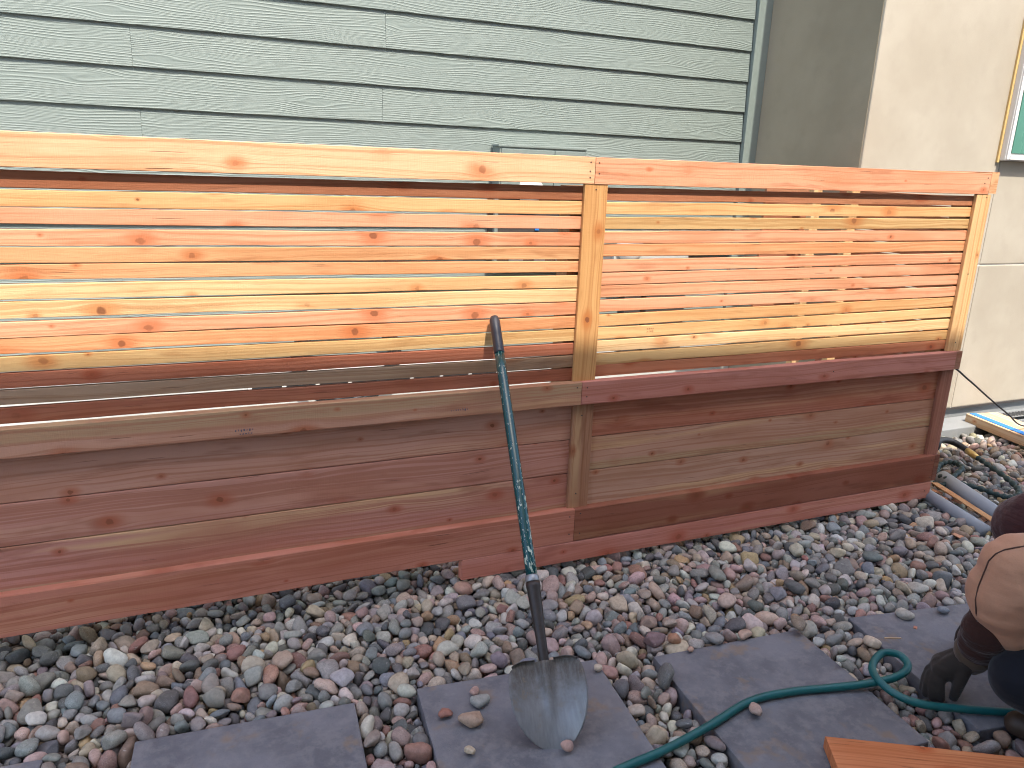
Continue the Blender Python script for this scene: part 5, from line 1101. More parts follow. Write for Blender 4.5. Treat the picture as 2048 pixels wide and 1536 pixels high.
16594797,102243,439129,1459753,148362,922761,7965915,86913,492676,16396255,56823,201149,9427388,45196,697885,10492081,38909,526824,7130118,73027,749138,
9880395,88339,426115,10933650,64232,786319,10146345,45889,502187,13427033,111344,268572,19100471,117522,719352,13080369,113763,343594,10297890,74050,258566,
15590119,108211,278327,17149919,106788,344535,7666707,83623,325677,2209519,160351,311981,14944962,86923,117842,15907584,125612,662269,13009328,91892,304567,
2234091,108244,335729,2689963,41496,475165,5692174,46757,266058,7938824,42366,504845,4705738,43218,218954,5921020,47196,684826,12822410,139610,399366,5276102,74216,847862,
14590170,103755,575566,19022127,110961,631653,11806389,134484,539747,7273851,48767,646312,16655000,89178,218848,6007683,56225,530860,10393896,40543,615183,
16628136,107463,527393,16072923,79623,551076,10249560,129890,33946,16952081,100627,887229,10887583,46620,226338,8041505,90625,624772,8233580,93191,487006,
14428625,100052,279344,16994142,117187,611277,9793467,115640,393588,9938024,54341,466098,3313309,35199,36146,8205663,53345,864322,16201308,85521,259155,
7598121,47372,525605,18487966,54950,167946,5898980,78639,404362,16838341,107360,231145,10996197,26487,485469,7166085,44927,122449,14674918,55624,422088,
7527646,35602,46556,16486555,99755,271131,11772322,124207,676693,7612469,68099,376564,7567658,54356,812254,3197108,68905,703310,12952182,70069,876728,
11944817,76901,505182,14299854,72051,278329,5616925,41901,546594,2218677,129188,362083,1456544,93635,711576,16922282,107325,676062,7726444,68640,253287,
12471560,112682,530570,17981012,106778,922643,2230484,117344,495495,14044658,141443,533195,6472457,68469,221157,2548700,123465,536135,17999426,122083,905872,
14560237,102508,495199,5890671,51480,733174,18595953,59765,252374,6562636,50938,442765,9369460,33192,534424,14171008,74763,595431,19439386,146088,629754,
19136344,135499,769145,13780125,99902,695441,15757733,97074,427109,3106671,69872,565903,11729097,65198,320557,14167288,113350,905548,967574,47790,320453,
3470146,54248,585886,4078817,35027,284817,16085055,102349,188252,4123884,42492,162131,12972490,131482,363526,10706091,84358,426320,15523809,68336,765709,
9108507,40507,907357,14248310,115066,182980,19277222,134789,605113,11491934,39457,707673,11014348,92484,638114,14335291,153892,281270,14015055,51382,513725,
4256117,80754,371976,3262469,33723,158159,848076,88951,460568,7408576,49382,454707,2098597,106963,923556,8314985,46074,404066,9295278,65729,731246,6176130,79066,221344,
11902932,46079,715739,9340879,44490,347837,10332746,45218,616592,12783963,87051,181457,6103786,42768,307718,9273467,37333,563533,12089031,48350,882363,
10167415,67611,371454,15256432,118632,872264,5746278,51731,355795,8469653,38206,721430,12778473,61663,168162,11478515,107603,283490,9343544,51083,548979,
15407105,129488,378014,9264425,39063,495803,9287055,79068,937450,4822808,40626,822028,11065196,96246,863570,14725104,109938,532792,7840995,88515,533893,
10743439,48231,619075,10411085,44481,232627,3526722,97163,430873,8050256,51350,488880,14221118,95743,96865,8692810,50781,773732,13486613,99610,479750,7782695,33321,831454,
12483491,120510,925571,12010720,99047,523573,1970061,113742,966650,14659246,95472,137841,15965292,127479,606809,12174498,74091,806968,8095002,34907,239157,
9148476,57181,218027,13325097,87347,46037,11257806,40926,275916,10330709,90057,216916,9244389,75170,486141,15943814,83460,732628,7627696,128758,523264,
2491575,123756,261766,6919594,62210,403605,14530671,71637,144768,17470807,103062,248547,8296147,108064,966441,2617464,105602,390538,2374475,92092,44850,
2509529,101924,438834,12258552,36774,455110,2290601,104349,685129,17746748,92794,878148,6674067,83866,413653,13126743,82183,359654,16663913,70063,214157,
17522251,106205,806215,2830839,69743,485848,4081493,88483,953247,2795029,89192,907539,14674678,79196,676911,16018897,57632,134030,5887893,49740,807021,
8881480,93303,855780,14738034,82772,771660,1219847,80930,410455,7336684,48755,752280,3766994,37200,610354,16435626,128770,614197,19325174,117499,595102,
11973469,96936,867849,5647057,43907,618518,13360564,120780,262676,12295268,71602,892256,15697670,143206,377315,10527852,62193,430670,12080042,103615,603306,
11124393,88334,604096,17570229,74520,785152,8386875,55083,417312,1759987,55643,914975,5659797,61756,824686,7828491,68183,301168,13786242,99205,887460,
13231968,52073,847950,7773891,47749,294877,9429526,88345,428619,11221355,64784,844072,13126441,100614,485397,1171975,85488,573903,10446832,69457,144035,
5168034,61173,586054,3571601,58226,292565,3551010,49365,513320,1292049,40370,434618,14753057,106744,456514,8879127,66748,872833,8799518,35169,345389,7471755,87454,536766,
12462603,120077,717214,14758248,114915,524461,17485885,69650,276646,17159149,126614,404780,8004940,49893,934828,1486578,121608,698181,10124009,35323,848064,
8245627,73026,177937,8556523,37597,551685,13497438,129635,525885,16004197,114343,460657,12003433,107745,235145,9996635,48074,576805,14822095,118375,966341,
10945818,77055,525402,13224361,146122,73262,12748604,102627,535528,18118962,91630,346007,1087514,67747,975941,10000583,94353,464770,14389172,73083,331035,
8316658,32619,545048,7786678,55652,127854,11575177,97225,262649,10450729,82201,877961,16009405,115765,188542,11043556,93348,673638,13853087,87601,153160,
9226843,37337,535703,2158858,109627,620345,10270499,104207,36355,4525738,67640,855257,13888475,134771,833053,8392531,38637,700549,14794810,109200,76351,
12999324,108236,95541,7984197,90323,593832,8752675,40615,397211,14584472,80903,324444,2257788,92786,497620,12580917,68905,374663,7802110,34763,505077,
13519492,133337,407759,11904348,125888,603679,12460893,44774,176730,9651461,77606,837250,16406308,110070,412534,7636505,86616,946454,8695631,89336,426307,
16054769,108757,725494,15169214,97493,676293,7828444,101310,344325,7276998,33043,474376,15411963,47495,589741,16841236,101479,286092,7297653,65597,902832,
10417633,87208,258936,12877176,129591,420351,15091351,132067,610770,7900639,78763,137029,9931384,102201,198754,14818848,95470,324436,7908756,70746,554193,
10125672,69163,228741,5942054,35757,25453,2920856,39060,877860,13183929,81341,372727,13888870,74813,704464,4574033,28335,168447,10357201,50072,626537,9982832,58642,115546,
15496326,92772,55452,10314533,69325,410447,9584052,86518,682988,5063094,73180,218752,10251316,46227,738572,15223826,82609,821931,11585095,45037,894562,
16342737,105050,87036,17702500,104093,271978,12645538,124060,215229,5751947,39615,888046,10708269,81882,926847,8705074,83612,776414,12096284,65741,831542,
8533574,80634,534801,2386665,90928,543958,988852,75914,525416,10251837,62194,390446,1792655,134496,440535,15439377,103914,297215,12967432,100091,984953,
10722532,40926,77255,8878493,64341,555805,3496653,89457,282585,19412329,110259,438880,14494138,97621,550826,18775978,82941,566405,11866967,56772,214989,
19043398,113927,453381,7201901,47623,191829,4453452,40376,339543,12208855,87496,634844,17387383,124774,409662,1297735,116915,936369,10870636,85741,246841,
8944594,112780,595402,9963324,44634,545825,8708124,108387,77055,9039583,70323,454104,12183457,110922,133029,10059343,41336,281572,16709196,94622,509176,
8465146,48670,77253,15159974,35766,484684,5896443,54925,638638,10198410,87738,953561,7192652,42765,421885,15010037,97778,465257,3853864,40915,161740,14998346,98220,227322,
9203082,86935,419844,10001050,84207,329557,6760826,69303,455598,14971476,102353,397739,14272369,92899,444097,7009934,60889,53355,859579,105756,379747,
15457629,107782,490441,14977664,128073,550339,2536486,89748,426391,13065403,121468,196267,12583457,100341,696175,15214770,84605,835069,12517953,64361,192820,
2815953,33188,575266,13105262,74402,492906,11994334,85195,96867,14920998,105468,142571,18935096,101354,464815,12124501,48253,378924,18746122,122952,229051,
5555125,53633,167665,16789304,39784,475403,5578146,66208,589858,9517677,76189,183526,2188616,112206,642786,16751271,110193,434533,10314435,44655,535171,
10450254,60788,142233,9754434,42234,83357,4450964,45350,741139,18971516,78634,513325,14023109,68795,721254,8460601,35324,171444,2719545,92350,696649,17524921,76382,114937,
17615201,82522,655839,8353404,37777,475133,8335669,37052,495442,17486206,78916,504145,18106920,41788,464879,3062042,72198,241353,2011853,94064,34940,8479283,48223,786479,
9561463,61040,494874,7992584,37596,644463,1781063,106090,725024,9563106,88200,594568,12980003,70325,527641,8733585,40929,494298,4970127,56197,44642,3253270,42782,415603,
12685293,98919,551244,17363306,92919,755847,3593065,48784,242368,4240634,68798,632332,3175691,65204,472254,4721010,40929,579847,11560620,106064,385380,
9544367,81894,847469,10405222,59739,697885,12873335,96334,442844,11229360,74911,434560,1645719,65801,858143,8146307,111183,698623,13207617,64935,652181,
11727285,60387,586021,1351754,68643,291822,12834460,100092,709168,12369223,65765,347670,9208412,47331,752562,6739556,31590,309452,18293044,114078,808847,
12783356,61780,254270,8823556,43353,525705,2806992,32763,484638,4666876,38631,554879,1975720,88219,281771,15934948,65460,649544,18458250,94102,310642,8674990,34213,55548,
8386628,45751,251569,1031023,82511,465325,11110399,107639,127569,7189938,70476,424682,5296503,94901,262875,12166786,51053,233487,8097689,38061,198546,
11479386,118063,466160,1973036,76206,566147,5641375,60781,114579,15028148,93240,251922,3265597,56528,671236,16897888,92641,400764,19508193,119243,151956,
18914198,125489,181349,4432756,94474,480150,15484782,82913,625876,17444321,106900,566035,14200798,82920,671674,10536326,55881,838246,7914923,42071,97543,
8001771,35063,240851,12223680,100050,331670,2107857,56790,842034,4831973,26488,545264,2417089,82346,629648,12093453,81774,272277,9999563,51062,124466,
12911001,63590,763477,10078735,75623,546465,15175792,87878,624293,15373465,96543,454846,10363794,81590,103454,19499270,160224,364136,8515608,50359,725511,
18482088,124774,413846,6502468,90473,35252,10570327,62117,435308,6851002,54328,585295,10234711,81196,329055,9469360,93748,77138,11997310,93890,775052,
2731603,116210,444858,964913,49058,526229,6595500,46947,985144,16093667,95751,86768,11227713,88051,308830,19076011,81357,632911,5635500,54953,198036,8851306,81477,729239,
18791193,118072,196139,10035505,54212,727334,1474723,78810,796085,5932592,68187,93259,1595035,103746,620252,2387045,76514,604519,12418845,101752,894561,
15228830,38218,514446,11140497,121303,691274,19154182,130778,926254,8081096,42930,117843,12177327,111321,107364,17107840,102531,781155,1930941,52632,410975,
7679090,41333,383664,17516543,78066,723513,16192693,105209,595879,8098954,39063,504398,1813590,86123,237055,977062,80929,887567,12307362,71196,460456,895858,78513,792931,
18379906,58779,358838,12737018,74228,322557,15388802,77605,520243,13789656,90629,964943,13073055,65505,377847,15154517,108089,436160,10519116,34768,484679,
11409403,82492,405896,8485529,76925,187536,12523180,72207,221632,13531418,68819,797165,16918525,105084,262271,13786284,97463,46155,12651770,83065,553985,
14149312,133337,253757,13192653,84496,121943,7807047,79909,662225,2543075,44752,541450,18380185,127469,208232,12007578,89347,694417,8088753,56754,442275,
13687309,91756,196767,16264868,39781,485501,12547385,95753,600760,7207690,37774,485401,8184986,40925,14748,3022734,40067,464401,14273096,87041,162063,6409602,79184,954045,
11182330,94342,627210,10536952,38636,504598,16042231,56647,676281,16693541,87080,454242,15506077,85081,121943,11444127,91768,974758,10477593,73497,126079,
4864549,66788,182249,4132994,45335,955935,2383974,79336,853563,9076765,72492,394103,10072559,93040,768338,16907313,99597,627711,15115379,106212,207563,
16835040,85322,680739,15300897,42934,851746,11946253,85472,54944,7765362,53502,320868,16387883,46900,815887,15208685,72510,767361,3062014,39601,539538,
16301353,116662,723742,5489058,42335,895871,14356469,60246,843129,16582693,98788,945769,5896089,67863,711653,838673,75792,686013,7078475,60641,757433,1192916,42634,907342,
7942213,69443,805278,6421992,76333,409548,12729284,99191,157339,6967915,33742,83164,17386639,72250,207757,11953314,126754,103229,15622382,93611,540241,
4759950,29031,534911,6091647,74325,193815,3343792,93897,402772,1961095,66402,665290,11892325,73617,43762,9513490,83461,933236,12133212,56947,856854,16727129,108336,544415,
11368648,58115,396794,7525566,52211,628138,8293829,73603,679650,3436938,86768,913439,16768922,107613,432922,9595832,52624,741741,16892006,105603,351058,
16399445,98790,574594,13150202,85184,945256,13244047,113443,896938,4565142,34630,801152,13207683,94056,400770,15500171,117189,761040,14665476,48217,74238,
9439816,77316,368320,6340977,43357,394304,14485816,72360,231049,12408450,127756,228943,11716345,97757,671032,4573802,51167,214928,14269152,82348,198537,
16397239,125919,105137,4936582,85467,726243,9724363,82899,587823,16804634,62101,56063,5437668,38638,984253,14755399,98534,509170,10587342,67593,814014,
16646261,99899,202074,12232178,69383,618563,2626568,117216,141755,2812636,68762,380352,13285244,60784,552753,11677773,100765,755934,9625900,44941,947046,
10860442,80614,499549,14653968,88751,53253,7348442,77316,666590,1348725,68217,499855,5539557,86632,560248,6124563,65897,510349,18206026,107048,607989,
1585728,119738,963557,11457437,68642,403896,15565829,82890,689144,11713285,96603,975953,16663838,106618,564258,16765366,55508,300645,3109894,31892,504735,
3544787,43203,379652,10500303,28332,43656,15844968,86043,788175,17525331,109318,613605,13017420,92912,172059,18005459,91622,833074,3803082,55910,468427,
18158059,104788,500629,13276590,86199,732532,14608131,110751,213224,19172258,144359,35763,7837715,85037,808753,7812717,38897,935839,7511003,36905,233672,
7459508,45314,527590,2029756,92341,44135,12949743,88057,157336,7447630,77205,600436,12276498,83612,481451,17896935,88059,902459,1105826,89888,509755,3604451,104323,212772,
16219536,111937,148045,6643434,96195,115631,8848452,36634,92351,9870539,85306,853156,10389814,29453,515483,9193441,73350,234288,10021796,57599,422880,
10215455,72910,462944,16987988,64615,956660,15248030,64918,415580,14740433,117329,75046,17543124,101490,604672,18322952,42651,290652,10686315,83915,416926,
12547835,101330,554089,15814458,119463,309247,13144749,47751,102541,11131471,90634,838452,6748849,43184,469125,16373032,73182,419855,12469664,112489,440651,
7933491,47626,475579,3589230,34354,250960,8074592,64330,614897,9775683,79051,923151,16783676,123639,483211,7006788,109626,618873,13150169,78777,424697,6826689,79179,66742,
17600033,107478,151644,15475209,111654,363689,9111594,45053,361682,6469730,52259,554680,6455025,52085,268330,3331995,35331,485720,1075605,53050,552966,
10456930,39877,364695,16142304,97180,477209,12048247,80221,751331,11853488,97064,45046,7837119,65613,739258,8035562,57475,400636,12063359,97331,501623,
11185513,87884,424317,8615058,40639,474705,1255705,80629,344396,11329750,76614,650455,8296631,38220,212169,14893444,73237,76467,2491434,140495,302253,
12417807,114339,494518,12574633,74743,893749,2738061,42333,798233,12441640,76123,785932,15169256,86784,411783,5440965,39188,669445,10933467,116634,445595,
11829395,105481,628923,12127270,73316,85746,15655342,95596,956064,16697161,95747,198661,15676965,50209,865426,6976717,42933,739351,3181794,47734,347180,
15619695,104783,549949,12624319,106359,627672,17707896,66379,902564,12381768,110084,865260,15838078,38072,907660,1069633,73736,215081,13015152,50783,954849,
5792083,64049,806759,14764976,85619,556148,12241776,74900,233467,3361713,32762,464908,9807403,45736,339066,11285092,61502,336726,11515645,113452,666816,
18788280,140240,902548,1429441,95606,883268,1702847,85208,640665,799752,79606,984245,11518675,80537,416150,12747375,104370,254988,4234449,55763,273083,
6809052,55178,873276,12328558,121175,380563,2275649,94749,985746,7324711,42906,722048,9304373,34500,634565,2152447,127924,286382,12577221,58203,623232,
9205518,46070,315561,14524781,78914,232133,17240469,116656,384118,4780839,37606,25757,8626362,66627,575202,2611433,101078,311819,9320016,41223,46346,12397222,77029,516506,
8821637,94068,45565,12853676,103204,701335,11785923,63200,358674,12571303,111232,688771,7941669,32607,519567,12612399,127185,426004,1678534,125192,34662,
13541004,90061,376488,5701016,59642,385305,10203561,51630,601340,12727680,93590,757383,1157008,93188,361142,18646997,79619,53248,1697021,77745,474766,
14335904,69890,346442,18404009,73895,544633,14701955,62892,974649,9047049,36629,485403,10475024,74897,405562,15610628,102791,296577,3919542,96760,794843,
5590002,83323,454815,12651275,91058,461875,15802657,141614,707014,2548616,119635,374136,7069686,39468,137550,2914903,36354,445402,15277094,105373,396104,
9460309,85620,63239,18155182,116523,964837,12472416,82236,427919,6958497,39079,15053,3439146,41329,253064,12874586,106937,495202,7378993,30049,964454,6229779,80074,232871,
3559712,39061,485359,3547673,53619,477145,9600448,27037,208950,6211703,82933,585803,9271482,56087,703945,14398745,103893,536828,12919887,45623,877734,
19388499,111383,617291,9228567,38368,360563,1802016,102348,375675,18467168,113365,632742,14949789,37478,524701,17393347,89896,385717,5116536,41760,208343,
13159785,49468,527393,4430108,92767,664641,18185105,120378,231137,1507877,88345,303133,4717851,40481,637651,6443068,56743,435616,2074725,74917,465027,3067799,36913,534359,
9703518,109031,445454,10868080,56779,255272,19688036,50669,475407,10397036,49624,206529,1378682,90361,709344,11378058,77327,146540,11308524,84218,688974,
10900349,96364,309035,10270182,69332,238566,15274937,87596,425614,16070177,116331,661345,16501669,118215,471178,18011059,105054,509634,11638682,90770,793021,
10810580,90764,416019,10243907,44068,95847,12330322,48249,565098,3202624,47750,264271,15823844,71943,774572,12297469,101895,696128,19208089,79474,226350,
19541315,130354,329046,13550038,86363,447207,8722486,34769,465301,17002663,99757,384805,7486884,47474,177225,6878122,62480,496211,6329011,42210,824152,
9100845,37197,995252,2074667,105733,145736,7175118,36913,976353,3370400,63601,534170,3802351,57180,521338,4867701,91915,308324,4693477,35592,771749,7075814,80772,107742,
15724526,103344,656030,3649289,49315,55138,12339486,119729,297544,8399070,67883,474907,19610275,125783,572918,9511847,34760,128146,12385287,76222,241144,
18176442,83343,708479,12896056,59772,323186,4669445,36763,107953,7214152,70645,841545,10021381,93464,245924,8625616,30323,182066,12331517,114224,24256,
14961957,47755,594380,12549366,97765,461756,16390911,40223,565199,11161688,90486,344992,15784979,65884,299344,15709861,72755,25753,7381501,33878,249146,
2330102,82058,336919,1277067,90771,354526,10942977,65326,702221,9532883,27877,484721,6136718,101175,493267,12763736,105595,744349,9894466,78212,191964,
8239416,86916,541716,4486800,66210,506397,1978815,81200,15046,10101654,33056,178648,16792725,109055,376673,9854110,48639,885852,6937997,28334,67050,13195543,123743,878145,
1931005,86062,297029,15314045,85171,435185,9100505,37332,455943,14332387,99325,711565,5830372,46938,549742,11662861,49635,485669,1144507,85036,640446,7739144,49615,394121,
10608591,44517,695186,16813852,98616,535009,14539100,112647,916947,7603597,39042,113958,9423509,51608,246986,7108772,80508,704215,3985810,48353,466791,
6151959,27737,465131,18611097,109640,504031,16921619,82937,185117,10764498,90757,837061,8110307,60630,848037,16942401,48255,330867,2719720,100900,113325,
8512354,52909,540629,7042912,50205,307569,7590670,26883,425059,13633448,124071,461675,14206344,101745,185271,5815279,28743,689546,8221680,94340,894246,
1663663,122938,964744,4771381,116927,383543,1807758,90777,495612,2617531,83200,158443,15526630,129729,232372,8098461,36635,112048,4867481,46491,592058,
11070419,86483,606459,4948689,59038,974855,10410306,28330,484253,6865533,45623,944067,6085483,71892,785674,17140599,94080,444895,1903845,93888,811737,
17240141,118197,242579,6220980,35330,550257,14359118,105475,25443,14423017,79494,943664,5779670,53363,361474,1139043,53650,34838,12982114,45621,545298,
3019763,30896,994647,16399594,102337,412556,10500767,39599,236725,16990915,68650,172229,7897148,85341,56853,12664782,95335,405402,11988278,75470,595942,
8544486,44788,181349,12738463,126203,712827,16235027,76926,207429,4079073,89601,570874,13458465,58098,133765,5620886,71325,305006,6479123,83330,275738,
3877911,53775,831549,13276850,96353,117160,6829413,34905,495796,11996060,48088,620343,16187112,62638,842771,3193184,33591,768962,4432391,110367,254743,
2479760,68778,403505,1987784,102908,245655,11062792,92910,822439,9630384,26327,504195,13708278,53485,805088,8440328,36350,504699,2689747,74767,550843,
16868190,83349,838135,10366679,69493,487875,14506179,81756,152564,3712716,38640,410250,6775399,76909,592510,13108712,60786,663138,13033495,107076,555671,
8134409,70338,476173,12769654,79202,699053,15391671,93619,84425,7972910,45062,628877,8122597,100354,66757,790950,35885,178647,8458772,70919,605778,15509225,150262,473895,
1657741,109886,693634,8937471,30493,239045,18683266,124084,405134,16627615,83183,595254,16883137,105744,644393,17033459,95487,444839,11421307,91080,721978,
15085080,82519,802450,3448480,33191,545598,8853649,34905,309350,5542716,48082,679334,4045456,50682,976146,12240274,108760,549764,15394769,93197,191556,
12775243,85583,117637,15244377,110508,986049,4670138,41902,269246,14818176,107464,357612,6214715,24463,92345,8971857,48071,44265,5821068,60507,515008,
11289420,79321,709359,5580892,34603,346519,3589258,66057,985546,19031570,57757,265890,11124515,90080,484837,13090642,88932,737616,10945680,88479,675210,
13213319,59765,695910,12648857,71479,334527,14584202,81891,593291,12080101,90070,801730,15805546,96348,428346,10432029,32204,113260,9378549,51466,354123,
9094978,33878,479948,17746937,71210,796138,8299034,29310,400356,19220058,65610,865918,1765483,113323,533158,1855893,61193,663472,5773419,67443,323410,5584828,54352,273411,
3727186,32348,484191,3124716,40205,429666,3016616,61746,906365,12889352,75942,596617,10359783,26463,751046,10096969,40360,485090,8587678,73887,842067,5707107,60494,253965,
9763745,83045,523461,10476351,66611,373573,17809837,50093,705432,12883254,83902,955440,16531359,41774,148354,4039936,38519,985554,18341131,106667,620539,
4222500,33909,534887,15151151,123069,646085,15307241,85225,445421,18116538,75912,524698,2224573,92348,340640,14800654,91744,380767,10477667,91042,306248,
12624254,135198,26148,15898777,48368,427210,16894662,86773,345208,9843427,28504,555040,3406558,53485,551584,11770463,111608,395413,11701258,65919,553608,
16390703,101053,483752,3343249,29584,769144,2191702,86631,24651,9309607,31461,515306,14824729,68218,824180,7779796,38063,674726,7066512,69749,211260,10632517,38922,574888,
10456294,86490,595402,15718890,62762,866242,14224499,95730,183037,3070934,29041,309549,13783881,94900,428730,17105171,100620,665953,18752085,70243,276277,
17188993,75940,783974,10323832,33033,433897,10116512,70910,907365,13465367,78345,563852,11257505,77443,116040,18572196,86822,806918,12903297,122362,143972,
17656428,43219,495411,13915303,88343,454799,9379906,30335,534169,14617770,80933,554707,14925745,40220,871847,5597089,38769,439849,14920136,119052,45048,
15271492,109199,747439,1613069,57766,308749,7567507,35466,639662,9131105,44076,364861,16870588,103608,682930,15904329,94075,493419,5395765,37602,936370,
16663736,85644,290953,5137863,49630,455490,10729926,29891,494728,15940128,34628,509953,18221231,123061,84767,17617855,89757,414194,2404994,113312,787671,
3688756,83344,181540,16447516,81330,797574,16319467,118388,87345,2332946,81616,177278,5392584,31743,475534,1162567,92754,83548,1039598,85457,95937,9816477,45083,435114,
3148769,74342,917243,7954711,79049,260962,16219846,72750,616395,3484436,61338,630742,16393773,86530,455891,16835291,90639,953537,16996794,97358,664974,
15490440,114064,530259,11431279,83479,319240,15367500,111882,531546,17114071,69058,56539,18731478,64372,807924,17446752,80221,258836,18100679,50089,459737,
17338765,90220,333793,12514920,36909,435981,11098509,97460,284806,10108530,43466,612013,11326220,60639,687942,10417508,97890,497930,11257241,86350,53541,
11938873,41621,25846,11941675,78640,198741,9307449,58515,766924,12816301,88608,592133,11220463,50765,872454,8593803,36911,395692,17783244,85471,965257,
10150625,130060,636346,17224656,88625,634797,9034308,81314,902538,17335490,37075,36253,17401587,55762,557911,15427590,140056,495104,4544001,32477,316623,
2470643,58362,785212,7797830,49463,725315,7771821,67201,375246,19694452,106094,635396,5396087,39337,740853,7330971,26323,92558,3688720,85738,474778,6689113,69174,298958,
1231632,94743,567592,6301533,35061,102353,16045734,86239,570364,15019430,94629,188745,13363708,55487,185836,9271873,33460,966253,8086060,31179,544521,8097616,26323,299343,
14258026,72198,654762,15890048,79053,332771,13669107,105606,174046,12940971,77191,808753,10534904,42923,615897,9715920,37322,707875,5626571,101033,817133,
1186611,91181,907536,13432749,79322,345510,7987348,70619,192462,9658590,54192,509049,17902733,57663,161549,18899254,106621,728964,15353036,44939,739351,
16075283,77061,280750,15913922,43354,455449,1510776,117892,54739,6775880,26473,309548,15124812,49243,534895,17155889,55383,395481,9001758,69889,460256,
7051401,55198,452624,14272485,112043,553292,14323447,93885,663737,14392301,97523,567511,3433171,26183,162765,1879785,111184,324528,14698888,68639,438679,
13015921,43627,128057,6980047,35196,46451,6943761,46948,92450,1595001,88487,425504,13180510,91312,493962,14449374,119899,564498,5737998,33185,464980,5434995,22468,545065,
15433033,37202,250956,12906539,215730,454776,16805151,96497,533797,17018294,95597,616164,8199697,42063,105847,13501186,94624,536309,19481112,67083,93550,
2543005,47606,795711,10627764,52084,247722,862910,42921,933838,1117952,36772,454832,10323334,33185,228746,8464957,26744,504590,9631448,40774,983949,2567113,44217,591821,
16018698,101607,678974,11428220,122051,854883,10675741,97600,440443,12476035,51209,395994,12669886,45466,723072,6226531,85044,364606,10024288,51319,692450,
5656694,60892,486197,8650467,54891,527430,16277142,107469,985855,16090370,90068,75740,3019653,32523,554964,16358110,131362,953454,5869130,39606,495607,
12856820,41198,798764,907471,34062,778864,3928582,65787,857058,15733455,112615,817576,6805452,52527,142668,6956095,37209,112258,12820059,67725,470773,9207522,31898,494728,
9481338,46778,135143,16619406,69932,825523,9645535,39342,570257,10531938,29735,369643,15769924,37758,619635,11091401,43903,194857,8217721,35455,934645,
4843586,61457,136726,1741755,130901,485204,6679760,85058,505912,15586353,102902,214048,7994049,66346,616416,14455341,114916,446777,12943701,67474,253923,
18512051,93045,519568,15835616,115351,423188,5143443,71583,571221,14872020,80635,516989,14794058,103628,24646,12297362,71880,361682,12224097,77178,715375,
8452372,75597,631125,11089711,104065,486092,1153875,48365,946135,15781349,84624,474207,10992579,38061,56554,5329775,65898,208025,14224237,94343,278832,
18787837,43066,798564,14986840,72768,93970,16096456,81760,563487,1330953,91062,354664,7301116,42918,781546,15232915,93031,822553,8269181,47459,812365,
19256575,85204,569022,10761464,79465,932846,14359761,81194,410452,5846003,45336,642179,16246745,72920,383456,3751867,39610,946434,6232361,36216,198338,
10981712,54643,642216,10588813,36773,455031,12474290,89183,125231,12132312,75173,935650,10441375,48255,46447,15728237,131902,434192,10633702,126648,211453,
14954094,48938,117351,16040283,76943,801255,14485443,84355,985641,4232118,34748,728572,12327186,110366,549849,12847320,93450,389061,11305485,108200,583604,
14605626,77348,700657,4288674,47474,844941,6670418,73753,259141,8849031,43610,906526,15034108,102347,498933,15491130,103348,602859,8839399,34907,276615,
12748319,93049,916549,10735554,117610,606094,7968686,31443,177749,6496496,71737,857961,10627116,39340,485253,11629606,98506,924071,881053,43606,243562,5125602,80480,76340,
18904846,48096,858263,3532406,41183,411274,9793426,103609,336637,3409499,85583,579069,8854793,66909,454628,7555830,46941,522290,8050844,116648,396607,8899624,92500,763789,
10346074,91748,895423,4615728,67303,112634,10549765,78899,877360,3208443,48630,877133,18394737,43777,902247,7795457,76468,308575,5530362,69624,748844,8888073,52482,566881,
3349337,53748,842873,13828551,77199,44361,11005410,92223,696865,18836370,127200,504535,3103735,75319,123053,18809026,77190,603875,19025215,123360,892840,
9280772,89334,764582,3343193,35443,631378,19226435,118083,690939,13083463,121455,34737,5128902,30896,475672,5215787,45054,353938,14884401,67781,628118,
5186091,35325,862047,5305894,28503,555151,11304338,77456,705614,13981473,114616,817663,6871473,59588,472141,6430459,34629,138255,15316904,58962,403728,
13000133,86323,586215,14378087,82769,955144,15652293,91469,262985,3544550,46359,516142,15697178,66363,115376,12136607,50389,604593,19322406,101383,396113,
15004201,54104,516191,15571048,33059,519948,10708602,47238,36146,2015010,79452,640655,10940023,65327,446908,5591048,36358,171560,10459822,36627,524916,
10892046,78906,680558,3370670,91867,394970,14590826,92361,476626,11400474,74197,923037,18500127,91759,791849,1291989,62227,427178,835872,32622,218955,4228504,93446,162033,
12279585,73627,896434,9946615,101758,621885,11215308,95175,482943,8933120,29026,82962,9012606,78620,383317,15721562,105461,798749,979479,29449,738966,
11868514,88201,974744,17870069,87617,476058,16294390,108772,202855,15761094,80937,182359,17218692,71060,663905,5434801,31185,369641,2789093,38778,464649,
3118592,75865,480728,4330626,42205,133871,4072668,51613,338050,4732911,29888,535088,17663343,83341,606305,9049364,28611,570253,5794098,36632,524740,11830721,88777,505670,
11755942,39458,116163,9775648,55647,564613,15775276,88646,456596,13266487,101201,578187,10949119,47909,778666,17344679,53487,461278,9022677,70487,665434,
8092151,97313,482563,10643065,49067,73264,1048499,30753,505072,8812744,43466,590355,10012252,69049,682126,9504514,68891,151837,12234279,44653,976253,12540310,95069,723814,
12325324,72930,355812,11629476,120622,995251,5725220,44077,25249,5791712,32495,63054,5938107,37466,82757,6703825,37189,953550,1523000,74047,350555,7081997,36911,545566,
7195837,30480,261063,8252124,45898,818549,14020912,71341,606339,3811611,37738,439429,14461947,81326,452731,3382276,34914,424775,8746380,39768,838651,8719426,35470,955854,
4126912,43895,834753,17288246,85615,545424,17575817,89917,546029,4996767,65583,207019,5709873,29587,946942,9841700,88907,731675,16759583,94220,322235,
16762468,62784,392117,16003603,117480,64252,10416922,90890,246640,10732385,93723,232255,12450517,124200,545469,15475669,98605,151646,11872333,103335,874449,
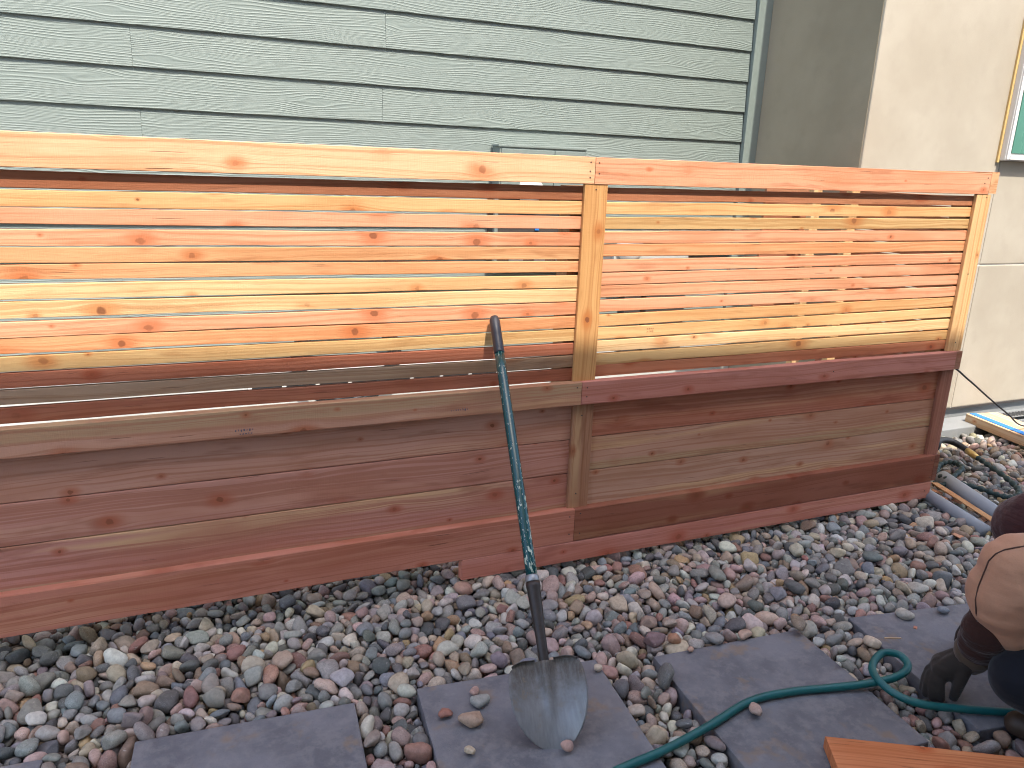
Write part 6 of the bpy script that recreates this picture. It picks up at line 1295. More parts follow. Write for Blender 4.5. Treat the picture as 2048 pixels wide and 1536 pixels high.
11821998,89616,54937,14979999,65191,986048,16843771,107463,452088,17450572,55203,945033,922506,24484,525419,3418876,40051,334993,13867123,51780,984558,
7948678,50079,616794,4357823,47347,816371,9609415,31583,550639,16054997,39478,848063,4297559,44067,309360,6629049,86183,550772,1600951,91199,913354,11032572,50088,406020,
1402581,84622,882645,5924103,47505,489762,11358383,39187,543094,7740856,37321,333060,18460872,44072,577584,1336570,48090,963554,1570594,86543,97560,4450897,37478,475172,
6863037,31051,178650,16726415,47910,773424,4889141,50339,122537,7900951,35753,269253,6353096,47613,546738,8446643,39725,623221,16637057,98933,590359,
16861803,101781,665935,10303629,59103,736973,2806550,93456,327615,6823496,58357,795411,17705126,77790,127073,1813950,40925,789050,8413664,69328,731230,
5029666,108776,314582,16495957,72216,45854,8217820,38218,105648,9868255,43208,705268,5659736,50787,257322,8719706,47048,788532,3397767,64201,514641,13561810,75881,397528,
6103668,33055,937346,13594531,93173,638418,19127066,67042,555173,11063067,43734,331879,19511451,108060,685153,1132777,91757,687871,8935789,44916,736387,
15931372,81070,599568,10708814,52065,605310,10330246,88215,510976,11251281,105476,548120,1423877,50057,146667,10015510,75911,188435,16804505,89049,615011,
17950904,42350,414393,5893773,66504,645088,17701633,38361,218848,3157414,75176,514998,17455957,96768,122751,4451039,34348,425202,5566662,39188,45665,15670133,40374,87247,
19448296,106528,845836,11286364,47744,965168,9185052,38777,504911,17768074,106217,653720,12303242,121191,564003,10821558,45933,574738,18074392,69931,632488,
10242479,36629,505206,781905,37319,707773,10591552,56778,745375,7803597,29733,148247,10557435,35769,514699,9426485,26328,424655,10593385,26494,545066,
13766055,87344,571425,12947095,76501,436072,12780434,100757,712739,10236357,30753,505065,7729536,75874,532309,16480736,92639,375508,3754324,37198,994946,
14732068,78195,112558,12541999,56786,363634,16891452,48952,582490,15000706,43629,963443,12499586,82632,773640,8317304,37470,249145,8167917,47888,855416,
8401293,34051,366022,18079627,41896,649467,17597539,64758,324279,13089488,98071,734731,11809258,92613,35560,3014121,72323,653218,17242755,85197,583247,
2951147,86635,837278,19435810,42779,831448,8098623,76498,25059,3490121,44074,359438,16198393,86374,172055,11121429,62479,338647,14023457,97323,747770,
11208536,71321,757184,11842430,80231,409371,18703928,29740,494598,15172406,85046,501564,12264530,74604,201246,11915120,70793,442265,14860707,101603,621363,
14533282,113623,955468,14734330,127613,373315,14707658,94604,314106,16342562,102352,485998,16351637,76625,367166,17029425,67775,645996,17003036,90488,405710,
9282498,27306,575398,13771461,108097,616951,19409058,56216,399250,13390242,70769,826184,16927956,66344,774015,8542657,61318,679458,11185196,68659,553248,
7864584,83737,495683,10719376,36632,984253,5977955,37602,455492,8272526,42192,833582,9452015,41322,223027,1178088,74333,811250,841830,39487,544914,9742954,22465,535378,
9100549,69182,432592,19322353,127917,442115,9921445,33318,25951,5125768,36915,595095,9472921,40928,474297,9187378,45624,505605,6583788,37200,610247,8212990,33597,409854,
8659957,31039,475001,3106631,47051,122435,5968820,39060,504901,17894453,94520,872239,11472494,57459,74727,7869798,41595,297463,6538468,47469,683877,11548368,81489,509944,
1858512,70790,162830,10735771,64347,505969,1309810,45625,460449,15872236,92232,944469,10290251,46396,524197,15040248,72662,406577,10936555,87611,544988,
11642118,40069,645239,18578232,115053,816426,7991099,79751,484810,3752031,33880,348327,7270576,42349,595712,12343813,48542,483986,11349412,38921,985744,
10822428,51217,902746,14197934,67598,846556,3428105,35193,161661,12492848,76200,385647,2872717,45915,112052,9307403,42916,745539,9092003,37450,234463,9011112,44074,339337,
7123549,43071,937355,2104756,71052,358975,8437363,30609,465134,2279096,41874,527427,18790888,42788,484737,9244293,35736,75558,3347065,88328,348835,4150839,43200,496217,
9508402,61066,147860,1753510,98067,298961,5560688,36487,304738,2479966,67182,544003,4195778,47891,713190,3490898,46371,443591,11180106,82484,678832,2977581,84191,404713,
5541915,22472,505442,16522467,95639,453638,6044021,58355,432733,5203929,28043,710841,12061324,101883,718077,8293434,70888,126167,4930611,121451,555112,
7738650,93584,945531,5560007,41773,181349,7462381,72196,837364,19601486,95926,776567,14931911,36357,82858,11559428,112899,233026,18049978,76750,251756,
16240993,49456,227772,10228529,75738,651144,8140982,41877,611535,10506835,28504,465196,13429860,78793,740941,13921538,83898,625557,1042883,39457,804437,
2894068,48775,556336,18512001,72054,361477,13576987,61176,35137,10743334,34769,524598,2908789,32492,868350,7517091,47176,756390,16732609,86488,186745,7487144,41745,761059,
13057769,51603,193684,15895247,51613,638859,9196552,48061,147372,19085320,105475,596765,8156064,39186,198251,8578289,55901,687824,8005989,34910,57045,7105657,29303,856664,
14713460,103055,271229,12744945,42528,503616,16015509,103046,744266,16303707,95882,263080,1844092,51354,266115,10275582,34183,926669,13825500,94495,854783,
1513499,72362,334320,1247011,70336,877439,10087320,91354,151752,15868183,44513,664110,16663334,45624,525893,11100365,75334,538156,13511116,66061,586346,
3782112,95878,625727,3454664,39481,882540,15374149,99759,882057,15175294,105176,791157,13183732,67167,734592,12219343,63755,352153,12877121,36063,872147,
14365643,111175,496214,11625408,38357,389751,5717086,38909,391682,2137810,64358,115232,7834582,38920,306712,6374129,38487,682626,14722372,118504,508023,
14614345,132373,864358,12687663,95064,831545,15859352,116751,690647,11047305,50341,892663,17492029,116757,463874,12576648,81327,392059,5781987,34201,217532,
18512408,91901,334971,9915354,29445,729341,7849212,75329,463030,997518,43042,427726,18335227,102215,64065,19118544,70635,670967,8025669,28891,455715,12390499,64789,737017,
10239397,30751,36448,7277150,30337,158346,4321617,105735,731328,18589883,39078,649750,8968995,63188,943146,973590,106486,873677,7048750,75752,787479,18356460,93326,325852,
11530580,69653,735707,2234062,49362,269036,7708961,33728,923040,16405653,113609,637034,1081673,83182,708378,15703316,57371,707973,12768911,36342,363681,
8908448,69864,217258,10423110,34910,445525,14991879,28603,504598,5548506,103081,374381,5646900,28883,34838,17633570,46083,705841,4354992,44081,556784,
13315936,76917,750847,6202433,52190,628317,10027708,102493,322230,10900719,76903,771150,13386481,105190,707142,14380852,48067,198356,4189593,41776,599739,
15377070,79475,573093,4150652,63322,184015,4591472,29884,514750,3005044,35474,524918,1697049,87317,489253,18644151,107738,504418,17872984,50068,319050,
9877855,48057,317379,8250926,41339,943454,9058245,71766,635308,9523295,50049,645708,9763472,27881,484805,1109084,59455,580354,9598865,29451,534805,16693954,39212,429738,
13159571,93052,586161,14977884,67318,864824,1258439,47055,926833,14975100,154262,827523,8148765,26493,495455,16558846,52262,281673,8299884,38907,163962,
1150732,46637,581023,18674051,47631,585035,10762557,48215,896146,8374261,31748,494595,1762543,83067,419757,18245314,100755,984344,8076803,36765,14954,
2308441,101063,177179,799790,84762,151648,10126605,88201,204066,10131994,62771,496835,17585080,90622,912934,13102346,80212,506432,9727490,74499,45861,8236951,33185,465297,
15466155,87761,464384,10471961,36495,858349,9262649,53367,97148,17578538,34768,515059,4207873,30612,494578,18128223,66792,337566,5791559,48498,652863,
17830533,40071,646060,17873351,77328,197521,13062409,47336,612141,15211855,56624,471628,3893120,74628,758860,4174674,39332,533394,3382368,37184,354738,
7540384,94921,620343,18589821,38634,474704,7725827,44051,572431,1336785,86201,744210,7072570,74043,238744,19196398,115187,417290,18101155,86081,717971,
1318602,100355,163970,5980297,33592,832060,9225630,35754,720647,3703348,43737,356188,10075330,34630,480150,15253985,44934,615497,4025105,32898,828746,898941,33470,475299,
10098445,49904,412851,17978241,80358,343591,9123626,53613,441953,17021562,49498,439639,10477727,37757,828752,13536476,91737,490451,8165034,44751,855424,
4900607,73336,544769,6859767,67881,303170,12693911,69443,716765,7069854,44214,472315,7504470,41319,658522,11731417,38917,347512,7705512,35756,24555,4799137,32204,231159,
2276019,47062,181856,18452207,127048,285118,2219122,36539,504607,1567547,95034,630866,1228814,77036,55631,16582442,52236,681729,18887065,75322,484220,
18728041,82492,636751,1912775,49077,642315,8182060,76478,902256,9409438,55942,307828,8353916,36340,102245,9493619,83023,600729,1487045,42923,374306,10642957,45489,24953,
10053726,48364,274559,8410697,54772,322723,10192874,44063,555713,9547334,117337,781571,6859910,32495,15349,5302639,81170,666378,6116121,40494,923631,10834536,98786,373518,
18016935,65604,490243,14927063,61322,494524,6326169,38219,35948,13528766,43206,415804,10447690,56209,806586,14831063,77200,188755,19268150,49641,858340,
15604469,99026,236320,2200821,89321,186525,12357568,47035,677354,16369533,82913,504226,1444985,57917,383705,9536016,33458,241059,12600913,54944,338974,983099,46632,614503,
9949322,43622,740855,19090967,53927,847166,8236242,33192,218842,9693498,38066,526190,4372604,70909,483525,5144120,26323,679540,8417097,30603,609468,18196767,53758,285784,
8602496,44506,547084,10216389,48087,937346,17750417,100786,501524,5095799,38917,542893,18176005,53076,243179,19334457,125195,546190,4286096,35592,396595,
9396580,37887,331681,4897904,33873,747168,3098141,38343,447007,7186789,69880,858141,19634163,59777,366369,9877495,57662,984251,6484585,33596,390352,811480,33190,670555,
12105521,43180,552525,12106776,80043,485896,5189110,64055,818154,8107498,40923,486595,4705429,76895,104434,1177428,43059,616888,3685578,51383,545602,19724097,45491,399743,
7336593,88047,877632,8762052,34616,415142,14929114,86516,438923,18287172,87625,534389,18968070,54228,831952,6016721,45192,271675,16465831,92067,749063,
11626642,73614,151939,17995990,44237,454607,12409256,77467,53541,8488690,29587,148354,12793762,81628,474386,10404911,49918,872341,15273983,32343,128057,
13036871,49209,732837,11463336,36195,883433,9295616,71163,365536,11341562,48388,459852,13964126,89229,54367,13910037,49189,472859,9218129,76913,533652,
12747987,42068,415148,10374529,34902,324484,13708967,63163,438121,15767140,51484,272583,11328461,42084,808664,6883881,30898,545627,11995724,40649,158453,
17320736,68922,923148,16171352,48619,367976,7762726,38782,454923,8957124,106646,727246,8338181,70323,194915,17023873,53357,253324,11598356,54772,856520,
13018305,50234,486107,10777813,30338,474284,15445517,100207,500463,10383866,40647,15148,7552628,36627,505399,10459765,64231,824085,11436377,76185,662279,
10725410,47330,752169,1409031,41045,231672,11266846,36771,474659,3787835,35186,279046,4315711,46947,494330,3253238,30195,544955,17444086,93923,808156,8311503,41333,401177,
5416884,31177,26052,10823011,48349,877365,11868419,67728,912456,9571549,75176,223567,18383086,86213,550860,10437497,39190,66464,16751058,42482,856355,
10384780,39606,944168,3799687,48198,886828,13372821,85883,925643,17524567,35475,535365,17170409,38768,480147,9211916,24466,995355,10054073,107749,418543,
9223270,42348,235051,9325511,51615,501581,16819558,78782,386989,1774679,96777,773417,4900955,26328,53457,6625411,32619,937346,1888669,107742,343994,12409380,87054,758375,
10212830,28496,535481,16552514,57655,584827,9694718,74924,271252,1204789,87602,692714,10422785,29029,534396,5533478,46928,335905,10984842,39062,475805,
19030916,44082,769155,8299121,59356,569057,9831625,29744,465054,17486407,96071,724135,1211086,35053,474557,7978639,44074,499741,6376506,39051,802233,10242693,26488,475376,
10189537,34052,416215,6928457,34623,465301,18248501,54096,555598,12859552,80335,72854,2446839,79197,161754,8110234,42763,652116,18220719,43225,107849,
15374184,139750,447033,12663308,43759,877954,12631937,35750,760947,6482090,35196,545001,15827291,116796,781456,8830709,25303,494224,3088685,40339,838366,
8920747,38777,455021,10044851,75628,264970,1856029,55072,946664,16331164,57651,515513,12284019,81879,474332,5248718,30198,401076,12395091,72946,434671,
5965855,35185,564297,16006634,91457,314222,11133443,41732,228259,15577875,91602,283992,13598015,48913,508842,1633512,70952,543587,6442841,27736,485505,
1780637,87320,475790,18461030,76196,492134,5968318,41884,293834,4408489,46614,607225,15307016,33056,589848,11808503,44205,241746,4354939,46756,717654,
12850626,54095,365813,11559500,61065,328853,10167899,40055,440456,10050945,95485,856480,4828756,82619,693692,11281949,31594,888043,7256098,35883,301981,
11331545,44073,172065,13042277,120480,389653,11382502,39480,841840,8050107,36214,231970,12631595,58382,506449,4526100,31747,484796,4525778,42214,621426,
6457982,36330,241233,9709982,44231,937256,10038535,42221,153865,10802049,55907,688257,1984673,94331,445634,12846324,41216,524501,10221503,81890,681523,
19181298,96479,53048,16813750,104603,466196,16165772,78211,540342,17273395,115037,774859,15061495,111458,611463,13876085,100073,196940,7715118,26486,515595,
8140026,27443,525323,10853117,54215,388576,5878980,87884,733041,10336101,33039,505425,13317442,69382,844119,13717565,64943,267669,12220988,60922,714315,
13420326,81037,729356,14977778,67309,765159,1771797,98185,668472,18085714,44767,855359,1075904,34908,575002,16514548,87803,177577,9031887,50357,176835,
13429287,59059,922759,12466256,56471,593827,1466087,92084,296919,7796071,29174,239154,1312866,35754,947248,13501795,38064,646456,14149894,78347,455506,
6478625,45469,223686,3769221,27032,178649,7786976,47055,96257,14108111,108642,379555,6901487,106765,195014,8951162,40225,484426,15532591,109364,446510,
11224560,89066,593021,8209513,38198,652735,16760377,120057,76939,5431621,52627,608350,16706533,82646,399459,17365799,56772,205588,14675080,65916,510743,
12588409,103730,117567,7713782,61055,253080,14158252,94776,694406,14608495,91190,195049,16544447,114638,92957,16112171,65943,25439,19304001,40371,504267,
5986641,42363,168141,3880952,25867,534889,13135482,123769,460830,11586461,103768,87037,11661370,49186,307543,11134725,46949,494229,17110517,68067,495273,
11841365,74349,524953,10048451,81353,255252,9442881,32343,464362,7797875,27308,474311,16295116,75884,67044,16289285,81791,345986,7755733,27723,299452,
16973265,94902,794966,9676276,45182,197246,2752432,89484,734690,9328427,56463,376950,5410469,38363,564595,17080474,40221,102344,8496545,26743,484648,18730953,49044,372113,
9522462,28484,231054,17365561,38512,932950,10107609,58905,221153,17146701,72498,582736,16711700,110489,393124,9448577,42213,425293,18008135,97191,821767,
11089341,47074,644730,2326558,96760,695519,9127881,30339,465802,8461573,35185,513407,7738784,43354,534108,3538371,40925,912543,8158206,35191,399852,4549559,58218,499043,
5854577,76492,604643,15244123,84491,615739,2834031,33908,524775,1079005,45191,593243,5734829,37327,701627,18896021,54523,339154,10318922,35170,122433,8467856,61176,484496,
12519877,55486,943737,5755254,38061,574502,14746526,94769,818345,1837856,56637,162152,16298316,108214,426795,13852683,52506,512572,14641308,90367,496906,
6859986,24481,465198,5729153,33746,399742,16205395,142939,746954,10398356,33322,620347,15226633,73052,436116,9956009,35038,543105,9811337,114748,601722,
3604731,71887,937044,3718667,43905,374910,15637874,43346,241265,3292385,26743,464930,13745091,88393,286409,7102889,42339,386821,3703458,34062,917460,19151213,84070,985947,
9214723,41346,460249,6125164,49643,700656,7717328,94924,882360,10329557,37056,525259,7576739,56380,556119,17362888,44065,354915,1261490,39061,534397,
14392562,117221,984146,15370210,115599,619247,7453782,33600,838647,12155065,60779,607629,15625537,93879,933950,12670123,65203,822875,5881974,39744,355247,
967702,69204,504759,16061394,128922,201765,15066997,39898,208946,19292549,54379,506196,17915040,57907,317286,6391772,76065,873350,6469876,44917,787977,
10651897,44220,455670,12722053,45629,349450,15598243,93087,324275,6563062,55207,15149,15883556,102925,466385,16616016,41620,669543,17650690,61055,985151,
1897759,101723,221052,1069663,37472,943946,16267958,43063,718672,8142734,31321,464408,16891989,47474,722618,5260695,67451,505293,865738,42070,653009,7744474,95171,280838,
6001882,38063,675544,11459040,42073,654113,11490363,35334,534654,7403144,30043,524395,7741491,63339,530243,4241157,67064,162155,7138330,102366,653895,6805338,69787,467106,
6613662,45731,561455,18400978,47455,904324,11808335,84196,794416,5794428,29176,231057,14950534,92347,583033,13609800,37597,506696,5056645,71209,553434,
13762365,72809,356387,13389424,109742,177367,9664616,56769,737133,5884499,109453,34860,8239855,47346,634106,14767505,47631,852063,15649785,53784,97357,
15784109,36216,299135,9786576,36632,474685,15784243,34356,168446,13666988,55502,399136,7990377,36207,574177,10672514,60659,356417,1444605,94209,363307,
15859440,89606,673908,12141246,59170,506596,15623223,104084,172338,13972434,103893,559271,15387927,30339,419741,8348078,31047,559950,17239953,76078,436104,
15940164,35595,465302,12520457,93874,223121,16577532,122646,116173,10576010,31307,945153,18185246,80769,865823,12994225,69887,624448,15352376,73353,162572,
15617093,91023,43843,14149369,66373,197827,10417424,116789,341878,19511514,89208,154440,10593984,32607,603814,817517,33190,360460,17969112,79053,610360,
14233211,88323,713859,5212751,39336,476135,19319071,51058,708862,13489091,114349,666708,1558792,58375,480435,11299432,92781,56266,8899295,34630,107847,
9022565,39890,378727,15992158,100649,902867,12213373,68907,731038,11995225,67467,391557,8959929,38633,534854,10374413,81470,75763,2221667,75457,543858,
16631223,109189,593679,16555904,48208,612782,17470848,101889,476958,13171356,108916,489067,10149811,67588,672385,6043337,29742,464763,18434570,39049,645970,
4493091,56883,96636,8614389,32500,231054,15376100,75745,414390,3667807,46944,525676,16141217,32200,123660,11686311,44385,444468,3851107,31590,24448,14456120,71050,113152,
8098671,35769,465215,3046490,35320,258943,14164316,47372,434986,17909013,79444,744692,9052476,37747,575354,16139133,87595,731046,15721375,71059,455071,
12368145,42650,515282,5350868,31168,605414,12631804,45102,36352,4441573,68652,318075,6199374,79049,781160,12357435,63662,476397,8697621,30757,514587,5818433,70891,767931,
9169993,48348,775587,10569267,44543,92445,5866044,29887,525198,7903534,39060,474739,11427559,44487,247583,12092138,44662,330452,8668298,42924,178453,14634682,97627,540154,
4195717,32902,24444,4711977,29733,24755,13263409,97166,74472,2144062,90929,801339,7069576,34902,73050,5836613,56089,371777,12132373,34534,545392,11548505,120632,642366,
18617425,87190,504231,15295684,91327,309445,10440406,37314,472055,13019118,64048,74951,8050414,38773,24050,2581972,39455,326923,12346372,108899,351224,
17209447,35770,455139,3214415,37054,544999,14848257,52819,504951,9712460,73877,63463,10997047,37336,445456,9577775,36359,494095,13699161,102337,343307,
11114093,39083,699550,17243286,71196,95227,13261751,51904,603551,19574092,36364,454377,17306000,56531,746980,8194279,42644,848347,19658189,97061,470633,
11272717,42375,524386,8230443,40226,564788,8446807,37881,463068,9340346,67893,335605,949666,52618,481545,7667138,96341,201357,4931093,34764,515075,16694088,69772,191634,
18340863,42350,543903,9777337,47895,654204,14164157,80510,782364,12426914,92236,907856,16624404,47468,285972,6074060,47472,753376,10663448,48381,369641,
1558758,77608,163534,16894355,31753,474681,16577101,76496,336387,16015275,37888,176745,5197822,38772,434152,11170765,81312,495948,16001335,112095,584107,
1444528,30613,984944,13561504,56657,568976,6472779,61197,488371,18083086,80623,544689,16387311,37204,36053,5461543,63084,626292,6415576,73457,83873,7258513,43611,771861,
13240418,95770,740855,11469397,47620,456595,10469040,35878,728078,13498332,66053,259145,15514957,52947,532906,7903186,90059,887735,14440212,88765,524017,
12202482,76052,93140,1117627,37600,444978,6802645,25724,484688,18311024,73593,985455,10239655,46795,15049,14653379,62950,894779,2434438,101472,242463,3655308,29174,484698,
18308380,74894,553908,14725266,97172,885275,1028063,36762,503968,12418344,68058,55746,13508001,33748,92658,13604106,80767,496610,14047850,66761,647682,
17812876,78204,328825,6700459,40078,788764,6925802,44343,298727,16165723,81319,24153,12588797,47222,585205,11809883,42786,524816,13255171,45064,746871,
13105394,68665,523479,12696457,75482,554389,2593594,47792,231160,13579305,77314,312556,9090544,33189,380352,12892207,67344,693277,8423050,30043,36148,
16429806,97890,692451,15289404,82052,485804,12601377,32205,107544,16585314,41460,558087,14835736,41346,466020,1550083,71869,572348,8255057,25029,14853,9331688,43752,33941,
15784417,87908,127553,14959079,75472,231151,15982618,51894,747516,7496068,41320,306784,16357385,72496,599852,12811442,104911,866774,9501495,37182,586378,
10140472,78345,974255,8893827,45616,395740,16039573,78064,259252,16807419,50923,884781,10114843,47623,831636,7880067,33189,107644,9763879,41769,779152,
10090227,68238,737127,18695231,118344,365168,10083793,66612,514198,9912572,28501,535102,1636969,85446,166142,7852921,34045,167042,5505888,28496,545286,
11569442,100906,815567,3100612,75464,358680,10713522,80323,131950,19055089,68757,474302,7834397,43188,147130,10573872,30616,912348,8171012,45170,662267,
8560527,67586,143024,8623664,35198,449843,9100446,52217,254511,9820722,71058,64356,19142252,95761,376045,12459268,48365,882245,8483068,42920,747974,2584773,74490,537294,
8566921,29311,424104,2095940,48497,318552,10836508,42228,976355,2570137,95347,805988,16930716,94617,818851,15812324,129178,415296,12489427,36751,718079,
12502366,46947,808856,5887284,44049,205279,7339535,31896,534890,19283306,73200,331422,7939746,45198,722937,6094584,36051,468822,992023,36213,318626,10677476,47908,345806,
17048021,55312,603294,8173053,36912,485766,8716456,48342,207674,10738694,123040,877754,9985767,46072,718475,1550057,72914,361070,16510929,34193,767080,
14324059,42655,973546,16877563,66542,275111,1033801,49642,831555,1672630,78359,138044,8836904,48211,687667,9889887,37338,625395,14653655,51755,165756,
12983064,122936,323982,18560153,86504,372785,9409854,44340,823654,9493540,52218,827952,8347344,47466,623620,12976811,74637,818265,17069403,112919,842338,
15541463,63479,668745,13794444,137794,231470,8975075,32198,25152,8666097,32056,943551,5321100,29038,927546,6385628,38919,138145,17191505,37069,138148,9486636,35885,14548,
12796707,77198,545567,13153912,35750,994949,16441613,80053,364793,875022,35329,24847,9619734,60067,571758,10201161,39061,475193,4957556,40057,263570,9750510,66901,187826,
1138689,48779,441886,9709809,82496,464314,1721083,44775,512088,11158292,55901,335593,8191323,79870,548120,18788579,48759,697725,12364618,47749,685759,14293994,38367,35752,
12046450,40060,374438,3619852,82400,283610,7337170,42201,601275,1885921,46203,807723,7144866,20463,545179,11767387,66093,340952,13123866,44771,217326,8752845,37200,554517,
12175292,46641,25141,7462490,31450,549634,2842663,31046,917747,6892385,39893,262680,4658033,28184,544065,9348518,32202,544575,10593355,29731,35154,11431340,98774,954935,
9296143,52637,218435,9775579,48665,689453,10813506,77474,224229,11374851,35592,873970,12223383,51617,308575,5764162,61587,777343,8278716,47791,24150,8333147,69167,288736,
18947342,94632,97257,5482767,27735,495406,14341536,103723,826926,5551086,37178,482387,11251319,54369,603362,13331053,31740,62849,15091406,79613,721857,1213634,56496,72847,
6808835,42611,413021,10096632,71231,541131,16486696,95313,432949,14500628,80492,463816,11941601,48354,312480,17959673,30044,87446,19519998,29454,535225,
2296678,71032,86552,11655454,54095,404731,6652535,95595,123529,13477546,80069,460257,19103178,75881,681028,2942104,45611,413689,10093036,85908,821654,5581759,42063,444983,
6769763,48517,234070,1165656,48503,727243,2074638,87056,540939,16033314,40525,892154,3181658,42935,359650,11661325,33047,494387,12616154,52960,304553,
16060681,49063,154862,12637327,44657,519949,11635395,55348,627335,9665038,84341,501633,7891710,40068,655956,12183526,34043,558979,8374951,34504,56847,
10950550,30195,514711,15970224,30341,141859,11546154,50782,974538,9118820,68473,496396,6730523,39337,917556,17812683,35464,955251,6880806,81320,432336,
19022269,99602,583483,2377828,39200,675061,14896494,53483,622153,11376356,34761,499947,13749466,53923,517890,12003450,43221,545690,6577823,42065,490923,
14774101,49618,691230,10437436,43332,422347,6910421,37324,807672,16684596,81877,607132,2944585,38770,77448,2668787,37192,596694,9042517,31023,287731,
17081142,114607,735976,15361856,45362,545602,7675661,51069,177130,8524550,39191,499644,13247110,111485,237725,14140088,91182,594435,16499496,94240,195914,
10545907,40927,198757,15625378,34621,514642,17743719,44232,504041,9271246,84763,481718,3163547,35040,804441,6538675,36061,117945,5252017,40496,646106,14497507,83734,25852,
15065103,84614,629343,16532380,102223,55752,7890765,33191,525797,18605060,83330,415698,10032469,43048,192664,11521963,28183,404107,16667045,38922,215728,
2626636,78621,446805,2251454,100201,737129,14821975,32048,828751,8143087,28502,535498,8098382,54075,540561,2038692,54078,327090,10461273,26468,117640,
12498519,75888,544977,9820692,36912,117857,2869427,97352,472146,11838540,77180,530467,8272658,79583,217217,10118061,51902,622677,16721345,100073,104123,
11931430,62889,144422,4150545,51767,584092,11175375,35474,545129,9839008,34060,887762,5728376,33583,296121,6175816,35601,540451,18803236,94785,67149,5071967,30896,525739,
9970915,27878,494724,6328750,60070,195112,18713186,81913,660761,17014951,61185,415467,10385107,65765,167275,11531004,40503,311369,4417727,75743,76131,11686195,75063,87047,
15787188,51182,773322,15254130,101071,664805,10279129,26743,494924,7412062,39323,479126,16279778,60901,404558,10128534,35177,363573,18217942,37890,247334,
12208568,86073,545024,13033987,57176,53352,12394320,100323,801358,13357442,116506,519074,10240674,50520,154248,5344702,37333,25846,17576326,87321,484426,
8074283,37889,382086,1414783,45485,882051,11541317,83583,359551,17885192,55760,304844,9586269,36770,524593,16960500,40374,444471,16849958,28187,24549,
16868086,54816,300551,17180073,38361,239051,17540475,70503,515723,13624188,82222,453184,17249201,83602,984252,10384651,110746,573903,2830882,37312,217844,
1115109,40343,85050,12517517,74502,320553,9465444,27443,545238,2287731,77732,510258,3500094,40190,266375,11818229,69870,584880,9391365,38603,705412,8806776,32905,424960,
5210052,32346,504196,5452481,85310,425288,12741313,83324,335537,17539776,70611,441023,9168491,27035,429848,4459629,46947,435403,16135833,72332,493896,6607755,41339,456507,
6928557,33312,803139,4696550,27739,484681,12355393,34534,525197,1942865,62475,594879,8590582,40338,897463,15616556,113202,343611,1996560,107443,639243,
8206661,46929,626887,13034098,106619,574112,6334401,71190,456497,1517116,36362,474286,15493747,99731,435010,17579260,78491,87039,11863464,127746,188264,
7324767,31182,97644,9871291,37340,604780,8918094,23863,524884,17321219,106754,389438,11712381,92206,553687,12718258,67031,282960,9802821,44500,934832,8521380,40206,598878,
8425596,32903,274143,5470506,31453,769060,2048056,84758,305209,9697739,28336,494191,12471390,42067,143064,2014766,43758,690737,16339610,79039,640764,12793903,70347,709446,
17590654,40375,122160,8194622,37747,181347,1603986,41217,389743,9767043,56788,645507,5524443,44762,344407,17524707,75496,887861,7816657,108910,496516,8773807,41027,783915,
10146853,34488,430339,944044,30477,965661,9721229,104199,513280,
]
raw = np.array(STONES, dtype=np.int64).reshape(-1, 3)
sx, sy = (raw[:, 0]//3000-1500)/1000, (raw[:, 0] % 3000-1900)/1000
sz = (raw[:, 1]//2000-80)/1000+0.021
sk = (raw[:, 1] % 2000)//140
ss_ = (raw[:, 1] % 2000) % 140/70
qv = np.stack([raw[:, 2]//10000, raw[:, 2]//100 % 100, raw[:, 2] % 100], axis=1)/49-50/49
sq = np.concatenate([np.sqrt(np.clip(1-(qv**2).sum(1, keepdims=True), 0, 1)), qv], axis=1)
# a lower layer of stones seen only through the gaps
ru = random.Random(31)
xu, yu = [], []
def in_slab(x, y):
    for px, py, a, w, _ in PAV:
        c_, s_ = math.cos(R(a)), math.sin(R(a))
        u, v = (x-px)*c_-(y-py)*s_, (x-px)*s_+(y-py)*c_
        if abs(u) < w/2+0.02 and abs(v) < w/2+0.02: return True
    return False
while len(xu) < 2600:
    x, y = ru.uniform(-1.3, 4.9), ru.uniform(-1.6, 0.6)
    if in_slab(x, y) or y < -0.75-0.36*(x+0.53) or (x > 3.4 and y < (x-3.4)*0.75-0.95): continue
    xu.append(x); yu.append(y)
nu_ = len(xu)
sx = np.concatenate([sx, xu]); sy = np.concatenate([sy, yu]); sz = np.concatenate([sz, [ru.uniform(-0.056, -0.046) for _ in xu]])
sk = np.concatenate([sk, [ru.randrange(NSH) for _ in xu]]).astype(int); ss_ = np.concatenate([ss_, [ru.uniform(0.8, 1.2) for _ in xu]])
sq = np.concatenate([sq, [(math.cos(h_), 0, 0, math.sin(h_)) for h_ in (ru.uniform(0, 3.1) for _ in xu)]])
PALETTE = [(26, 'grey', (0.265, 0.262, 0.25)), (12, 'blue grey', (0.195, 0.212, 0.228)), (14, 'light grey', (0.41, 0.405, 0.385)), (9, 'dark grey', (0.125, 0.128, 0.13)), (13, 'tan', (0.4, 0.335, 0.265)), (11, 'pink', (0.4, 0.295, 0.265)), (4, 'reddish', (0.3, 0.175, 0.145)), (6, 'cream', (0.56, 0.51, 0.44)), (5, 'brown', (0.25, 0.19, 0.14)), (3, 'ochre', (0.38, 0.275, 0.165)), (6, 'mauve grey', (0.275, 0.24, 0.24))]
rs = random.Random(77)
pw = [p[0] for p in PALETTE]
def stone_color():
    p = rs.choices(PALETTE, pw)[0]
    j = math.exp(rs.gauss(0.06, 0.16))
    j *= 0.93
    c = [min(0.6, max(0.03, q*j*(1+rs.gauss(0, 0.04))*w_)) for q, w_ in zip(p[2], (1.05, 1.0, 0.93))]
    return p[1], (*c, rs.random())
